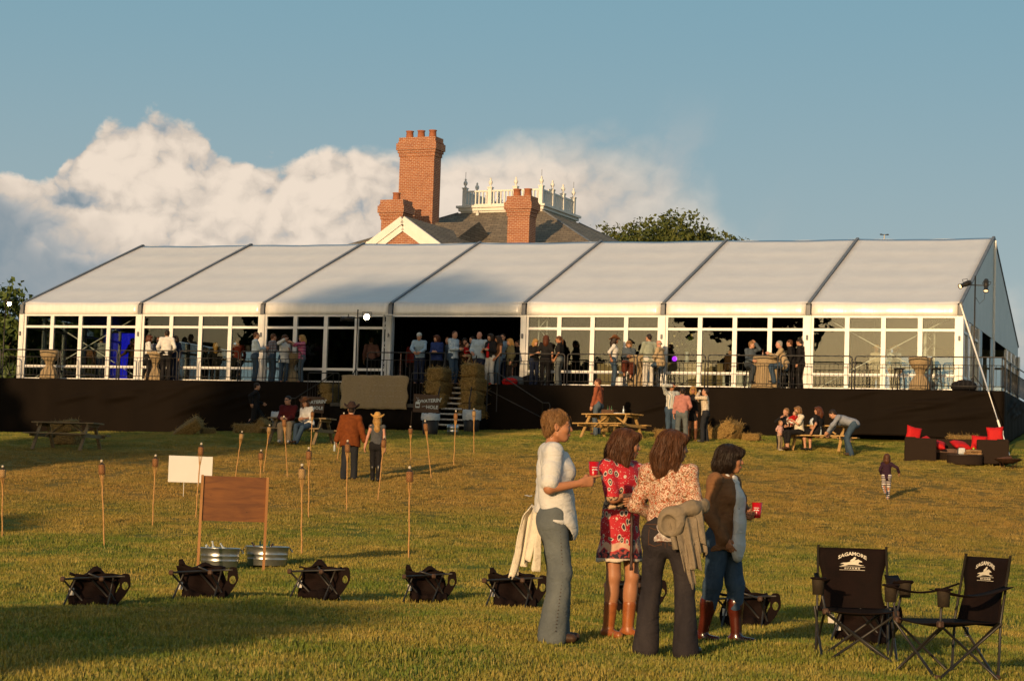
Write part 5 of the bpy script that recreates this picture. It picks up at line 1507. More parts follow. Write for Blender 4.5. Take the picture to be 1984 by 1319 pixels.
MB().tube([(-.42, 0, 3.45), (.42, 0, 3.45)], .018, 6).build('crossbar', BLK, o)
can_light(o, (-.36, -.05, 3.45), (R(112), 0, R(-62)), DIM); can_light(o, (.34, -.05, 3.42), (R(150), R(8), 0), DIM)
MB().tube([(.34, 0, 3.35), (.30, 0, 3.0), (.15, 0, 2.85), (.03, 0, 3.05)], .008, 5).build('cable', BLK, o)
o = stand(6, -.6, 3.05, 'black light stand with a lit lamp before the leafy trees')
can_light(o, (.16, -.05, 2.85), (R(95), 0, R(10)), GLOW); MB().tube([(-.2, 0, 2.95), (.25, 0, 2.95)], .018, 6).build('crossbar', BLK, o)
o = stand(690, -.6, 2.65, 'black light stand with one dazzling lamp before the open bay')
MB().tube([(-.4, 0, 2.35), (.4, 0, 2.35)], .018, 6).build('crossbar', BLK, o)
can_light(o, (.33, -.05, 2.36), (R(88), 0, R(2)), GLOW, 1.35); can_light(o, (-.40, -.05, 2.30), (R(92), 0, R(-80)), DIM)
def truss(px, v, z0, z1, label, w_=.29):
    o = thing('truss_tower', label, 'truss', deck(px, v, DECK_Z + z0), YAW_T + .3, 'aluminium truss towers')
    for x in (-1, 1):
        for y in (-1, 1): MB().tube([(x * w_ / 2, y * w_ / 2, 0), (x * w_ / 2, y * w_ / 2, z1)], .024, 8).build('chord', ALU, o)
    n = int(z1 / .32)
    mb = MB()
    for k in range(n):
        for x, y, x2, y2 in ((-1, -1, 1, -1), (-1, 1, 1, 1), (-1, -1, -1, 1), (1, -1, 1, 1)):
            if k % 2: x, y, x2, y2 = x2, y2, x, y
            mb.tube([(x * w_ / 2, y * w_ / 2, z1 * k / n), (x2 * w_ / 2, y2 * w_ / 2, z1 * (k + 1) / n)], .011, 5)
    mb.build('lacing', ALU, o); MB().box((0, 0, z1 + .02), (w_ + .1, w_ + .1, .03)).build('top_plate', ALU, o)
truss(748, -.38, -.02, 2.45, 'aluminium truss tower left of the open entrance bay', .26); truss(1050, .55, 0, 2.42, 'aluminium truss tower behind the three women in black tops')
truss(90, 2.5, 0, 2.45, 'aluminium truss tower inside the glass behind the lone tied table'); truss(1800, 2.0, 0, 2.5, 'aluminium truss tower inside the glass corner behind the empty stools')
# raking prop from the roof corner to the grass
pe = gp(1955, 882, .0)
o = thing('tent_prop', 'white raking prop from the roof corner down to the grass by the sofa', 'prop', (0, 0, 0))
a = T(NB * BAY, -.15, EAVE_Z - .05); b_ = pe
for n_, f0, f1, r_, m_ in (('tube', 0, .60, .028, ALU), ('strap', .60, .80, .016, ALU), ('tube', .78, 1.0, .034, ALU)):
    MB().tube([a.lerp(b_, f0), a.lerp(b_, f1)], r_, 10).build(n_, m_, o)
MB().box(a.lerp(b_, .86), (.10, .08, .16), bev=.02).build('ratchet', ALU, o)
o = thing('weather_mast', 'small two armed weather sensor mast behind the roof ridge', 'mast', at(1713, 475, 95))
MB().tube([(0, 0, -3), (0, 0, .45)], .03, 6).build('pole', ALU, o); MB().tube([(-.15, 0, .46), (.15, 0, .46)], .02, 6).build('arm', BLK, o)
for x in (-.14, .14): MB().lathe([(0, .44), (.06, .45), (.06, .49), (0, .5)], 10, Matrix.Translation((x, 0, 0))).build('sensor', BLK, o)
# inside: lit blue screen, loudspeaker, flowers, catering counter, purple lamp
o = thing('projection_screen', 'glowing blue projection screen seen through the glass', 'screen', deck(242, 7.5), YAW_T)
MB().box((0, 0, 1.45), (1.1, .04, 1.9)).build('screen_face', mat('blue_screen', (.01, .01, .3), .5, (.10, .12, .6), 5, emit=(.02, .02, .75), es=.55), o)
MB().box((0, .04, 1.45), (1.2, .03, 2.0)).build('frame', BLK, o); MB().tube([(0, .04, 0), (0, .04, .5)], .04, 8).build('stand', BLK, o)
SPK = mat('speaker_grey', (.16, .15, .135), .7)
o = thing('loudspeaker', 'grey loudspeaker hung inside above the group in white', 'loudspeaker', deck(299, 1.2, DECK_Z + 1.55), YAW_T)
MB().box((0, 0, .36), (.42, .36, .72), bev=.03).build('cabinet', SPK, o); MB().box((0, -.19, .52), (.26, .02, .14), bev=.008).build('horn', BLK, o)
MB().tube([(0, .05, -1.52), (0, .05, .0)], .03, 8).build('pole', BLK, o)
PURP = mat('purple_lens', (.4, .05, .8), .3, emit=(.45, .03, .9), es=2.0)
o = thing('uplight', 'small purple uplight glowing on the counter inside', 'light', deck(1309, 2.2, DECK_Z + 1.02), YAW_T)
MB().lathe([(0, 0), (.13, 0), (.15, .1), (.15, .25), (.1, .3), (0, .3)], 16).build('housing', BLK, o); MB().lathe([(0, 0), (.09, 0), (.09, .02), (0, .02)], 16, Matrix.Translation((0, -.155, .14)) @ Matrix.Rotation(R(90), 4, 'X')).build('lens', PURP, o)
for px, v, w_, lab, m_ in ((1335, 2.2, 2.6, 'long table under a draped cloth behind the glass', BURLAP), (1210, 3.0, 1.8, 'long table in burlap behind the hatted woman', BURLAP), (1400, 6.0, 3.4, 'white draped buffet table deep inside the tent', WHITEB)):
    o = thing('buffet_table', lab, 'table', deck(px, v), YAW_T)
    rows = [[(-w_ / 2 + w_ * a / 40, -.38 - .02 * math.sin(a * 1.6) * (1 - z), .02 + .97 * z) for z in (0, .5, 1)] for a in range(41)]
    MB().sheet(rows, .01).build('tablecloth', m_, o); MB().box((0, 0, .99), (w_, .8, .03)).build('table_top', m_, o)
o = thing('flower_arrangement', 'tall arrangement of pale flowers on the table behind the glass', 'flowers', deck(1330, 2.1, DECK_Z + 1.01))
MB().lathe([(.06, 0), (.09, .1), (.05, .3), (.07, .4), (.0, .4)], 14).build('vase', CLEAR_GL, o)
rr = random.Random(4); mb, fl = MB(), MB()
for k in range(60):
    d = Vector((rr.gauss(0, 1), rr.gauss(0, 1), rr.uniform(.2, 1.8))).normalized(); e = Vector((0, 0, .4)) + d * rr.uniform(.3, .75)
    mb.tube([(0, 0, .38), e], .006, 4)
    if k % 3: 
        a_ = d.cross(Vector((.3, .2, 1))).normalized() * .06; mb.add([e - a_, e + d * .10, e + a_, e - d * .05], [(0, 1, 2, 3)])
    else: fl.lathe([(0, -.04), (.045, -.01), (.04, .03), (0, .04)], 8, Matrix.Translation(e))
mb.build('greenery', LEAF2, o); fl.build('bloom', mat('cream_bloom', (.68, .55, .24), .7), o)
# ------------------------------------------------------------------ figures: smooth solids on a grid, skinned to one surface
def unit(v): v = np.asarray(v, float); return v / max(np.linalg.norm(v), 1e-9)
class Solid:
    """smooth union of rounded cones and ellipsoids, meshed as one continuous surface"""
    def __init__(s): s.p = []
    def cone(s, a, b, r0, r1, k=.03, flat=None, fdir=None, sub=False):
        s.p.append(('c', np.asarray(a, float), np.asarray(b, float), r0, r1, k, flat, None if fdir is None else unit(fdir), sub)); return s
    def ell(s, c, r, M=None, k=.02, sub=False):
        s.p.append(('e', np.asarray(c, float), np.asarray(r, float), M, 0, k, None, None, sub)); return s
    def chain(s, pts, rs, k=.03, **kw):
        for a, b, r0, r1 in zip(pts[:-1], pts[1:], rs[:-1], rs[1:]): s.cone(a, b, r0, r1, k, **kw)
        return s
    def bounds(s):
        lo, hi = [], []
        for q in s.p:
            if q[8]: continue
            if q[0] == 'c':
                m = max(q[3], q[4]); lo.append(np.minimum(q[1], q[2]) - m); hi.append(np.maximum(q[1], q[2]) + m)
            else:
                m = q[2].max(); lo.append(q[1] - m); hi.append(q[1] + m)
        return np.min(lo, 0), np.max(hi, 0)
    def field(s, h, disp=None, amp=0.0):
        lo, hi = s.bounds(); lo -= 3 * h + amp; hi += 3 * h + amp
        n = np.ceil((hi - lo) / h).astype(int) + 1
        ax = [lo[i] + h * np.arange(n[i]) for i in range(3)]
        Fd = np.full(n, .2, np.float32)
        for typ, A, B, r0, r1, k, flat, fd, sub in s.p:
            if typ == 'c': m = max(r0, r1); l, u = np.minimum(A, B) - m, np.maximum(A, B) + m
            else: m = B.max(); l, u = A - m, A + m
            pad = k + 3 * h + amp
            i0 = np.maximum(0, np.floor((l - pad - lo) / h).astype(int)); i1 = np.minimum(n, np.ceil((u + pad - lo) / h).astype(int) + 1)
            if (i1 <= i0).any(): continue
            sl = tuple(slice(a, b) for a, b in zip(i0, i1))
            X, Y, Z = np.meshgrid(*[ax[i][sl[i]] for i in range(3)], indexing='ij')
            P = np.stack([X, Y, Z], -1).astype(np.float32)
            if typ == 'c':
                ab = B - A; L2 = max(ab @ ab, 1e-9); pa = P - A
                t_ = np.clip(pa @ ab / L2, 0, 1); d = pa - t_[..., None] * ab
                if flat:
                    f = (d @ fd)[..., None] * fd; d = d + f * (1 / flat - 1)
                D = np.linalg.norm(d, axis=-1) - (r0 + (r1 - r0) * t_)
                if flat: D *= .5 * (1 + flat)
            else:
                q = P - A
                if r0 is not None: q = q @ np.asarray(r0, float)
                k0 = np.linalg.norm(q / B, axis=-1); k1 = np.linalg.norm(q / (B * B), axis=-1)
                D = k0 * (k0 - 1) / np.maximum(k1, 1e-6)
            o = Fd[sl]
            if sub: a, b = -o, D
            else: a, b = o, D
            hh = np.maximum(k - np.abs(a - b), 0) / k
            mn = np.minimum(a, b) - hh * hh * k * .25
            Fd[sl] = -mn if sub else mn
        if disp is not None:
            X, Y, Z = np.meshgrid(*ax, indexing='ij', sparse=True)
            Fd = Fd + (amp * disp(X, Y, Z)).astype(np.float32)
        return Fd, lo
    def mesh(s, h, disp=None, amp=0.0):
        Fd, lo = s.field(h, disp, amp); S = Fd < 0
        cs = np.zeros([q - 1 for q in S.shape], np.int8)
        off = [(i, j, k) for i in (0, 1) for j in (0, 1) for k in (0, 1)]
        N = [q - 1 for q in S.shape]
        for i, j, k in off: cs += S[i:i + N[0], j:j + N[1], k:k + N[2]]
        act = (cs > 0) & (cs < 8); idx = np.full(act.shape, -1, np.int64); ijk = np.argwhere(act); idx[act] = np.arange(len(ijk))
        val = {o: Fd[ijk[:, 0] + o[0], ijk[:, 1] + o[1], ijk[:, 2] + o[2]] for o in off}
        acc = np.zeros((len(ijk), 3)); cnt = np.zeros(len(ijk))
        for o in off:
            for a_ in range(3):
                if o[a_]: continue
                o2 = tuple(o[b] + (1 if b == a_ else 0) for b in range(3)); va, vb = val[o], val[o2]
                m = (va < 0) != (vb < 0); t_ = np.where(m, va / np.where(m, va - vb, 1), 0)
                p = np.zeros((len(ijk), 3)); p[:] = o; p[:, a_] += t_
                acc[m] += p[m]; cnt[m] += 1
        Vt = lo + h * (ijk + acc / np.maximum(cnt, 1)[:, None])
        Fc = []
        for a_ in range(3):
            b_, c_ = (a_ + 1) % 3, (a_ + 2) % 3
            s0 = [slice(1, -1)] * 3; s1 = [slice(1, -1)] * 3; s0[a_] = slice(0, -1); s1[a_] = slice(1, None)
            df = S[tuple(s0)] != S[tuple(s1)]; e = np.argwhere(df); e[:, b_] += 1; e[:, c_] += 1
            ins = S[e[:, 0], e[:, 1], e[:, 2]]
            def cell(db, dc):
                q = e.copy(); q[:, b_] -= db; q[:, c_] -= dc; return idx[q[:, 0], q[:, 1], q[:, 2]]
            Q = np.stack([cell(1, 1), cell(0, 1), cell(0, 0), cell(1, 0)], 1); Q[~ins] = Q[~ins][:, ::-1]
            Fc.append(Q[(Q >= 0).all(1)])
        return Vt, np.concatenate(Fc)

def rotm(ax, a):
    c, s_ = math.cos(a), math.sin(a)
    return np.array({'x': [[1, 0, 0], [0, c, -s_], [0, s_, c]], 'y': [[c, 0, s_], [0, 1, 0], [-s_, 0, c]], 'z': [[c, -s_, 0], [s_, c, 0], [0, 0, 1]]}[ax])
def ik(a, c, l1, l2, pole):
    """joint between a and c"""
    d = c - a; L_ = np.linalg.norm(d); mx = (l1 + l2) * .999
    if L_ > mx: c = a + d / L_ * mx; d = c - a; L_ = mx
    u = d / L_; x = (l1 * l1 - l2 * l2 + L_ * L_) / (2 * L_); h = math.sqrt(max(l1 * l1 - x * x, 0))
    p = np.asarray(pole, float); p = p - u * (p @ u); return a + u * x + unit(p) * h, c

# hands: palm, four fingers, thumb; local +x along the fingers, palm facing -z, thumb on +y
def hand_mesh(curl, h, spread=0.0, point=False):
    s = Solid(); kn = [(.082, .031, .002), (.086, .010, .004), (.082, -.011, .002), (.074, -.030, -.002)]; ln = [(.040, .024, .020), (.044, .028, .021), (.040, .026, .020), (.032, .020, .018)]
    for (x, y, z) in kn: s.cone((0, y * .55, 0), (x, y, z), .0155, .0125, .014)
    s.cone((-.05, 0, 0), (.01, 0, 0), .026, .024, .02, flat=.75, fdir=(0, 0, 1))
    for i, ((x, y, z), L_) in enumerate(zip(kn, ln)):
        p = np.array((x, y, z), float); an = 0.0
        for j, l in enumerate(L_):
            an += (curl[j] * (.12 if point and i == 0 else 1)) * (1 + .08 * i)
            q = p + l * np.array((math.cos(an), spread * (1.5 - i), -math.sin(an)))
            s.cone(p, q, .0098 - .0008 * j - (.001 if i == 3 else 0), .0090 - .0008 * j - (.001 if i == 3 else 0), .006); p = q
    c = curl[0]
    s.chain([(.02, .022, -.004), (.050, .046, -.012 - .01 * c), (.078, .050 - .012 * c, -.022 - .02 * c), (.098, .044 - .022 * c, -.028 - .026 * c)], [.015, .0125, .0105, .0085], .010)
    return s.mesh(h)
HANDS = {}
def hand(kind, h):
    key = (kind, h)
    if key not in HANDS:
        c, p = {'relax': ((.35, .40, .30), False), 'grip': ((.75, .95, .70), False), 'point': ((.8, 1.0, .7), True), 'flat': ((.08, .10, .08), False)}[kind]
        HANDS[key] = hand_mesh(c, h, .02 if kind == 'flat' else 0.0, p)
    return HANDS[key]
# heads: origin at the skull centre, +y forward
def head_mesh(sex, h):
    s = Solid(); f = sex == 'f'
    s.ell((0, -.012, .028), (.076, .096, .088), k=.02)                        # skull
    s.ell((0, .030, -.030), (.056 if f else .060, .058, .082 if f else .086), k=.03)   # face
    s.ell((0, .050, -.092), (.026 if f else .032, .026, .020), k=.035)        # chin
    for q in (-1, 1):
        s.ell((q * .036, .052, -.030), (.026, .026, .026), k=.03)             # cheeks
        s.cone((q * .048, .0, -.070), (q * .022, .05, -.092), .020, .016, .03)  # jaw
        s.ell((q * .031, .094, .006), (.019, .016, .013), k=.014, sub=True)   # eye socket
        s.ell((q * .031, .074, .005), (.0125, .0125, .0115), k=.004)          # eyeball and lids
        s.cone((q * .014, .078, .024), (q * .048, .068, .022), .008, .007, .014)   # brow
        s.ell((q * .076, -.010, -.012), (.010, .020, .032), M=rotm('z', q * .35), k=.008)   # ear
        s.ell((q * .084, -.004, -.010), (.005, .010, .018), k=.006, sub=True)
    s.cone((0, .080, .014), (0, .100, -.030), .008, .0125, .012)              # nose
    s.ell((-.010, .090, -.034), (.008, .010, .007), k=.006).ell((.010, .090, -.034), (.008, .010, .007), k=.006)
    s.ell((0, .080, -.060), (.024, .013, .0075), k=.008).ell((0, .078, -.071), (.020, .013, .008), k=.008)   # lips
    s.cone((-.022, .096, -.065), (.022, .096, -.065), .003, .003, .004, sub=True)
    s.cone((0, -.03, -.06), (0, -.042, -.17), .043 if f else .054, .046 if f else .058, .03)   # neck
    return s.mesh(h)
HEADS = {}
def head(sex, h):
    if (sex, h) not in HEADS: HEADS[(sex, h)] = head_mesh(sex, h)
    return HEADS[(sex, h)]
def fold(seed, f=1.0):
    """cloth creases"""
    r_ = np.random.default_rng(seed); a = r_.uniform(0, 6, 8)
    def d(X, Y, Z):
        rd = lambda v: 1 - 2 * np.abs(np.sin(v)) ** .7
        w = rd(13 * f * X + 5 * f * Y + 1.6 * np.sin(Z * 5 + a[0]) + a[1]) * (.5 + .5 * np.sin(Z * 6 + 5 * Y + a[2]))
        w1 = rd(14 * f * Y - 4 * f * X + 1.8 * np.sin(Z * 6 + a[3]) + a[4]) * (.5 + .5 * np.sin(Z * 7 - 6 * X + a[5]))
        w2 = rd(11 * f * Z + 9 * X - 7 * Y + 1.5 * np.sin(X * 9 + a[6])) * (.5 + .5 * np.sin(X * 8 + Y * 9 + a[7]))
        w3 = rd(24 * f * Z - 12 * X + 10 * Y + a[2]) * (.5 + .5 * np.sin(Y * 15 - Z * 8 + a[0]))
        return .75 * w + .75 * w1 + .8 * w2 + .35 * w3
    return d
def strands(seed, f=1.0):
    r_ = np.random.default_rng(seed); a = r_.uniform(0, 6, 6)
    def d(X, Y, Z):
        an = np.arctan2(Y, X)
        q = an + .35 * np.sin(Z * 11 + a[0]) + .16 * np.sin(Z * 31 + 3 * an + a[5])
        return (np.sin(q * 9 * f + a[1]) * .5 + np.sin(q * 23 * f + 4 * np.sin(Z * 17 + a[2]) + a[3]) * .35 + .30 * np.sin(q * 47 * f + 9 * np.sin(Z * 8) + a[4])) * (.6 + .4 * np.sin(Z * 21 + 2 * an + a[2]))
    return d
SKIN = {}
def skin(tone='fair'):
    if tone not in SKIN:
        c = {'fair': (.50, .255, .155), 'tan': (.40, .175, .085), 'pink': (.52, .25, .17), 'deep': (.24, .115, .065)}[tone]
        SKIN[tone] = mat('skin_' + tone, c, .5, tuple(q * .88 for q in c), 12, spec=.35, bump=.03, bscale=60)
    return SKIN[tone]
def fabric(name, c, c2, scale, rough, bump, fine_sc, stretch=(1, 1, 1), lo=.32, hi=.68):
    if name in MATS: return MATS[name]
    m, q, b = shader(name); vec = q.node('ShaderNodeTexCoord').outputs['Object']
    n = q.noise(q.vmath('MULTIPLY', vec, stretch), scale, 6, .62)
    q.put(b.inputs['Base Color'], q.mix(q.smooth(n, lo, hi), c, c2)); b.inputs['Roughness'].default_value = rough; b.inputs['Specular IOR Level'].default_value = .2
    bn = q.node('ShaderNodeBump'); bn.inputs['Strength'].default_value = bump; bn.inputs['Distance'].default_value = .02
    big = q.noise(q.vmath('MULTIPLY', vec, (1, 1, 1.7)), 7, 3, .55, 1.4)
    q.put(bn.inputs['Height'], q.math('MULTIPLY_ADD', q.noise(vec, fine_sc, 2, .6), .08, big)); q.l.new(bn.outputs[0], b.inputs['Normal'])
    return m
def cloth(name, c, c2=None, rough=.85, **kw):
    return fabric('cloth_' + name, c, c2 or tuple(q * .8 for q in c), kw.get('scale', 14), rough, .8, 180)
def denim(name, c, c2=None):
    return fabric('denim_' + name, c, c2 or tuple(q * .6 for q in c), 6, .85, .6, 240, (1, 1, .4), .28, .72)
def plaid(name, base, c1, c2, sc=60., thin=.2):
    m, q, b = shader('plaid_' + name)
    x, y, z = q.sep(q.node('ShaderNodeTexCoord').outputs['Object'])
    hx = q.math('SINE', q.math('MULTIPLY', q.math('ADD', x, y), sc)); hz = q.math('SINE', q.math('MULTIPLY', z, sc))
    c = q.mix(q.smooth(hx, thin, thin + .3, 0, .75), base, c1); c = q.mix(q.smooth(hz, thin, thin + .3, 0, .75), c, c2)
    q.put(b.inputs['Base Color'], c); b.inputs['Roughness'].default_value = .85
    return m
def stripes(name, c1, c2, sc=80., axis='v', duty=.0, c3=None):
    m, q, b = shader('stripe_' + name)
    x, y, z = q.sep(q.node('ShaderNodeTexCoord').outputs['Object'])
    w = q.math('SINE', q.math('MULTIPLY', z if axis == 'h' else q.math('MULTIPLY_ADD', y, .7, x), sc))
    c = q.mix(q.smooth(w, duty - .12, duty + .12), c1, c2)
    if c3: c = q.mix(q.smooth(q.math('SINE', q.math('MULTIPLY', z if axis == 'h' else x, sc * .43)), .6, .8), c, c3)
    q.put(b.inputs['Base Color'], c); b.inputs['Roughness'].default_value = .85
    return m
HAIR = {}
def hair_m(name):
    if name not in HAIR:
        c1, c2 = {'blond': ((.46, .27, .085), (.28, .145, .042)), 'dark': ((.016, .010, .007), (.030, .018, .012)), 'brown': ((.060, .024, .011), (.105, .042, .017)), 'sandy': ((.27, .145, .055), (.17, .085, .032)),
                  'grey': ((.34, .32, .29), (.22, .20, .18)), 'auburn': ((.11, .034, .013), (.065, .02, .009))}[name]
        m, q, b = shader('hair_' + name); vec = q.node('ShaderNodeTexCoord').outputs['Object']
        n = q.noise(q.vmath('MULTIPLY', vec, (1, 1, .12)), 120, 3, .6); n3 = q.noise(vec, 14, 3, .6)
        c = q.mix(q.smooth(n, .35, .65), c1, c2); c = q.mix(q.smooth(n3, .4, .7, 0, .5), c, tuple(v * .6 for v in c2))
        q.put(b.inputs['Base Color'], c); b.inputs['Roughness'].default_value = .5; b.inputs['Specular IOR Level'].default_value = .22
        bn = q.node('ShaderNodeBump'); bn.inputs['Strength'].default_value = .5; bn.inputs['Distance'].default_value = .006; q.put(bn.inputs['Height'], n); q.l.new(bn.outputs[0], b.inputs['Normal'])
        HAIR[name] = m
    return HAIR[name]

def hair_strands(o, S, m, hp, Rh, seed, style, n=2600, steps=16):
    """fine locks combed over the hair volume, following its surface from the crown down"""
    r_ = np.random.default_rng(seed); h = .006; Fd, lo = S.field(h); gx, gy, gz = np.gradient(Fd, h)
    mx = np.array(Fd.shape) - 2
    def samp(A, P):
        q = (P - lo) / h; i = np.clip(np.floor(q).astype(int), 0, mx); t_ = np.clip(q - i, 0, 1)
        v = 0
        for dx in (0, 1):
            for dy in (0, 1):
                for dz in (0, 1):
                    w = (t_[:, 0] if dx else 1 - t_[:, 0]) * (t_[:, 1] if dy else 1 - t_[:, 1]) * (t_[:, 2] if dz else 1 - t_[:, 2])
                    v = v + w * A[i[:, 0] + dx, i[:, 1] + dy, i[:, 2] + dz]
        return v
    V_, F_ = S.mesh(.012); c = V_[r_.integers(0, len(V_), n)]; P = c + r_.normal(size=(n, 3)) * .004
    off = r_.uniform(-.004, .005, n) + (r_.random(n) < .06) * r_.uniform(0, .012, n)
    crown = hp(0.0, -.02, .125); back = Rh @ np.array((0, -1., 0)); pts = [P]
    ln = {'short': .0045, 'bob': .012, 'long': .013, 'wild': .014}.get(style, .01) * r_.uniform(.7, 1.3, n)
    swirl = r_.normal(size=(n, 3)) * (.5 if style == 'short' else .22)
    vel = None
    for k in range(steps):
        out = P - crown; out /= np.maximum(np.linalg.norm(out, axis=1, keepdims=True), 1e-6)
        d = out * (.9 if k < 4 else .35) + np.array((0, 0, -1.)) * (.5 if style == 'short' else 1.0) + back * (.25 if style != 'short' else -.15) + swirl
        N = np.stack([samp(gx, P), samp(gy, P), samp(gz, P)], 1); N /= np.maximum(np.linalg.norm(N, axis=1, keepdims=True), 1e-6)
        d = d - N * (d * N).sum(1, keepdims=True); d /= np.maximum(np.linalg.norm(d, axis=1, keepdims=True), 1e-6)
        vel = d if vel is None else vel * .45 + d * .55
        P = P + vel * ln[:, None]; f = samp(Fd, P); P = P - N * np.clip(f - off, -.012, .012)[:, None]
        pts.append(P)
    Q = np.stack(pts, 1); T_ = np.gradient(Q, axis=1); w = np.cross(T_, r_.normal(size=(n, 1, 3)) + 1e-3); w /= np.maximum(np.linalg.norm(w, axis=2, keepdims=True), 1e-9)
    wd = .0016 * (1 - .75 * np.linspace(0, 1, steps + 1))[None, :, None] * r_.uniform(.6, 1.5, n)[:, None, None]
    A, B = Q - w * wd, Q + w * wd; Vt = np.stack([A, B], 2).reshape(-1, 3); k = np.arange(n)[:, None] * (steps + 1) * 2 + np.arange(steps)[None] * 2
    k = k.ravel(); me = fast_mesh('locks', Vt, np.stack([k, k + 1, k + 3, k + 2], 1)); x = link('locks', me, o, m); x['kind'] = 'stuff'
def person(label, p, yaw, H=1.7, sex='f', fine=False, lean=0., twist=0., side=0., look=0., nod=0., tilt=0., lh=None, rh=None, le=None, re=None, lhk='relax', rhk='relax', lpalm=None, rpalm=None,
           feet=None, toe=(0., 0.), pz=None, py=0., px=0., kp=None, top=None, bot=None, shoes=None, hair=('short', 'brown'), hat=None, tone='fair', extra=None, group=None, child=False, glasses=False, lift=(0, 0), fat=1.0, vox=None, seed=None, footpitch=(0, 0)):
    """one figure. Lengths are for a 1.7 m body and scale with H; local +y is forward, +x the figure's right"""
    seed = seed if seed is not None else (abs(hash(label)) if False else sum(map(ord, label)))
    sc = H / 1.7; h = vox or (.0075 if fine else .021); hh = .0045 if fine else .011
    o = thing('person', label, 'person', p, yaw, group); o.scale = (sc, sc, sc)
    f = sex == 'f'; hs = 1.0 if not child else 1.36
    # ---- joints
    zp = pz if pz is not None else .940
    P0 = np.array((px, py, zp)); Rt = rotm('z', twist) @ rotm('y', side) @ rotm('x', -lean)
    tp = lambda x, y, z: P0 + Rt @ np.array((x, y, z))
    waist, chest, nb = tp(0, .005, .13), tp(0, .012, .33), tp(0, -.012, .50)
    sw = .158 if f else .182
    sh = {-1: tp(-sw, -.015, .445), 1: tp(sw, -.015, .445)}
    Rh = rotm('z', look) @ Rt @ rotm('x', lean * .75) @ rotm('y', tilt) @ rotm('x', -nod)
    hc = nb + Rt @ np.array((0, .018, .02)) + Rh @ np.array((0, .028, .125 * (1 if hs == 1 else 1.15)))
    J = {}
    for s_, tgt, el_, key in ((-1, lh, le, 'l'), (1, rh, re, 'r')):
        if tgt is None: t_ = sh[s_] + np.array((s_ * .055, .03, -.505))
        else: t_ = np.array(tgt, float)
        pole = el_ if el_ is not None else (s_ * .5, -1, -.3)
        e, w = ik(sh[s_], t_, .285, .25, pole); J[key] = (sh[s_], e, w)
    hips = {-1: P0 + np.array((-.088, 0, -.01)), 1: P0 + np.array((.088, 0, -.01))}
    fpos = feet or ((-.10, 0.), (.10, 0.)); G_ = {}
    for i, s_ in enumerate((-1, 1)):
        an = np.array((fpos[i][0], fpos[i][1], .085 + lift[i]))
        td = np.array((math.sin(toe[i] + s_ * .12), math.cos(toe[i] + s_ * .12), 0.))
        kn, an = ik(hips[s_], an, .43, .42, (kp[i] if kp else tuple(td + np.array((0, 0, .2)))))
        G_[s_] = (hips[s_], kn, an, td)
    fl = Rt @ np.array((0, 1, 0))
    # ---- body: one surface from feet to neck, the finer head and hands run into it
    b = Solid()
    b.cone(P0 + np.array((0, 0, -.03)), waist, .148 * fat if f else .140 * fat, .118 * fat, .06, .70, fl).cone(waist, chest, .118 * fat, .135, .06, .70, fl).cone(chest, tp(0, -.005, .43), .135, .09, .06, .72, fl)
    b.cone(sh[-1], sh[1], .056, .056, .05).cone(nb - Rt @ np.array((0, 0, .03)), hc + Rh @ np.array((0, -.035, -.07)), .047, .043, .03)
    if f and not child:
        for q in (-1, 1): b.ell(tp(q * .07, .085, .30), (.062, .058, .062), k=.04)
    for key, s_ in (('l', -1), ('r', 1)):
        a, e, w = J[key]; b.chain([a, e, w], [.046 if f else .052, .037 if f else .042, .0255 if f else .029], .025)
    for s_ in (-1, 1):
        a, k_, n_, td = G_[s_]; cf = k_ + (n_ - k_) * .32 - td * .012
        b.chain([a, k_], [.083, .056], .05).cone(k_, n_, .054, .036, .03).ell(cf, (.048, .052, .10), k=.05)
        fp_ = footpitch[0 if s_ < 0 else 1]
        b.cone(n_ - td * .035 - np.array((0, 0, .045)), n_ + td * .14 - np.array((0, 0, .055 - fp_)), .036, .028, .03)
    Vt, Fc = b.mesh(h)
    parts_v, parts_f = [Vt], [Fc]; nv = len(Vt)
    hv_, hf_ = head(sex, hh); parts_v.append(hv_ * hs @ Rh.T + hc); parts_f.append(hf_ + nv); nv += len(hv_)
    hk = {'l': lhk, 'r': rhk}; pal = {'l': lpalm, 'r': rpalm}
    for key, s_ in (('l', -1), ('r', 1)):
        a, e, w = J[key]; x = unit(w - e); pn = np.array(pal[key], float) if pal[key] is not None else np.array((-s_, .1, -.1)); z = -unit(pn - x * (pn @ x)); y = np.cross(z, x)
        hv2, hf2 = hand(hk[key], .0042 if fine else .0075); hv2 = hv2 * (hs * .95 if f else 1.02)
        th_ = np.array((0, 1, .3))                                   # thumb points forward or up
        fl_ = (y @ th_) < 0
        q = hv2.copy(); q[:, 1] *= (-1 if fl_ else 1)
        parts_v.append(w + q @ np.stack([x, y, z])); parts_f.append((hf2[:, ::-1] if fl_ else hf2) + nv); nv += len(hv2)
    link('body', fast_mesh('body', np.concatenate(parts_v), np.concatenate(parts_f)), o, skin(tone))
    def part(name, S, m, disp=None, amp=0., hx=None):
        if not S.p: return None
        v, f_ = S.mesh(hx or h, disp, amp); return link(name, fast_mesh(name, v, f_), o, m)
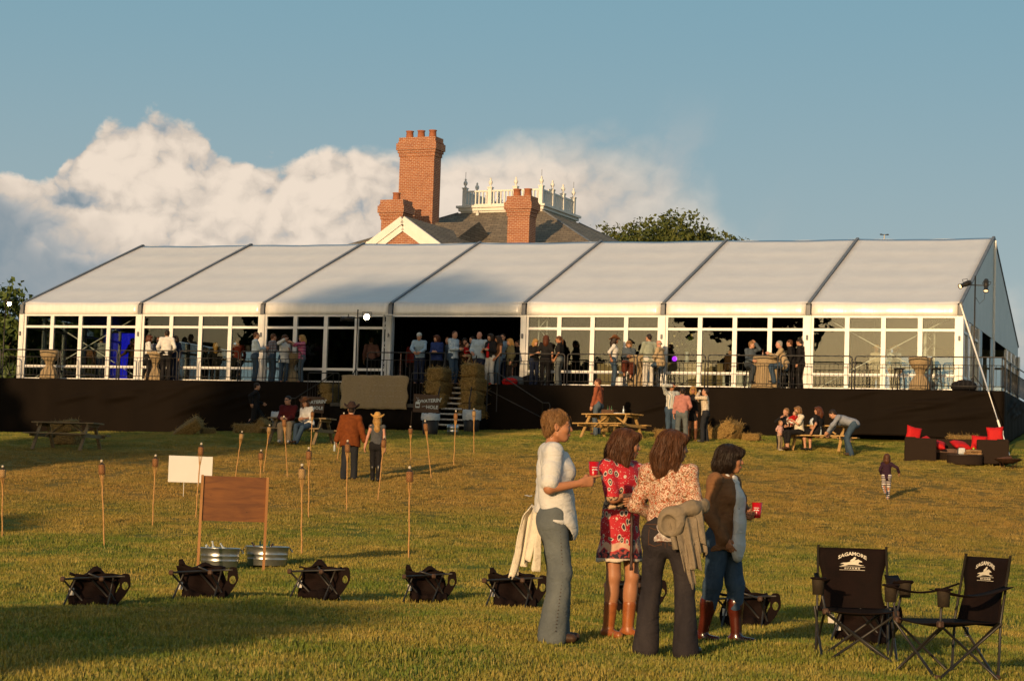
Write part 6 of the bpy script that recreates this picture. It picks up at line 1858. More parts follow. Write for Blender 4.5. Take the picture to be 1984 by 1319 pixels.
    # ---- clothes
    if top:
        m, slv, ease, hem = top[0], top[1], top[2], top[3]          # material, sleeve length 0..1, looseness, hem below the waist
        S = Solid(); zb = P0 + Rt @ np.array((0, 0, .13 - hem)) if pz is None or lean > .3 else P0 + Rt @ np.array((0, 0, max(.13 - hem, -.02)))
        rb = (.140 + ease * 1.5) * fat if f else (.138 + ease * 1.4) * fat
        if pz is None: rb = max(rb, .163 * fat)
        S.cone(zb, waist, rb + .012, (.122 + ease * 1.2) * fat, .05, .74, fl).cone(waist, chest, (.122 + ease * 1.2) * fat, .140 + ease, .06, .74, fl).cone(chest, tp(0, -.005, .425), .140 + ease, .094, .05, .74, fl)
        S.cone(sh[-1], sh[1], .060 + ease * .2, .060 + ease * .2, .04)
        if f and not child:
            for q in (-1, 1): S.ell(tp(q * .068, .086 + ease * .3, .295), (.070, .062, .068), k=.05)
        if len(top) > 4 and top[4] == 'low':
            S.cone(tp(0, .02, .06), tp(0, .055, -.11), .160, .140, .05, .82, fl)
            for key, q in (('l', -1), ('r', 1)): S.cone(J[key][0] + (J[key][1] - J[key][0]) * .45, tp(q * .07, .0, .12), .058, .095, .06)
        if len(top) > 4 and top[4] == 'low': S.ell(tp(0, .03, .52), (.085, .10, .10), k=.02, sub=True)
        else: S.cone(nb - Rt @ np.array((0, 0, .05)), nb + Rt @ np.array((0, .006, .012)), .072, .060, .02); S.ell(nb + Rt @ np.array((0, .02, .055)), (.060, .066, .045), k=.012, sub=True)
        for key in ('l', 'r'):
            a, e, w = J[key]; l1 = min(1, slv * 2)
            r_ = .048 + ease * .30
            if slv > 0:
                S.cone(a, a + (e - a) * l1, r_ + .006, (r_ + .004 + ease * .12) if slv <= .5 else r_ - .002, .035)
                if slv > .5: S.cone(e, e + (w - e) * (slv - .5) * 2, r_ - .002, .036 + ease * .6, .03)
        if pz is None:
            if len(top) > 4: S.ell(P0 + Rt @ np.array((0, -.16, .13 - hem - .14)), (.34, .31, .22), M=Rt, k=.008, sub=True)
            else: S.ell(P0 + Rt @ np.array((0, 0, .13 - hem - .20)), (.34, .34, .20), M=Rt, k=.008, sub=True)
        part('shirt', S, m, fold(seed), .0085 if fine else .008)
    if bot:
        kind, m = bot[0], bot[1]; S = Solid()
        if kind == 'trousers':
            ease, flare, ln = bot[2], bot[3], bot[4] if len(bot) > 4 else 1.0
            S.cone(P0 + np.array((0, -.012, -.03)), P0 + Rt @ np.array((0, 0, .09)), (.150 + ease * .6) * fat, (.128 + ease * .3) * fat, .05, .74, fl)
            for s_ in (-1, 1):
                a, k_, n_, td = G_[s_]
                n2_ = k_ + (n_ + np.array((0, 0, -.055)) - k_) * ln
                S.cone(a + np.array((0, -.01, 0)), k_, .092 + ease, .062 + ease, .035).cone(k_, n2_, .062 + ease, .050 + ease + flare, .03)
                S.ell(a + (k_ - a) * .15 - fl * .045, (.088, .085, .10), k=.05)
            part('trousers', S, m, fold(seed + 1, .8), .0062 if fine else .008)
        elif kind == 'skirt':
            z0, hem, rr = bot[2], bot[3], bot[4]                      # top and hem heights, hem radius
            if pz is None:
                S.cone(P0 + np.array((0, 0, z0)), (px, py, hem), .128, rr, .02, .80, fl); S.ell((px, py, hem - .25), (.5, .5, .25), k=.01, sub=True)
            else:
                for s_ in (-1, 1): a, k_, n_, td = G_[s_]; S.cone(a, k_, .11, .09, .08).cone(k_, k_ + (n_ - k_) * hem, .09, .08 + rr, .06)
                S.cone(P0, waist, .15, .125, .04, .75, fl)
            part('skirt', S, m, fold(seed + 2, 1.2), .006)
    if shoes:
        m, bh = shoes[0], shoes[1]
        for s_ in (-1, 1):
            S = Solid(); a, k_, n_, td = G_[s_]; fp_ = footpitch[0 if s_ < 0 else 1]
            S.cone(n_ - td * .035 - np.array((0, 0, .046)), n_ + td * .15 - np.array((0, 0, .056 - fp_)), .043, .033, .035)
            if bh > .1:
                S.cone(n_ - np.array((0, 0, .02)), n_ + (k_ - n_) * bh, .046, .064, .03).ell(n_ + (k_ - n_) * .6 - td * .012, (.054, .06, .09), k=.05) if bh > .5 else S.cone(n_ - np.array((0, 0, .02)), n_ + (k_ - n_) * bh, .046, .056, .03)
                S.cone(n_ - td * .06 - np.array((0, 0, .05)), n_ - td * .055 - np.array((0, 0, .08)), .028, .026, .01)
            part('boot' if bh > .1 else 'shoe', S, m, hx=min(h, .016))
    # ---- hair and hat, in head coordinates
    hp = lambda x, y, z: hc + Rh @ (np.array((x, y, z)) * hs)
    style, hcol = hair; S = Solid()
    def cap(r=(.086, .104, .094), c=(0, -.020, .034), k=.02): S.ell(hp(*c), np.array(r) * hs, M=Rh, k=k)
    face = lambda w=.066, d=.06, top_=-.01: S.ell(hp(0, .105, top_ - .045), np.array((w, d, .085)) * hs, M=Rh, k=.012, sub=True)
    if style in ('short', 'crop'):
        cap((.083, .102, .090)) if style == 'short' else cap((.079, .099, .088), (0, -.02, .033)); S.ell(hp(0, -.06, -.03), np.array((.066, .05, .07)) * hs, M=Rh, k=.03)
        face(.074, .075); S.ell(hp(0, .03, -.105), np.array((.1, .11, .085)) * hs, M=Rh, k=.01, sub=True)
    elif style == 'bob':
        cap((.094, .108, .100)); S.chain([hp(0, -.055, .02), hp(0, -.075, -.06), hp(0, -.065, -.115)], [.085, .080, .055], .04)
        for q in (-1, 1): S.chain([hp(q * .062, .0, .03), hp(q * .078, -.01, -.05), hp(q * .066, -.015, -.095)], [.040, .036, .026], .03)
        S.chain([hp(-.04, .065, .075), hp(.02, .085, .062), hp(.06, .068, .035)], [.030, .026, .02], .03); face(.058, .055, -.03)
    elif style in ('long', 'vlong', 'wild'):
        L_ = {'long': .16, 'vlong': .34, 'wild': .20}[style]
        cap((.092, .108, .100)); S.chain([hp(0, -.055, .02), hp(0, -.085, -.08), hc + Rh @ np.array((0, -.085, -.06)) + np.array((0, 0, -L_ * .6)), hc + Rh @ np.array((0, -.085, -.06)) + np.array((0, 0, -L_))], [.085, .088, .080, .045], .05)
        for q in (-1, 1): S.chain([hp(q * .060, .005, .04), hp(q * .080, -.005, -.06), hp(q * .076, -.01, -.10) + np.array((0, 0, -L_ * .45))], [.038, .036, .028], .03)
        S.chain([hp(-.05, .06, .075), hp(.0, .082, .072), hp(.05, .062, .07)], [.026, .022, .026], .03); face(.054, .055, -.025)
    elif style == 'tail':
        cap((.083, .102, .091)); S.chain([hp(0, -.10, .01), hp(0, -.135, -.06), hp(0, -.12, -.19)], [.035, .034, .015], .03); face(.070, .07); S.ell(hp(0, .02, -.10), np.array((.1, .12, .08)) * hs, M=Rh, k=.01, sub=True)
    elif style == 'bald':
        S.chain([hp(-.07, -.02, .0), hp(-.05, -.085, .0), hp(.05, -.085, .0), hp(.07, -.02, .0)], [.020, .026, .026, .020], .02)
    amp = {'short': .0042, 'crop': .002, 'bob': .0035, 'long': .005, 'vlong': .006, 'wild': .009, 'tail': .003, 'bald': .001}[style]
    shift = np.array(hc)
    sd = strands(seed)
    part('hair', S, hair_m(hcol), (lambda X, Y, Z: sd(X - shift[0], Y - shift[1] + .02, Z - shift[2])) if style not in ('bald',) else None, amp if fine else amp * .8, hx=.006 if fine else .014)
    if fine:
        hair_strands(o, S, hair_m(hcol), hp, Rh, seed, style)
    if hat:
        kind, m = hat; S = Solid(); hx = .008 if fine else .013
        if kind == 'cowboy':
            S.ell(hp(0, -.012, .092), np.array((.095, .113, .112)), M=Rh, k=.02).ell(hp(0, -.005, .218), np.array((.026, .090, .036)), M=Rh, k=.02, sub=True)
            nr = 20; ri = [hp(.165 * math.cos(a) , -.012 + .195 * math.sin(a), .052 + .072 * abs(math.cos(a)) ** 2 - .022 * abs(math.sin(a))) for a in np.linspace(0, 6.283, nr + 1)]
            for q, q2 in zip(ri[:-1], ri[1:]): S.cone(q, q2, .014, .014, .02)
            for q in ri[:-1]: S.cone(hp(0, -.012, .056), q, .014, .012, .012)
        elif kind == 'cap':
            S.ell(hp(0, -.012, .050), np.array((.089, .107, .085)), M=Rh, k=.01); S.ell(hp(0, .02, -.06), np.array((.2, .2, .092)), M=Rh, k=.006, sub=True); S.cone(hp(-.03, .08, .045), hp(-.03, .15, .030), .016, .014, .02).cone(hp(.03, .08, .045), hp(.03, .15, .030), .016, .014, .02)
        elif kind == 'sun':
            S.ell(hp(0, -.012, .075), np.array((.092, .108, .075)), M=Rh, k=.02)
            for a in np.linspace(0, 6.283, 21)[:-1]: S.cone(hp(0, -.012, .055), hp(.17 * math.cos(a), -.012 + .19 * math.sin(a), .030), .015, .012, .014)
        part('hat', S, m, hx=hx)
    if glasses:
        S = Solid()
        for q in (-1, 1): S.ell(hp(q * .032, .088, .005), np.array((.026, .010, .019)) * hs, M=Rh, k=.004); S.cone(hp(q * .055, .08, .01), hp(q * .078, -.01, .006), .004, .004, .004)
        S.cone(hp(-.012, .094, .01), hp(.012, .094, .01), .005, .005, .004); part('sunglasses', S, BLK, hx=.005)
    if fine:
        EYE = mat('eye', (.03, .018, .012), .15, spec=.7); LIP = mat('lips', (.40, .105, .085), .4); BROW = mat('brow', (.07, .035, .018), .8)
        mb = MB()
        for q in (-1, 1): mb.lathe([(0, -.006), (.006, -.003), (.0068, 0), (.006, .003), (0, .006)], 10, Matrix.Translation(Vector(hp(q * .031, .0845, .005))))
        mb.build('eyes', EYE, o)
        S = Solid().cone(hp(-.018, .088, -.0655), hp(.018, .088, -.0655), .0045, .0045, .004).ell(hp(0, .0925, -.060), (.014, .004, .005), M=Rh, k=.004).ell(hp(0, .0915, -.070), (.012, .004, .005), M=Rh, k=.004); part('lips', S, LIP, hx=.003)
        S = Solid()
        for q in (-1, 1): S.chain([hp(q * .015, .087, .024), hp(q * .034, .082, .029), hp(q * .050, .070, .023)], [.0032, .0036, .002], .003)
        part('eyebrows', S, BROW, hx=.003)
    info = dict(o=o, hc=hc, Rh=Rh, J=J, G=G_, nb=nb, tp=tp, sc=sc, P0=P0, part=part, fl=fl, sh=sh, waist=waist, h=h)
    if extra: extra(info)
    return info
def world(info, v): return Vector(info['o'].location) + Matrix.Rotation(info['o'].rotation_euler.z, 3, 'Z') @ (Vector(v) * info['sc'])
# ------------------------------------------------------------------ the four women in front
def dress_mat():
    m, q, b = shader('paisley_dress'); vec = q.node('ShaderNodeTexCoord').outputs['Object']; x, y, z = q.sep(vec)
    wv = q.vmath('ADD', vec, q.vmath('SCALE', q.vmath('SUBTRACT', q.noise(vec, 9, 2, .5, out=1), (.5, .5, .5)), sc=.05))
    v = q.voro(q.vmath('MULTIPLY', wv, (1, 1, .60)), 17)
    c = q.mix(q.smooth(v, .36, .30), (.46, .010, .018), (.62, .52, .42)); c = q.mix(q.smooth(v, .28, .22), c, (.02, .018, .03)); c = q.mix(q.smooth(v, .15, .10), c, (.55, .42, .22))
    dots = q.voro(vec, 60); c = q.mix(q.math('MULTIPLY', q.smooth(dots, .22, .16), q.smooth(v, .38, .5)), c, (.66, .52, .48))
    zz = q.math('ADD', z, q.math('MULTIPLY', q.math('PINGPONG', q.math('ADD', x, y), .055), .9))
    band = q.math('MULTIPLY', q.smooth(zz, .735, .745), q.smooth(zz, .79, .78)); c = q.mix(band, c, (.58, .36, .24))
    c = q.mix(q.smooth(zz, .735, .725), c, q.mix(q.smooth(q.noise(vec, 38, 2, .5), .5, .56), (.016, .012, .022), (.34, .05, .04)))
    c = q.mix(q.smooth(z, .652, .645), c, (.62, .52, .42))
    bt = q.math('MULTIPLY', q.smooth(z, 1.045, 1.05), q.smooth(z, 1.15, 1.145)); c = q.mix(bt, c, q.mix(q.smooth(q.noise(vec, 30, 2, .5), .47, .53), (.05, .022, .018), (.50, .34, .20)))
    q.put(b.inputs['Base Color'], c); b.inputs['Roughness'].default_value = .75
    return m
def print_mat():
    m, q, b = shader('orange_print'); vec = q.node('ShaderNodeTexCoord').outputs['Object']; z = q.sep(vec)[2]
    wv = q.vmath('ADD', vec, q.vmath('SCALE', q.vmath('SUBTRACT', q.noise(vec, 14, 3, .6, out=1), (.5, .5, .5)), sc=.07))
    w = q.noise(wv, 26, 5, .65, 2.5); v = q.noise(wv, 24, 3, .55, 2.2)
    c = q.mix(q.smooth(w, .38, .60), (.40, .070, .018), (.13, .075, .030)); c = q.mix(q.smooth(q.math('ABSOLUTE', q.math('SUBTRACT', v, .5)), .050, .020), c, (.66, .52, .40)); c = q.mix(q.smooth(q.noise(wv, 19, 3, .6), .60, .68, 0, .7), c, (.55, .37, .22))
    c = q.mix(q.smooth(z, 1.03, .99, 0, .75), c, (.14, .035, .018))
    q.put(b.inputs['Base Color'], c); b.inputs['Roughness'].default_value = .8
    return m
def jeans_detail():
    m, q, b = shader('dark_jeans'); vec = q.node('ShaderNodeTexCoord').outputs['Object']; x, y, z = q.sep(vec)
    n = q.noise(q.vmath('MULTIPLY', vec, (1, 1, .4)), 6, 6, .62)
    c = q.mix(q.smooth(n, .3, .7), (.034, .028, .029), (.018, .015, .018))
    ax = q.math('ABSOLUTE', x); pk = lambda v, c0, w: q.smooth(q.math('ABSOLUTE', q.math('SUBTRACT', v, c0)), w, w * .4)
    inx = q.math('MULTIPLY', q.math('GREATER_THAN', ax, .030), q.math('LESS_THAN', ax, .128)); inz = q.math('MULTIPLY', q.math('GREATER_THAN', z, .825), q.math('LESS_THAN', z, .945))
    zp_ = q.math('ADD', z, q.math('MULTIPLY', q.math('ABSOLUTE', q.math('SUBTRACT', ax, .079)), -.35))
    ln = q.math('MULTIPLY', q.math('MAXIMUM', pk(zp_, .945, .005), pk(zp_, .818, .005)), inx)
    ln = q.math('MAXIMUM', ln, q.math('MULTIPLY', q.math('MAXIMUM', pk(ax, .030, .0045), pk(ax, .128, .0045)), inz))
    ln = q.math('MAXIMUM', ln, q.math('MULTIPLY', pk(x, 0, .004), q.smooth(z, .80, .82)))
    ln = q.math('MAXIMUM', ln, pk(z, .985, .005))
    ln = q.math('MULTIPLY', ln, q.math('LESS_THAN', y, .02))
    q.put(b.inputs['Base Color'], q.mix(q.math('MULTIPLY', ln, .7), c, (.10, .045, .02))); b.inputs['Roughness'].default_value = .85; b.inputs['Specular IOR Level'].default_value = .2
    bn = q.node('ShaderNodeBump'); bn.inputs['Strength'].default_value = .6; bn.inputs['Distance'].default_value = .02
    q.put(bn.inputs['Height'], q.math('ADD', q.noise(q.vmath('MULTIPLY', vec, (1, 1, 1.7)), 7, 3, .55, 1.4), q.math('MULTIPLY', ln, .15))); q.l.new(bn.outputs[0], b.inputs['Normal'])
    return m
WHT = cloth('white_tee', (.60, .59, .575), (.56, .55, .53), bump=.05)
JEAN_L = denim('light', (.135, .150, .150), (.085, .098, .105)); JEAN_D = denim('dark', (.030, .024, .024), (.018, .015, .017)); JEAN_B = denim('blue', (.050, .085, .130), (.026, .046, .080)); JEAN_M = denim('mid', (.085, .115, .145), (.05, .07, .095))
BOOT_T = mat('tan_boot', (.34, .105, .025), .4, (.25, .07, .018), 9, spec=.5, bump=.15, bscale=30); BOOT_R = mat('oxblood_boot', (.080, .014, .007), .18, (.055, .009, .005), 7, spec=.7); BOOT_K = mat('black_boot', (.012, .011, .010), .35, spec=.5)
SHOE_B = mat('brown_shoe', (.06, .03, .015), .5); SHOE_W = mat('white_shoe', (.55, .53, .50), .6)
BLAZER = cloth('brown_blazer', (.205, .098, .042), (.165, .078, .034), bump=.2); GREYH = cloth('taupe_jersey', (.235, .185, .125), (.19, .15, .10), bump=.15)
CREAM = cloth('cream_knit', (.70, .63, .50), (.62, .55, .43), bump=.2); REDP = mat('red_plastic', (.44, .004, .008), .25, (.38, .004, .008), 3, spec=.5)
def cup(p, label, rz=0., tilt=(0, 0), s=1.0, m=None, group='red plastic cups'):
    o = thing('drinking_cup', label, 'cup', p, 0, group, rot=(tilt[0], tilt[1], rz)); o.scale = (s, s, s)
    MB().lathe([(0, 0), (.030, 0), (.031, .004), (.042, .125), (.0405, .125), (.029, .006), (0, .006)], 24).build('cup_wall', m or REDP, o)
    mb = MB()
    for k in range(5):                                                # little printed emblem on the side
        a = R(-90 - 26 + 13 * k); r_ = .0375 + .0006
        mb.box((r_ * math.cos(a), r_ * math.sin(a), .062 + .004 * (k % 2)), (.0012, .009, .010 - .003 * (k % 3)), None, 0, a)
        mb.box((r_ * 1.01 * math.cos(a), r_ * 1.01 * math.sin(a), .082), (.0012, .0095, .0045), None, 0, a)
    mb.build('emblem', SIGNW, o)
    return o
def Hof(p, foot, top): return (foot - top) / ppm(p)
# white tee
p = hit(1066, 1241)
def x1(i):
    a, kn, an, td = i['G'][1]; mb = MB()
    for j in range(34):                                           # studs down the side seam
        f_ = j / 33; c = (a + (kn - a) * f_ * 2) if f_ < .5 else (kn + (an - kn) * (f_ * 2 - 1)); r_ = .108 - .030 * min(1, f_ * 2) + .034 * max(0, f_ * 2 - 1)
        mb.lathe([(0, -.004), (.005, -.002), (.005, .002), (0, .004)], 8, Matrix.Translation((c[0] + r_, c[1] + .012, c[2])))
    mb.build('seam_studs', SHOE_B, i['o'])
w1 = person('woman in a white tee and faded flared jeans holding a red cup', p, R(-84), Hof(p, 1243, 796), 'f', True, lean=-.05, look=R(-6), nod=.02, rh=(.215, .17, 1.165), re=(.25, -1, -.6), rhk='point', rpalm=(-1, .2, .1),
            lh=(-.19, .03, .94), le=(-1, -.3, 0), feet=((-.07, .05), (.09, .0)), top=(WHT, .42, .028, .19, 'low'), bot=('trousers', JEAN_L, .016, .040), shoes=(SHOE_B, 0), hair=('short', 'sandy'), tone='tan', extra=x1)
cup(world(w1, (.155, .265, 1.205)), 'red plastic cup held by the woman in the white tee', R(10))
ear = mat('pearl', (.7, .66, .6), .2)
def drape(name, specs, m, who, th=.007):
    '''cloth hanging in pleats: each spec is (top a, top b, drop, lean, pleats, depth, taper)'''
    mb = MB()
    for A, B, dr, ln_, pl, dp, tap, ph in specs:
        A, B, ln_ = Vector(A), Vector(B), Vector(ln_); sd = (B - A).cross(Vector((0, 0, 1))).normalized(); rows = []
        for i in range(33):
            f_ = i / 32; row = []
            for j in range(25):
                g_ = j / 24; c = A.lerp(B, .5 + (f_ - .5) * (1 - tap * g_)); am = dp * (.35 + .65 * g_)
                w_ = math.sin(pl * 6.283 * f_ + ph + .9 * math.sin(3 * g_ + ph)) + .45 * math.sin(pl * 11 * f_ - 3 * g_ + ph * 2)
                top_ = .035 * math.exp(-(g_ / .07) ** 2)
                row.append(c + ln_ * g_ + Vector((0, 0, -dr * g_ * (1 + .05 * math.sin(5 * f_ + ph)))) + sd * (am * w_) + Vector((0, 0, -.012 * math.sin(9 * f_ + 4 * g_))) - sd * top_)
            rows.append(row)
        mb.sheet(rows, th)
    o = mb.build(name, m); o.location = who['o'].location; o.rotation_euler = who['o'].rotation_euler; o.scale = [who['sc']] * 3
    return o
o = drape('cardigan', [((-.16, -.17, 1.00), (.05, -.12, 1.00), .44, (-.0, -.06, 0), 1.6, .022, .15, .5), ((-.13, -.19, .98), (-.05, -.20, .98), .52, (-.0, -.075, 0), 1.0, .030, .1, 2.0), ((.02, -.14, .98), (.08, -.10, .98), .46, (.0, -.02, 0), 1.0, .026, .1, 4.0)], CREAM, w1)
tag(o, 'cream cardigan hanging behind the woman in the white tee', 'cardigan')
# red dress
DRESS = dress_mat(); p = hit(1196, 1235)
def x2(i):
    pts = [Vector(i['tp'](.03 + .004 * math.sin(k * 2.6), .165 + .01 * k * .1, .08 - .042 * k)) for k in range(12)]
    MB().tube(pts, [.013 + .004 * (k % 2) for k in range(12)], 8).build('braided_belt', mat('braid', (.045, .018, .012), .5), i['o'])
    S = Solid(); S.cone(i['tp'](0, 0, .055), i['tp'](0, 0, .085), .139, .137, .02, .76, i['fl']); i['part']('belt', S, mat('braid', (.045, .018, .012), .5))
w2 = person('woman in a red paisley dress and tan cowboy boots, arms folded', p, R(-140), Hof(p, 1234, 832), 'f', True, look=R(52), nod=.06, rh=(-.02, .235, 1.17), re=(1, -.25, -.7), lh=(.10, .26, 1.12), le=(-1, -.2, -.7), rpalm=(0, -.3, -1), lpalm=(0, -1, 0),
            feet=((-.085, .03), (.085, -.02)), top=(DRESS, .46, .020, .22), bot=('skirt', DRESS, .12, .645, .205), shoes=(BOOT_T, .46), hair=('long', 'brown'), tone='tan', extra=x2)
# orange print top
OPR = print_mat(); p = hit(1288, 1266)
LACE = cloth('lace', (.58, .54, .50), (.2, .12, .10), scale=40)
def x3(i):
    S = Solid(); S.cone(i['tp'](0, -.004, -.07), i['tp'](0, -.002, -.02), .168, .160, .02, .80, i['fl']); S.ell(i['tp'](0, 0, -.265), (.3, .3, .21), k=.006, sub=True); i['part']('lace_hem', S, LACE, fold(5, 2.), .005)
w3 = person('woman seen from behind in an orange print blouse and dark flared jeans', p, R(-14), Hof(p, 1266, 836), 'f', True, look=R(-62), nod=.02, tilt=.06, rh=(.15, .20, 1.07), re=(.45, -1, -.35), lh=(-.12, .20, 1.03), le=(-.9, -.7, -.3), rpalm=(-.3, .2, -1),
            feet=((-.155, .02), (.165, -.01)), toe=(-.1, .35), top=(OPR, .96, .010, .20), bot=('trousers', jeans_detail(), .008, .040), shoes=(BOOT_K, 0), hair=('wild', 'brown'), tone='tan', extra=x3)
o = drape('jacket', [((.02, -.20, 1.10), (.27, -.10, 1.14), .30, (.05, -.01, 0), 2.2, .020, .05, 1.0), ((.08, -.22, 1.02), (.24, -.15, 1.08), .40, (.07, .01, 0), 1.6, .024, .25, 3.0),
                     ((.12, -.19, .86), (.19, -.17, .88), .34, (.075, .02, 0), 1.0, .018, .35, 5.0), ((.22, -.14, 1.12), (.28, .0, 1.10), .34, (.03, -.02, 0), 1.4, .022, .2, 2.2)], GREYH, w3)
S = Solid(); S.chain([(.24, .14, 1.13), (.26, .0, 1.14), (.20, -.12, 1.12), (.10, -.19, 1.09)], [.040, .048, .050, .042], .05); S.ell((.055, -.205, 1.01), (.105, .050, .115), k=.04).ell((.045, -.262, .985), (.066, .055, .085), k=.012, sub=True)
v_, f_ = S.mesh(.007, fold(21, 1.6), .007); link('hood', fast_mesh('hood', v_, f_), o, GREYH)
tag(o, 'taupe hooded jacket draped over the arm of the woman in orange', 'jacket')
# brown blazer
p = hit(1399, 1247)
def x4(i):
    t_ = i['tp']
    S = Solid(); S.chain([t_(.0, .080, .46), t_(.015, .140, .30), t_(.02, .150, .10), t_(.02, .140, -.10), t_(.02, .135, -.165)], [.045, .072, .080, .085, .070], .04, flat=.5, fdir=i['fl']); i['part']('shirt_front', S, WHT, fold(31), .004)
    S = Solid()
    for q in (-1, 1): S.chain([t_(q * .05, -.035, .505), t_(q * .058, .04, .495), t_(q * .030, .095, .440)], [.016, .017, .020], .01)
    i['part']('collar', S, WHT, hx=.006)
    S = Solid()
    for q in (-1, 1): S.chain([t_(q * .078, .02, .465), t_(q * .085, .115, .36), t_(q * .075, .165, .22)], [.020, .026, .014], .02, flat=.5, fdir=t_(q * .5, 1, 0) - t_(0, 0, 0))
    i['part']('lapels', S, BLAZER, hx=.006)
w4 = person('woman in a brown blazer and tall oxblood riding boots holding a red cup', p, R(-122), Hof(p, 1247, 863), 'f', True, look=R(26), nod=.03, rh=(.150, .07, .895), re=(.55, -1, .05), rpalm=(-1, 0, 0), lh=(-.13, .175, 1.115), le=(-1, -.4, -.6), lhk='grip', lpalm=(1, .2, 0),
            feet=((-.07, .10), (.085, -.15)), top=(BLAZER, .98, .022, .235), bot=('trousers', JEAN_B, .012, .0, .40), shoes=(BOOT_R, .66), hair=('bob', 'dark'), tone='tan', extra=x4)
cup(world(w4, (-.115, .245, 1.085)), 'red plastic cup held by the woman in the brown blazer', R(-14))
# ------------------------------------------------------------------ everyone else
LG, DG = 'guests on the lawn', 'guests on the platform'
BLKC = cloth('black', (.012, .011, .012)); NAVY = cloth('navy', (.020, .028, .060)); RUSTC = cloth('rust_suede', (.165, .042, .008), (.12, .030, .006)); RUST2 = cloth('rust_shirt', (.30, .085, .040))
PALEB = cloth('pale_blue', (.30, .42, .52)); LBLUE = cloth('light_blue', (.40, .50, .58)); TANC = cloth('tan', (.42, .31, .18)); KHAKI = cloth('khaki', (.46, .34, .20)); SAGE = cloth('sage', (.30, .33, .26)); OLIVE = cloth('olive', (.09, .085, .045))
DENJ = cloth('denim_jacket', (.075, .095, .115)); MAROON = cloth('maroon', (.075, .008, .010)); PINKC = cloth('pink', (.45, .19, .16)); BLUEJ = cloth('blue_jacket', (.025, .045, .16)); BROWNC = cloth('brown', (.085, .042, .02)); GREYC = cloth('grey_vest', (.075, .078, .082))
WHITEC = cloth('white_cloth', (.70, .68, .64)); TROU = cloth('stone_trousers', (.27, .205, .13)); WPANT = cloth('white_trousers', (.66, .62, .55)); PLUM = cloth('plum', (.035, .014, .028)); PINKB = cloth('baby_pink', (.60, .36, .32)); REDT = cloth('red_tee', (.48, .012, .012)); DRED = cloth('dark_red', (.14, .02, .015)); BSKIRT = cloth('brown_skirt', (.11, .028, .015))
STRIP_B = stripes('blue', (.60, .58, .52), (.20, .26, .30), 130, 'v', .1, (.35, .33, .28)); STRIP_L = stripes('leggings', (.62, .58, .52), (.045, .03, .05), 75, 'h', .1, (.25, .22, .24)); STRIP_P = stripes('pants', (.62, .60, .55), (.05, .05, .06), 150, 'v', .75); STRIP_W = stripes('shirt', (.50, .57, .62), (.32, .42, .52), 190)
PLAID_M = plaid('magenta', (.38, .05, .13), (.20, .03, .10), (.50, .22, .28)); PLAID_N = plaid('navy', (.07, .09, .13), (.30, .31, .32), (.12, .05, .06)); PLAID_C = plaid('cream', (.62, .54, .42), (.36, .25, .15), (.36, .25, .15), 110, .5); PLAID_G = plaid('grey', (.25, .26, .27), (.08, .09, .10), (.45, .45, .44), 90)
HAT_D = mat('dark_felt', (.030, .014, .010), .9); HAT_S = mat('straw_hat', (.52, .29, .075), .7, (.42, .22, .05), 40); HAT_B = mat('brown_felt', (.17, .065, .022), .9); CAP_W = mat('pale_cap', (.50, .50, .45), .8)
J1 = lambda m=None: ('trousers', m or JEAN_M, .010, .008); DK = ('trousers', NAVY, .010, .006); BK = ('trousers', BLKC, .010, .008)
SB = (SHOE_B, 0); SK = (BOOT_K, 0)
def lawn(px, py, back=0.): return gp(px, py, back)
def on_deck(label, px, v, yaw, H=1.7, sex='m', **kw): return person(label, deck(px, v, DECK_Z - .028), R(yaw), H, sex, group=DG, **kw)
def sit(seat, H, fwd=.42, spread=.12): sc = H / 1.7; return dict(pz=seat / sc + .085, feet=((-spread, fwd), (spread, fwd)), top_hem=.1)

# the couple walking up to the tent
p = lawn(676, 927); HM = Hof(p, 927, 783)
m1 = person('man in a rust suede shirt and black cowboy hat walking hand in hand', p, R(-3), HM, 'm', feet=((-.11, -.06), (.10, .10)), footpitch=(0, .0), rh=(.345, .02, .80), lh=(-.33, .04, .80), top=(RUSTC, .97, .052, .29), bot=('trousers', denim('ink', (.022, .024, .030)), .016, .012), shoes=(SHOE_B, 0), hair=('crop', 'dark'), hat=('cowboy', HAT_D), group=LG, fat=1.08, vox=.016)
p2 = lawn(727, 931); p2 = p2 + Vector((0, 0, 0))
def xw(i):
    S = Solid(); S.cone(i['tp'](0, 0, .04), i['tp'](0, 0, .065), .142, .140, .02, .74, i['fl']); i['part']('belt', S, HAT_S, hx=.012)
person('woman in a straw hat and grey vest walking hand in hand with the man', p2, R(4), Hof(p2, 931, 803), 'f', feet=((-.07, .08), (.07, -.05)), lh=(-.30, .06, .84), rh=(.22, .02, .85), top=(GREYC, 0, .008, .12), bot=('trousers', BLKC, .006, -.004), shoes=(BOOT_K, .72), hair=('vlong', 'blond'), hat=('cowboy', HAT_S), group=LG, vox=.015, tone='pink', extra=xw)
bottle(world(m1, (-.36, .04, .62)), 'pale bottle in the left hand of the man in rust suede', CLEAR_GL, None, (R(15), 0), .9)
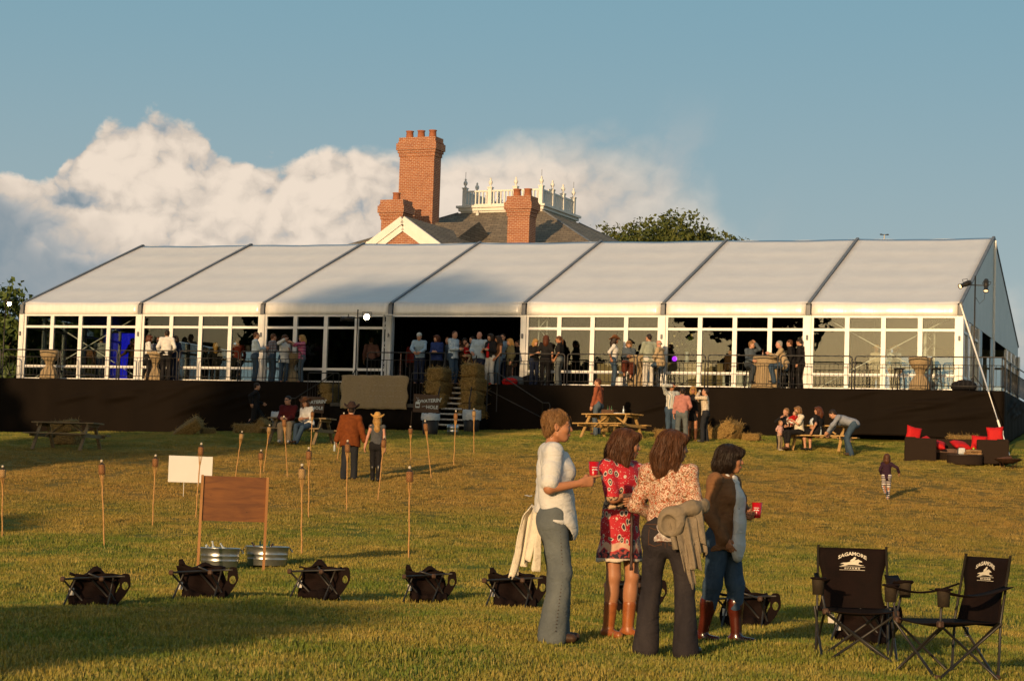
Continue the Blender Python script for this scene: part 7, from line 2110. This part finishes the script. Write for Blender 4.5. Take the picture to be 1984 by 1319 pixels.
# seated couple at the shaded table
s_ = sit(.46, 1.78); b_ = on(t2, -.10, -.68, 0)
person('man in a maroon sweater and stone trousers seated on the picnic bench', b_, R(172), 1.78, 'm', pz=s_['pz'], feet=((-.15, .48), (.05, .60)), rh=(.13, .34, .66), lh=(-.05, .36, .64), look=R(-25), lean=.12, top=(MAROON, .95, .020, .10), bot=('trousers', TROU, .016, .01), shoes=(SHOE_W, 0), hair=('short', 'dark'), glasses=True, group=LG)
b_ = on(t2, .52, -.66, 0)
person('woman in a loose white top and ripped jeans leaning on the seated man', b_, R(150), 1.64, 'f', pz=sit(.46, 1.64)['pz'], feet=((-.02, .60), (.10, .50)), rh=(.10, .32, .70), lh=(-.08, .35, .72), look=R(10), lean=.10, side=.12, top=(WHITEC, .55, .035, .10), bot=J1(JEAN_B), shoes=SB, hair=('long', 'brown'), hat=('cowboy', HAT_B), group=LG)
# walking man in black
p = lawn(493, 836); person('man dressed all in black striding past the straw bales', p, R(-80), 1.74, 'm', feet=((-.07, .30), (.08, -.34)), pz=.86, lift=(0, .03), rh=(.24, -.16, .92), lh=(-.22, .24, .95), top=(BLKC, .97, .015, .16), bot=('trousers', BLKC, .010, .008), shoes=SK, hair=('short', 'dark'), group=LG)
# by the yellow table
p = lawn(1157, 842); person('man in a rust shirt and jeans turned away beside the yellow picnic table', p, R(62), 1.80, 'm', look=R(25), lh=(-.22, .10, .85), rh=(.24, .02, .84), top=(RUST2, .95, .020, .16), bot=J1(), shoes=SB, hair=('short', 'brown'), group=LG, fat=1.08)
# standing four
p = lawn(1299, 852); person('man in a striped shirt shading his eyes with his hand', p, R(-165), Hof(p, 852, 741), 'm', feet=((-.09, 0), (.10, .04)), rh=(.06, .17, 1.60), re=(1, .1, .3), rpalm=(0, -.2, -1), rhk='flat', lh=(-.20, .16, .92), look=R(-15), top=(STRIP_B, .97, .016, .14), bot=J1(JEAN_B), shoes=SB, hair=('short', 'dark'), tone='tan', group=LG)
p = lawn(1320, 855); person('man seen from behind in a pink shirt and pale jeans', p, R(-8), Hof(p, 855, 751), 'm', feet=((-.15, 0), (.14, 0)), rh=(.20, .20, 1.02), lh=(-.26, .03, .86), top=(PINKC, .92, .026, .15), bot=('trousers', JEAN_L, .014, .016), shoes=SB, hair=('short', 'dark'), group=LG, fat=1.06)
p = lawn(1341, 853); person('blonde woman in a black dress, sunglasses and brown boots', p, R(170), Hof(p, 853, 748), 'f', rh=(.16, .20, 1.12), lh=(-.26, .22, 1.24), top=(BLKC, 0, .008, .14), bot=('skirt', BLKC, .10, .62, .17), shoes=(mat('brown_boot', (.13, .05, .02), .5), .62), hair=('vlong', 'blond'), glasses=True, group=LG, tone='tan')
p = lawn(1365, 856); i_ = person('man in a checked shirt raising a drink to his lips', p, R(78), Hof(p, 856, 752), 'm', feet=((-.10, .05), (.10, -.06)), lh=(-.02, .22, 1.53), le=(-.8, .6, -.6), lhk='grip', rh=(.10, .20, 1.44), re=(.9, .5, -.5), nod=-.12, top=(PLAID_C, .95, .018, .22), bot=J1(denim('ink', (.022, .024, .030))), shoes=SK, hair=('crop', 'dark'), group=LG)
cup(world(i_, (0, .20, 1.56)), 'clear plastic cup at the lips of the man in checks', 0, (R(60), 0), .8, CLEAR_GL, 'cups on the lawn')
# the family table
b_ = on(t4, -1.0, -.35, 0); person('grey haired woman in black sitting at the end of the family table', b_, R(158), 1.62, 'f', pz=sit(.44, 1.62)['pz'], feet=((-.12, .34), (.12, .36)), rh=(.10, .30, 1.0), lh=(-.10, .30, .72), look=R(-35), top=(BLKC, .9, .02, .10), bot=BK, shoes=SK, hair=('short', 'sandy'), group=LG)
b_ = on(t4, -1.02, -.92, 0); b_.z = g(b_.x, b_.y); person('toddler in a pale pink top standing at the bench', b_, R(-130), .86, 'f', child=True, rh=(.30, .12, 1.0), lh=(-.24, .20, .9), top=(PINKB, .35, .03, .20), bot=('trousers', TROU, .015, .0), shoes=(SHOE_W, 0), hair=('crop', 'sandy'), group=LG, vox=.03)
b_ = on(t4, -.50, -.69, 0); i_ = person('woman in a cream tee holding a baby on her lap', b_, R(112), 1.66, 'f', pz=sit(.45, 1.66)['pz'], feet=((-.10, .44), (.10, .36)), rh=(.06, .34, .84), lh=(-.10, .34, .90), look=R(5), lean=.08, top=(CREAM, .4, .025, .10), bot=('trousers', BLKC, .006, 0, .6), shoes=SB, hair=('bob', 'sandy'), group=LG)
person('baby in a red top lying in the arms of the woman in cream', world(i_, (-.04, .26, .68)), R(30), .72, 'f', child=True, pz=.34, feet=((-.12, .34), (.10, .36)), lean=-.5, look=R(60), rh=(.24, .2, .62), lh=(-.24, .2, .62), top=(REDT, .5, .03, .16), bot=('trousers', WHITEC, .02, 0, .5), hair=('crop', 'sandy'), group=LG, vox=.03)
b_ = on(t4, .10, .10, 0); b_ = on(t4, .02, .69, 0); person('woman in a black dress with a cream belt seated with her back half turned', on(t4, .05, -.66, 0), R(40), 1.66, 'f', pz=sit(.45, 1.66)['pz'], feet=((-.10, .40), (.10, .38)), lh=(-.30, -.05, .56), rh=(.20, .30, .70), look=R(45), lean=-.06, top=(BLKC, .35, .012, .10), bot=('skirt', BLKC, 0, .1, .01), shoes=SK, hair=('long', 'auburn'), group=LG,
       extra=lambda i: i['part']('belt', Solid().cone(i['tp'](0, 0, .09), i['tp'](0, 0, .13), .136, .130, .02, .78, i['fl']), CREAM))
b_ = on(t4, 1.12, -.80, 0); b_.z = g(b_.x, b_.y); person('man in a grey blue shirt bending over the bench', b_, R(80), 1.80, 'm', lean=1.25, pz=.88, py=-.05, feet=((-.12, 0), (.12, .06)), rh=(.14, .62, .58), lh=(-.14, .66, .62), re=(1, -.2, .4), le=(-1, -.2, .4), nod=.3, top=(cloth('grey_blue', (.26, .28, .33)), .92, .022, .12), bot=J1(JEAN_B), shoes=SB, hair=('short', 'dark'), group=LG)
# running child
p = lawn(1717, 966); person('curly haired child in a plum top and striped leggings running up the slope', p, R(-8), Hof(p, 966, 880), 'f', child=True, lean=.10, feet=((-.05, -.30), (.06, .06)), lift=(.22, 0), pz=.90, rh=(.46, .10, 1.02), re=(.6, -1, .2), lh=(-.20, .12, .95), top=(PLUM, .95, .02, .16), bot=('trousers', STRIP_L, .006, 0), hair=('wild', 'brown'), group=LG, vox=.02, tone='tan')

# platform, left bays
on_deck('man in grey checks standing inside the glass facing in', 195, 1.2, 10, 1.8, top=(PLAID_G, .4, .025, .16), bot=DK, hair=('short', 'dark'))
on_deck('figure in a brown jacket inside by the blue screen', 256, 1.6, 60, 1.76, lh=(-.2, .35, 1.05), top=(BROWNC, .95, .02, .16), bot=BK, hair=('short', 'dark'))
on_deck('woman in a white cardigan and black trousers at the burlap table', 287, -.75, -70, 1.68, 'f', rh=(.16, .24, 1.08), lh=(-.14, .24, 1.08), top=(WHITEC, .95, .022, .24), bot=BK, shoes=SK, hair=('bob', 'auburn'))
on_deck('tall man seen from behind in a white shirt and dark trousers', 322, -.95, 0, 1.86, rh=(.22, .16, 1.02), lh=(-.24, .10, .95), top=(WHITEC, .95, .03, .20), bot=BK, shoes=SK, hair=('short', 'dark'))
on_deck('woman in a dark jacket and sunglasses facing the man in white', 339, -.35, 150, 1.70, 'f', rh=(.14, .22, 1.05), top=(NAVY, .95, .02, .2), bot=DK, hair=('long', 'dark'), glasses=True)
on_deck('man in a blue print shirt between the pair in white', 306, -.15, 175, 1.66, top=(PLAID_N, .45, .02, .16), bot=DK, hair=('short', 'brown'))
on_deck('fair haired woman standing inside with her back to the glass', 417, 2.0, 10, 1.66, 'f', top=(BLKC, .9, .02, .16), bot=BK, hair=('vlong', 'blond'))
on_deck('figure in a pale shirt seated deep inside the tent', 400, 2.6, 60, 1.5, top=(GREYC, .9, .02, .16), bot=BK, hair=('short', 'grey'))
on_deck('man in a dark red shirt standing inside beyond the mullion', 460, 1.0, 20, 1.74, top=(DRED, .9, .022, .16), bot=BK, hair=('short', 'brown'))
on_deck('cropped haired man in a pale blue shirt clapping by the railing', 494, -.95, -72, 1.80, rh=(.06, .34, 1.15), lh=(-.05, .34, 1.17), top=(LBLUE, .93, .022, .18), bot=('trousers', JEAN_B, .012, .01), shoes=SK, hair=('crop', 'brown'))
on_deck('man in a navy checked shirt behind the woman filming in white', 527, -.55, -60, 1.78, rh=(.12, .26, 1.1), top=(PLAID_N, .6, .022, .16), bot=('trousers', JEAN_B, .012, .01), hair=('short', 'brown'))
on_deck('woman in a loose white top raising a camera', 550, -.95, -150, 1.70, 'f', rh=(.14, .32, 1.52), re=(1, .2, -.5), lh=(-.08, .28, 1.18), look=R(20), top=(WHITEC, .95, .030, .34), bot=('trousers', JEAN_B, .010, .006), hair=('long', 'brown'))
on_deck('curly fair haired woman in magenta plaid filming with raised arms', 585, -.95, 105, 1.70, 'f', rh=(.08, .46, 1.40), lh=(-.08, .44, 1.44), re=(1, .2, -.6), le=(-1, .2, -.6), top=(PLAID_M, .5, .025, .20), bot=('trousers', JEAN_M, .010, .006), hair=('long', 'blond'))
on_deck('man in a pink shirt standing inside behind the truss', 718, .8, 15, 1.78, rh=(.2, .2, 1.05), top=(PINKC, .9, .025, .16), bot=BK, hair=('short', 'brown'))
# entrance
on_deck('man in a pale cap and blue shirt leaning on the railing', 813, -1.02, 170, 1.80, lean=.22, rh=(.10, .42, 1.02), lh=(-.10, .42, 1.02), re=(1, -.2, -.4), le=(-1, -.2, -.4), nod=.2, top=(PALEB, .9, .022, .16), bot=DK, hair=('crop', 'grey'), hat=('cap', CAP_W))
on_deck('curly haired woman in a royal blue jacket looking aside', 846, -1.0, 165, 1.72, 'f', look=R(-45), rh=(.08, .28, 1.1), lh=(-.08, .28, 1.1), top=(BLUEJ, .95, .03, .22), bot=BK, hair=('bob', 'auburn'), fat=1.12)
on_deck('man in dark clothes half hidden behind the blue jacket', 866, .2, 178, 1.76, top=(BLKC, .9, .02, .16), bot=BK, hair=('short', 'brown'))
on_deck('dark haired woman glancing out behind the striped shirt', 874, -.4, 160, 1.68, 'f', top=(DENJ, .9, .02, .16), bot=BK, hair=('long', 'dark'))
on_deck('man in a blue striped shirt and jeans above the steps', 878, -1.1, -125, 1.86, look=R(-20), nod=.15, rh=(.10, .28, 1.12), lh=(-.08, .26, 1.10), top=(STRIP_W, .93, .026, .22), bot=('trousers', JEAN_B, .014, .01), hair=('crop', 'brown'), fat=1.06)
i_ = on_deck('woman in brown carrying a small child', 899, -.75, -165, 1.64, 'f', rh=(.10, .24, 1.05), lh=(-.16, .26, 1.0), top=(BROWNC, .9, .02, .16), bot=BK, hair=('long', 'dark'))
person('small child in a red tee carried above the steps', world(i_, (-.02, .22, .78)), R(-120), .92, 'm', child=True, pz=.52, feet=((-.14, .22), (.14, .22)), rh=(.2, .3, .8), lh=(-.2, .3, .8), top=(REDT, .5, .02, .14), bot=('trousers', TROU, .012, 0), hair=('crop', 'brown'), group=DG, vox=.03)
on_deck('man in a checked shirt behind the carried child', 915, -.3, 120, 1.74, top=(PLAID_G, .9, .02, .16), bot=BK, hair=('short', 'dark'))
on_deck('bald man in a pale open shirt facing out', 928, -1.0, 175, 1.84, look=R(-20), rh=(.20, .20, 1.0), lh=(-.18, .22, 1.06), top=(LBLUE, .75, .030, .20), bot=DK, hair=('bald', 'brown'), tone='pink', fat=1.1)
on_deck('woman in a red top, black jacket and striped white trousers', 950, -1.15, 140, 1.76, 'f', look=R(-10), rh=(.12, .24, 1.15), lh=(-.10, .22, 1.15), top=(BLKC, .95, .020, .14), bot=('trousers', STRIP_P, .008, .006), shoes=(REDP, 0), hair=('long', 'dark'),
        extra=lambda i: i['part']('blouse', Solid().chain([i['tp'](0, .10, .40), i['tp'](0, .15, .25), i['tp'](0, .14, .0)], [.045, .06, .06], .04, flat=.5, fdir=i['fl']), REDT))
on_deck('dark haired woman in a sleeveless tan top and jeans', 965, -1.05, 118, 1.70, 'f', look=R(-20), lh=(-.18, .18, .92), rh=(.20, .06, .9), top=(BROWNC, 0, .015, .20), bot=('trousers', JEAN_B, .008, .006), hair=('long', 'dark'), tone='tan')
on_deck('man in sunglasses and a blue shirt behind the woman in tan', 973, -.5, 165, 1.82, top=(PALEB, .9, .02, .16), bot=DK, hair=('short', 'dark'), glasses=True)
on_deck('fair woman in an olive coat at the edge of the crowd', 988, -.6, 110, 1.64, 'f', top=(OLIVE, .95, .025, .30), bot=BK, hair=('long', 'blond'))
for k, (px, v, m_, hr, lab) in enumerate(((800, 1.2, DRED, 'dark', 'dim figure in dark red standing inside the open bay'), (888, 1.0, GREYC, 'brown', 'dim figure in grey inside the open bay behind the crowd'), (940, .8, BROWNC, 'auburn', 'dim figure in brown inside the open bay behind the bald man'), (1004, .9, BLKC, 'dark', 'dim figure in black inside by the entrance post'))):
    on_deck(lab, px, v, 170 - 30 * k, 1.72, top=(m_, .9, .02, .16), bot=BK, hair=('short', hr))
# right bays
i_ = on_deck('blonde woman in a black tee looking down at her phone', 1035, -.9, -150, 1.62, 'f', nod=.3, rh=(.08, .28, 1.16), lh=(-.06, .28, 1.16), top=(BLKC, .4, .014, .18), bot=DK, shoes=SK, hair=('long', 'blond'))
on_deck('long haired woman in a black tee seen from behind', 1057, -.95, -10, 1.74, 'f', rh=(.22, .04, .9), lh=(-.20, .2, 1.05), top=(BLKC, .42, .018, .20), bot=BK, shoes=SK, hair=('wild', 'auburn'))
on_deck('woman in a black tee and grey jeans with her hair tied back', 1084, -.95, 70, 1.72, 'f', nod=.15, look=R(10), rh=(.22, .06, .88), lh=(-.20, .10, .9), top=(BLKC, .42, .014, .20), bot=('trousers', JEAN_L, .008, .02), shoes=SK, hair=('tail', 'brown'), tone='tan')
on_deck('woman in a white tee and brown cowboy hat standing with jeans on', 1189, -.9, -88, 1.70, 'f', rh=(.20, -.10, .93), lh=(-.18, .0, .9), top=(WHITEC, .55, .014, .18), bot=('trousers', JEAN_B, .008, .006), hair=('long', 'dark'), hat=('cowboy', HAT_B), tone='tan')
ds = lambda H, s=.74: dict(pz=s / (H / 1.7) + .085)
on_deck('woman in a denim jacket and brown skirt seated on a stool', 1218, -.78, 178, 1.70, 'f', **ds(1.7), feet=((-.06, .36), (.14, .30)), lift=(.22, .30), rh=(.06, .34, 1.02), lh=(-.08, .34, 1.02), top=(DENJ, .9, .02, .10), bot=('skirt', BSKIRT, 0, .55, .02), shoes=SK, hair=('bob', 'sandy'), glasses=True)
on_deck('man in a sage shirt and white trousers with his back turned', 1257, -.95, 22, 1.80, look=R(20), lh=(-.16, .28, 1.06), rh=(.26, .04, .88), top=(SAGE, .92, .032, .24), bot=('trousers', WPANT, .014, .012), shoes=SB, hair=('short', 'dark'), fat=1.05)
on_deck('bald man in a khaki shirt seated on a stool', 1280, -.8, 62, 1.74, **ds(1.74), feet=((-.14, .34), (.14, .30)), lift=(.2, .2), rh=(.16, .30, 1.05), lh=(-.14, .32, 1.05), lean=.1, top=(KHAKI, .6, .03, .10), bot=('trousers', JEAN_B, .014, .006), shoes=SK, hair=('bald', 'grey'), tone='pink', fat=1.15)
on_deck('person in dark denim seated on a stool with hand to chin', 1453, -.75, -150, 1.72, 'f', **ds(1.72), feet=((-.20, .36), (.18, .34)), lift=(.1, .2), lh=(-.02, .24, 1.50), le=(-.5, .8, -.6), rh=(.14, .34, .92), lean=.06, look=R(35), top=(DENJ, .95, .024, .10), bot=('trousers', denim('slate', (.045, .055, .065)), .012, .004), shoes=SK, hair=('short', 'sandy'))
on_deck('man in a tan shirt seated on a stool leaning over the tall table', 1520, -.8, 84, 1.80, **ds(1.8), feet=((-.14, .32), (.14, .20)), lift=(.2, .2), rh=(.12, .46, 1.10), lh=(-.12, .48, 1.10), lean=.28, top=(TANC, .93, .03, .10), bot=('trousers', JEAN_B, .016, .006), shoes=SK, hair=('crop', 'grey'), tone='pink', fat=1.15)
on_deck('man in black leaning in behind the man in tan', 1537, -.3, 70, 1.70, lean=.2, top=(BLKC, .95, .025, .16), bot=BK, hair=('short', 'brown'))
on_deck('dark haired man in black standing by the column', 1551, -.2, 60, 1.74, nod=.2, top=(BLKC, .95, .022, .16), bot=BK, hair=('short', 'dark'))
on_deck('figure seated inside behind the glass near the flowers', 1415, 1.6, 150, 1.5, top=(BROWNC, .9, .02, .16), bot=BK, hair=('short', 'dark'))
on_deck('person in a straw hat and pale checks inside the end glass', 1698, 1.6, 165, 1.66, 'f', top=(PLAID_C, .9, .02, .16), bot=('trousers', TROU, .012, .006), hair=('short', 'brown'), hat=('sun', HAT_S))
on_deck('second straw hatted person inside the end glass in pale blue', 1733, 1.9, -165, 1.70, top=(LBLUE, .9, .02, .16), bot=('trousers', TROU, .012, .006), hair=('short', 'brown'), hat=('sun', HAT_S))
# bags set down by the railing
def duffel(px, v, m_, label, s=1.0):
    S = Solid().cone((-.22, 0, .14), (.22, 0, .14), .15, .15, .03).cone((-.10, 0, .22), (.12, .0, .24), .10, .08, .08); vv, ff = S.mesh(.025, fold(px), .01)
    o = link('duffel_bag', fast_mesh('duffel_bag', vv * s, ff), None, m_); o.location = deck(px, v, DECK_Z - .02); o.rotation_euler = (0, 0, YAW_T); tag(o, label, 'bag', 'bags on the platform')
duffel(989, -1.15, REDT, 'red bag on the platform floor beside the entrance', .75); duffel(998, -.8, DENJ, 'blue grey bag on the platform beside the red one', 1.0); duffel(1030, -.7, BLKC, 'black bag at the feet of the women in black tees', 1.1); duffel(1868, -.9, BLKC, 'black bag slumped at the corner of the platform by the light stand', 1.1)
o = thing('paper_tote', 'white paper carrier bag by the stool of the seated woman', 'bag', deck(1200, -.9, DECK_Z - .028), YAW_T, 'bags on the platform')
MB().box((0, 0, .17), (.30, .14, .34), bev=.01).build('bag_body', WHITEB, o); MB().tube([(-.08, 0, .34), (-.06, 0, .46), (.06, 0, .46), (.08, 0, .34)], .008, 5).build('handle', BLK, o)
# ------------------------------------------------------------------ scraps on the grass
def scrap(px, py, label, seed):
    r_ = random.Random(seed); p = hit(px, py); rows = [[(.05 * i + r_.uniform(-.012, .012), .045 * j + r_.uniform(-.012, .012), .03 + r_.uniform(-.012, .02)) for j in range(4)] for i in range(4)]
    o = MB().sheet(rows, .003, False).build('paper_scrap', WHITEB); o.location = p; tag(o, label, 'litter', 'scraps of paper on the lawn')
scrap(1017, 963, 'crumpled white paper scrap on the grass behind the woman in the tee', 1)
scrap(146, 963, 'pale paper scrap on the worn earth left of the leaning torch', 2)
# trees behind the camera: they shade the lawn and the tent and show in the window glass
CT = 'trees behind the viewer'
def shade_tree(label, x, y, h, r, seed, leaves=7000, leaf=.42, lo=.3, **kw):
    return tree(label, (x, y, g(x, y) - .1), h, r, seed, leaves=leaves, leaf=leaf, group=CT, crown_lo=lo, **kw)
SHADE = [(-33.0, 5, 26.2, 7.2, .48), (-23.5, 37, 10.0, 3.8, .15), (-35, 50, 14, 6, .12), (-46, 56, 15, 6, .12), (-41, 40, 14, 5.5, .12), (-13.5, -8, 6.1, 2.9, .62), (-19.5, 13, 6.2, 2.4, .74), (-58, 45, 13, 5, .2), (-55, 27, 13.5, 6, .15), (-64, 16, 14, 6, .15), (-27, 21, 12, 4.2, .15), (-72, 28, 14, 6, .2), (-66, 5, 11, 5, .2),
         (-50, -8, 10, 4.5, .15), (-45, -30, 9, 4.5, .15), (-30, -40, 8.5, 4, .15), (-88, 60, 14, 6, .2)]
for k, (x, y, h, r, lo) in enumerate(SHADE):
    shade_tree('leafy shade tree standing out on the lawn behind the viewer', x, y, h, r, 40 + k, lo=lo, leaves=18000 if k == 0 else (9000 if k < 5 else 6000), lobes=55 if k == 0 else 26)
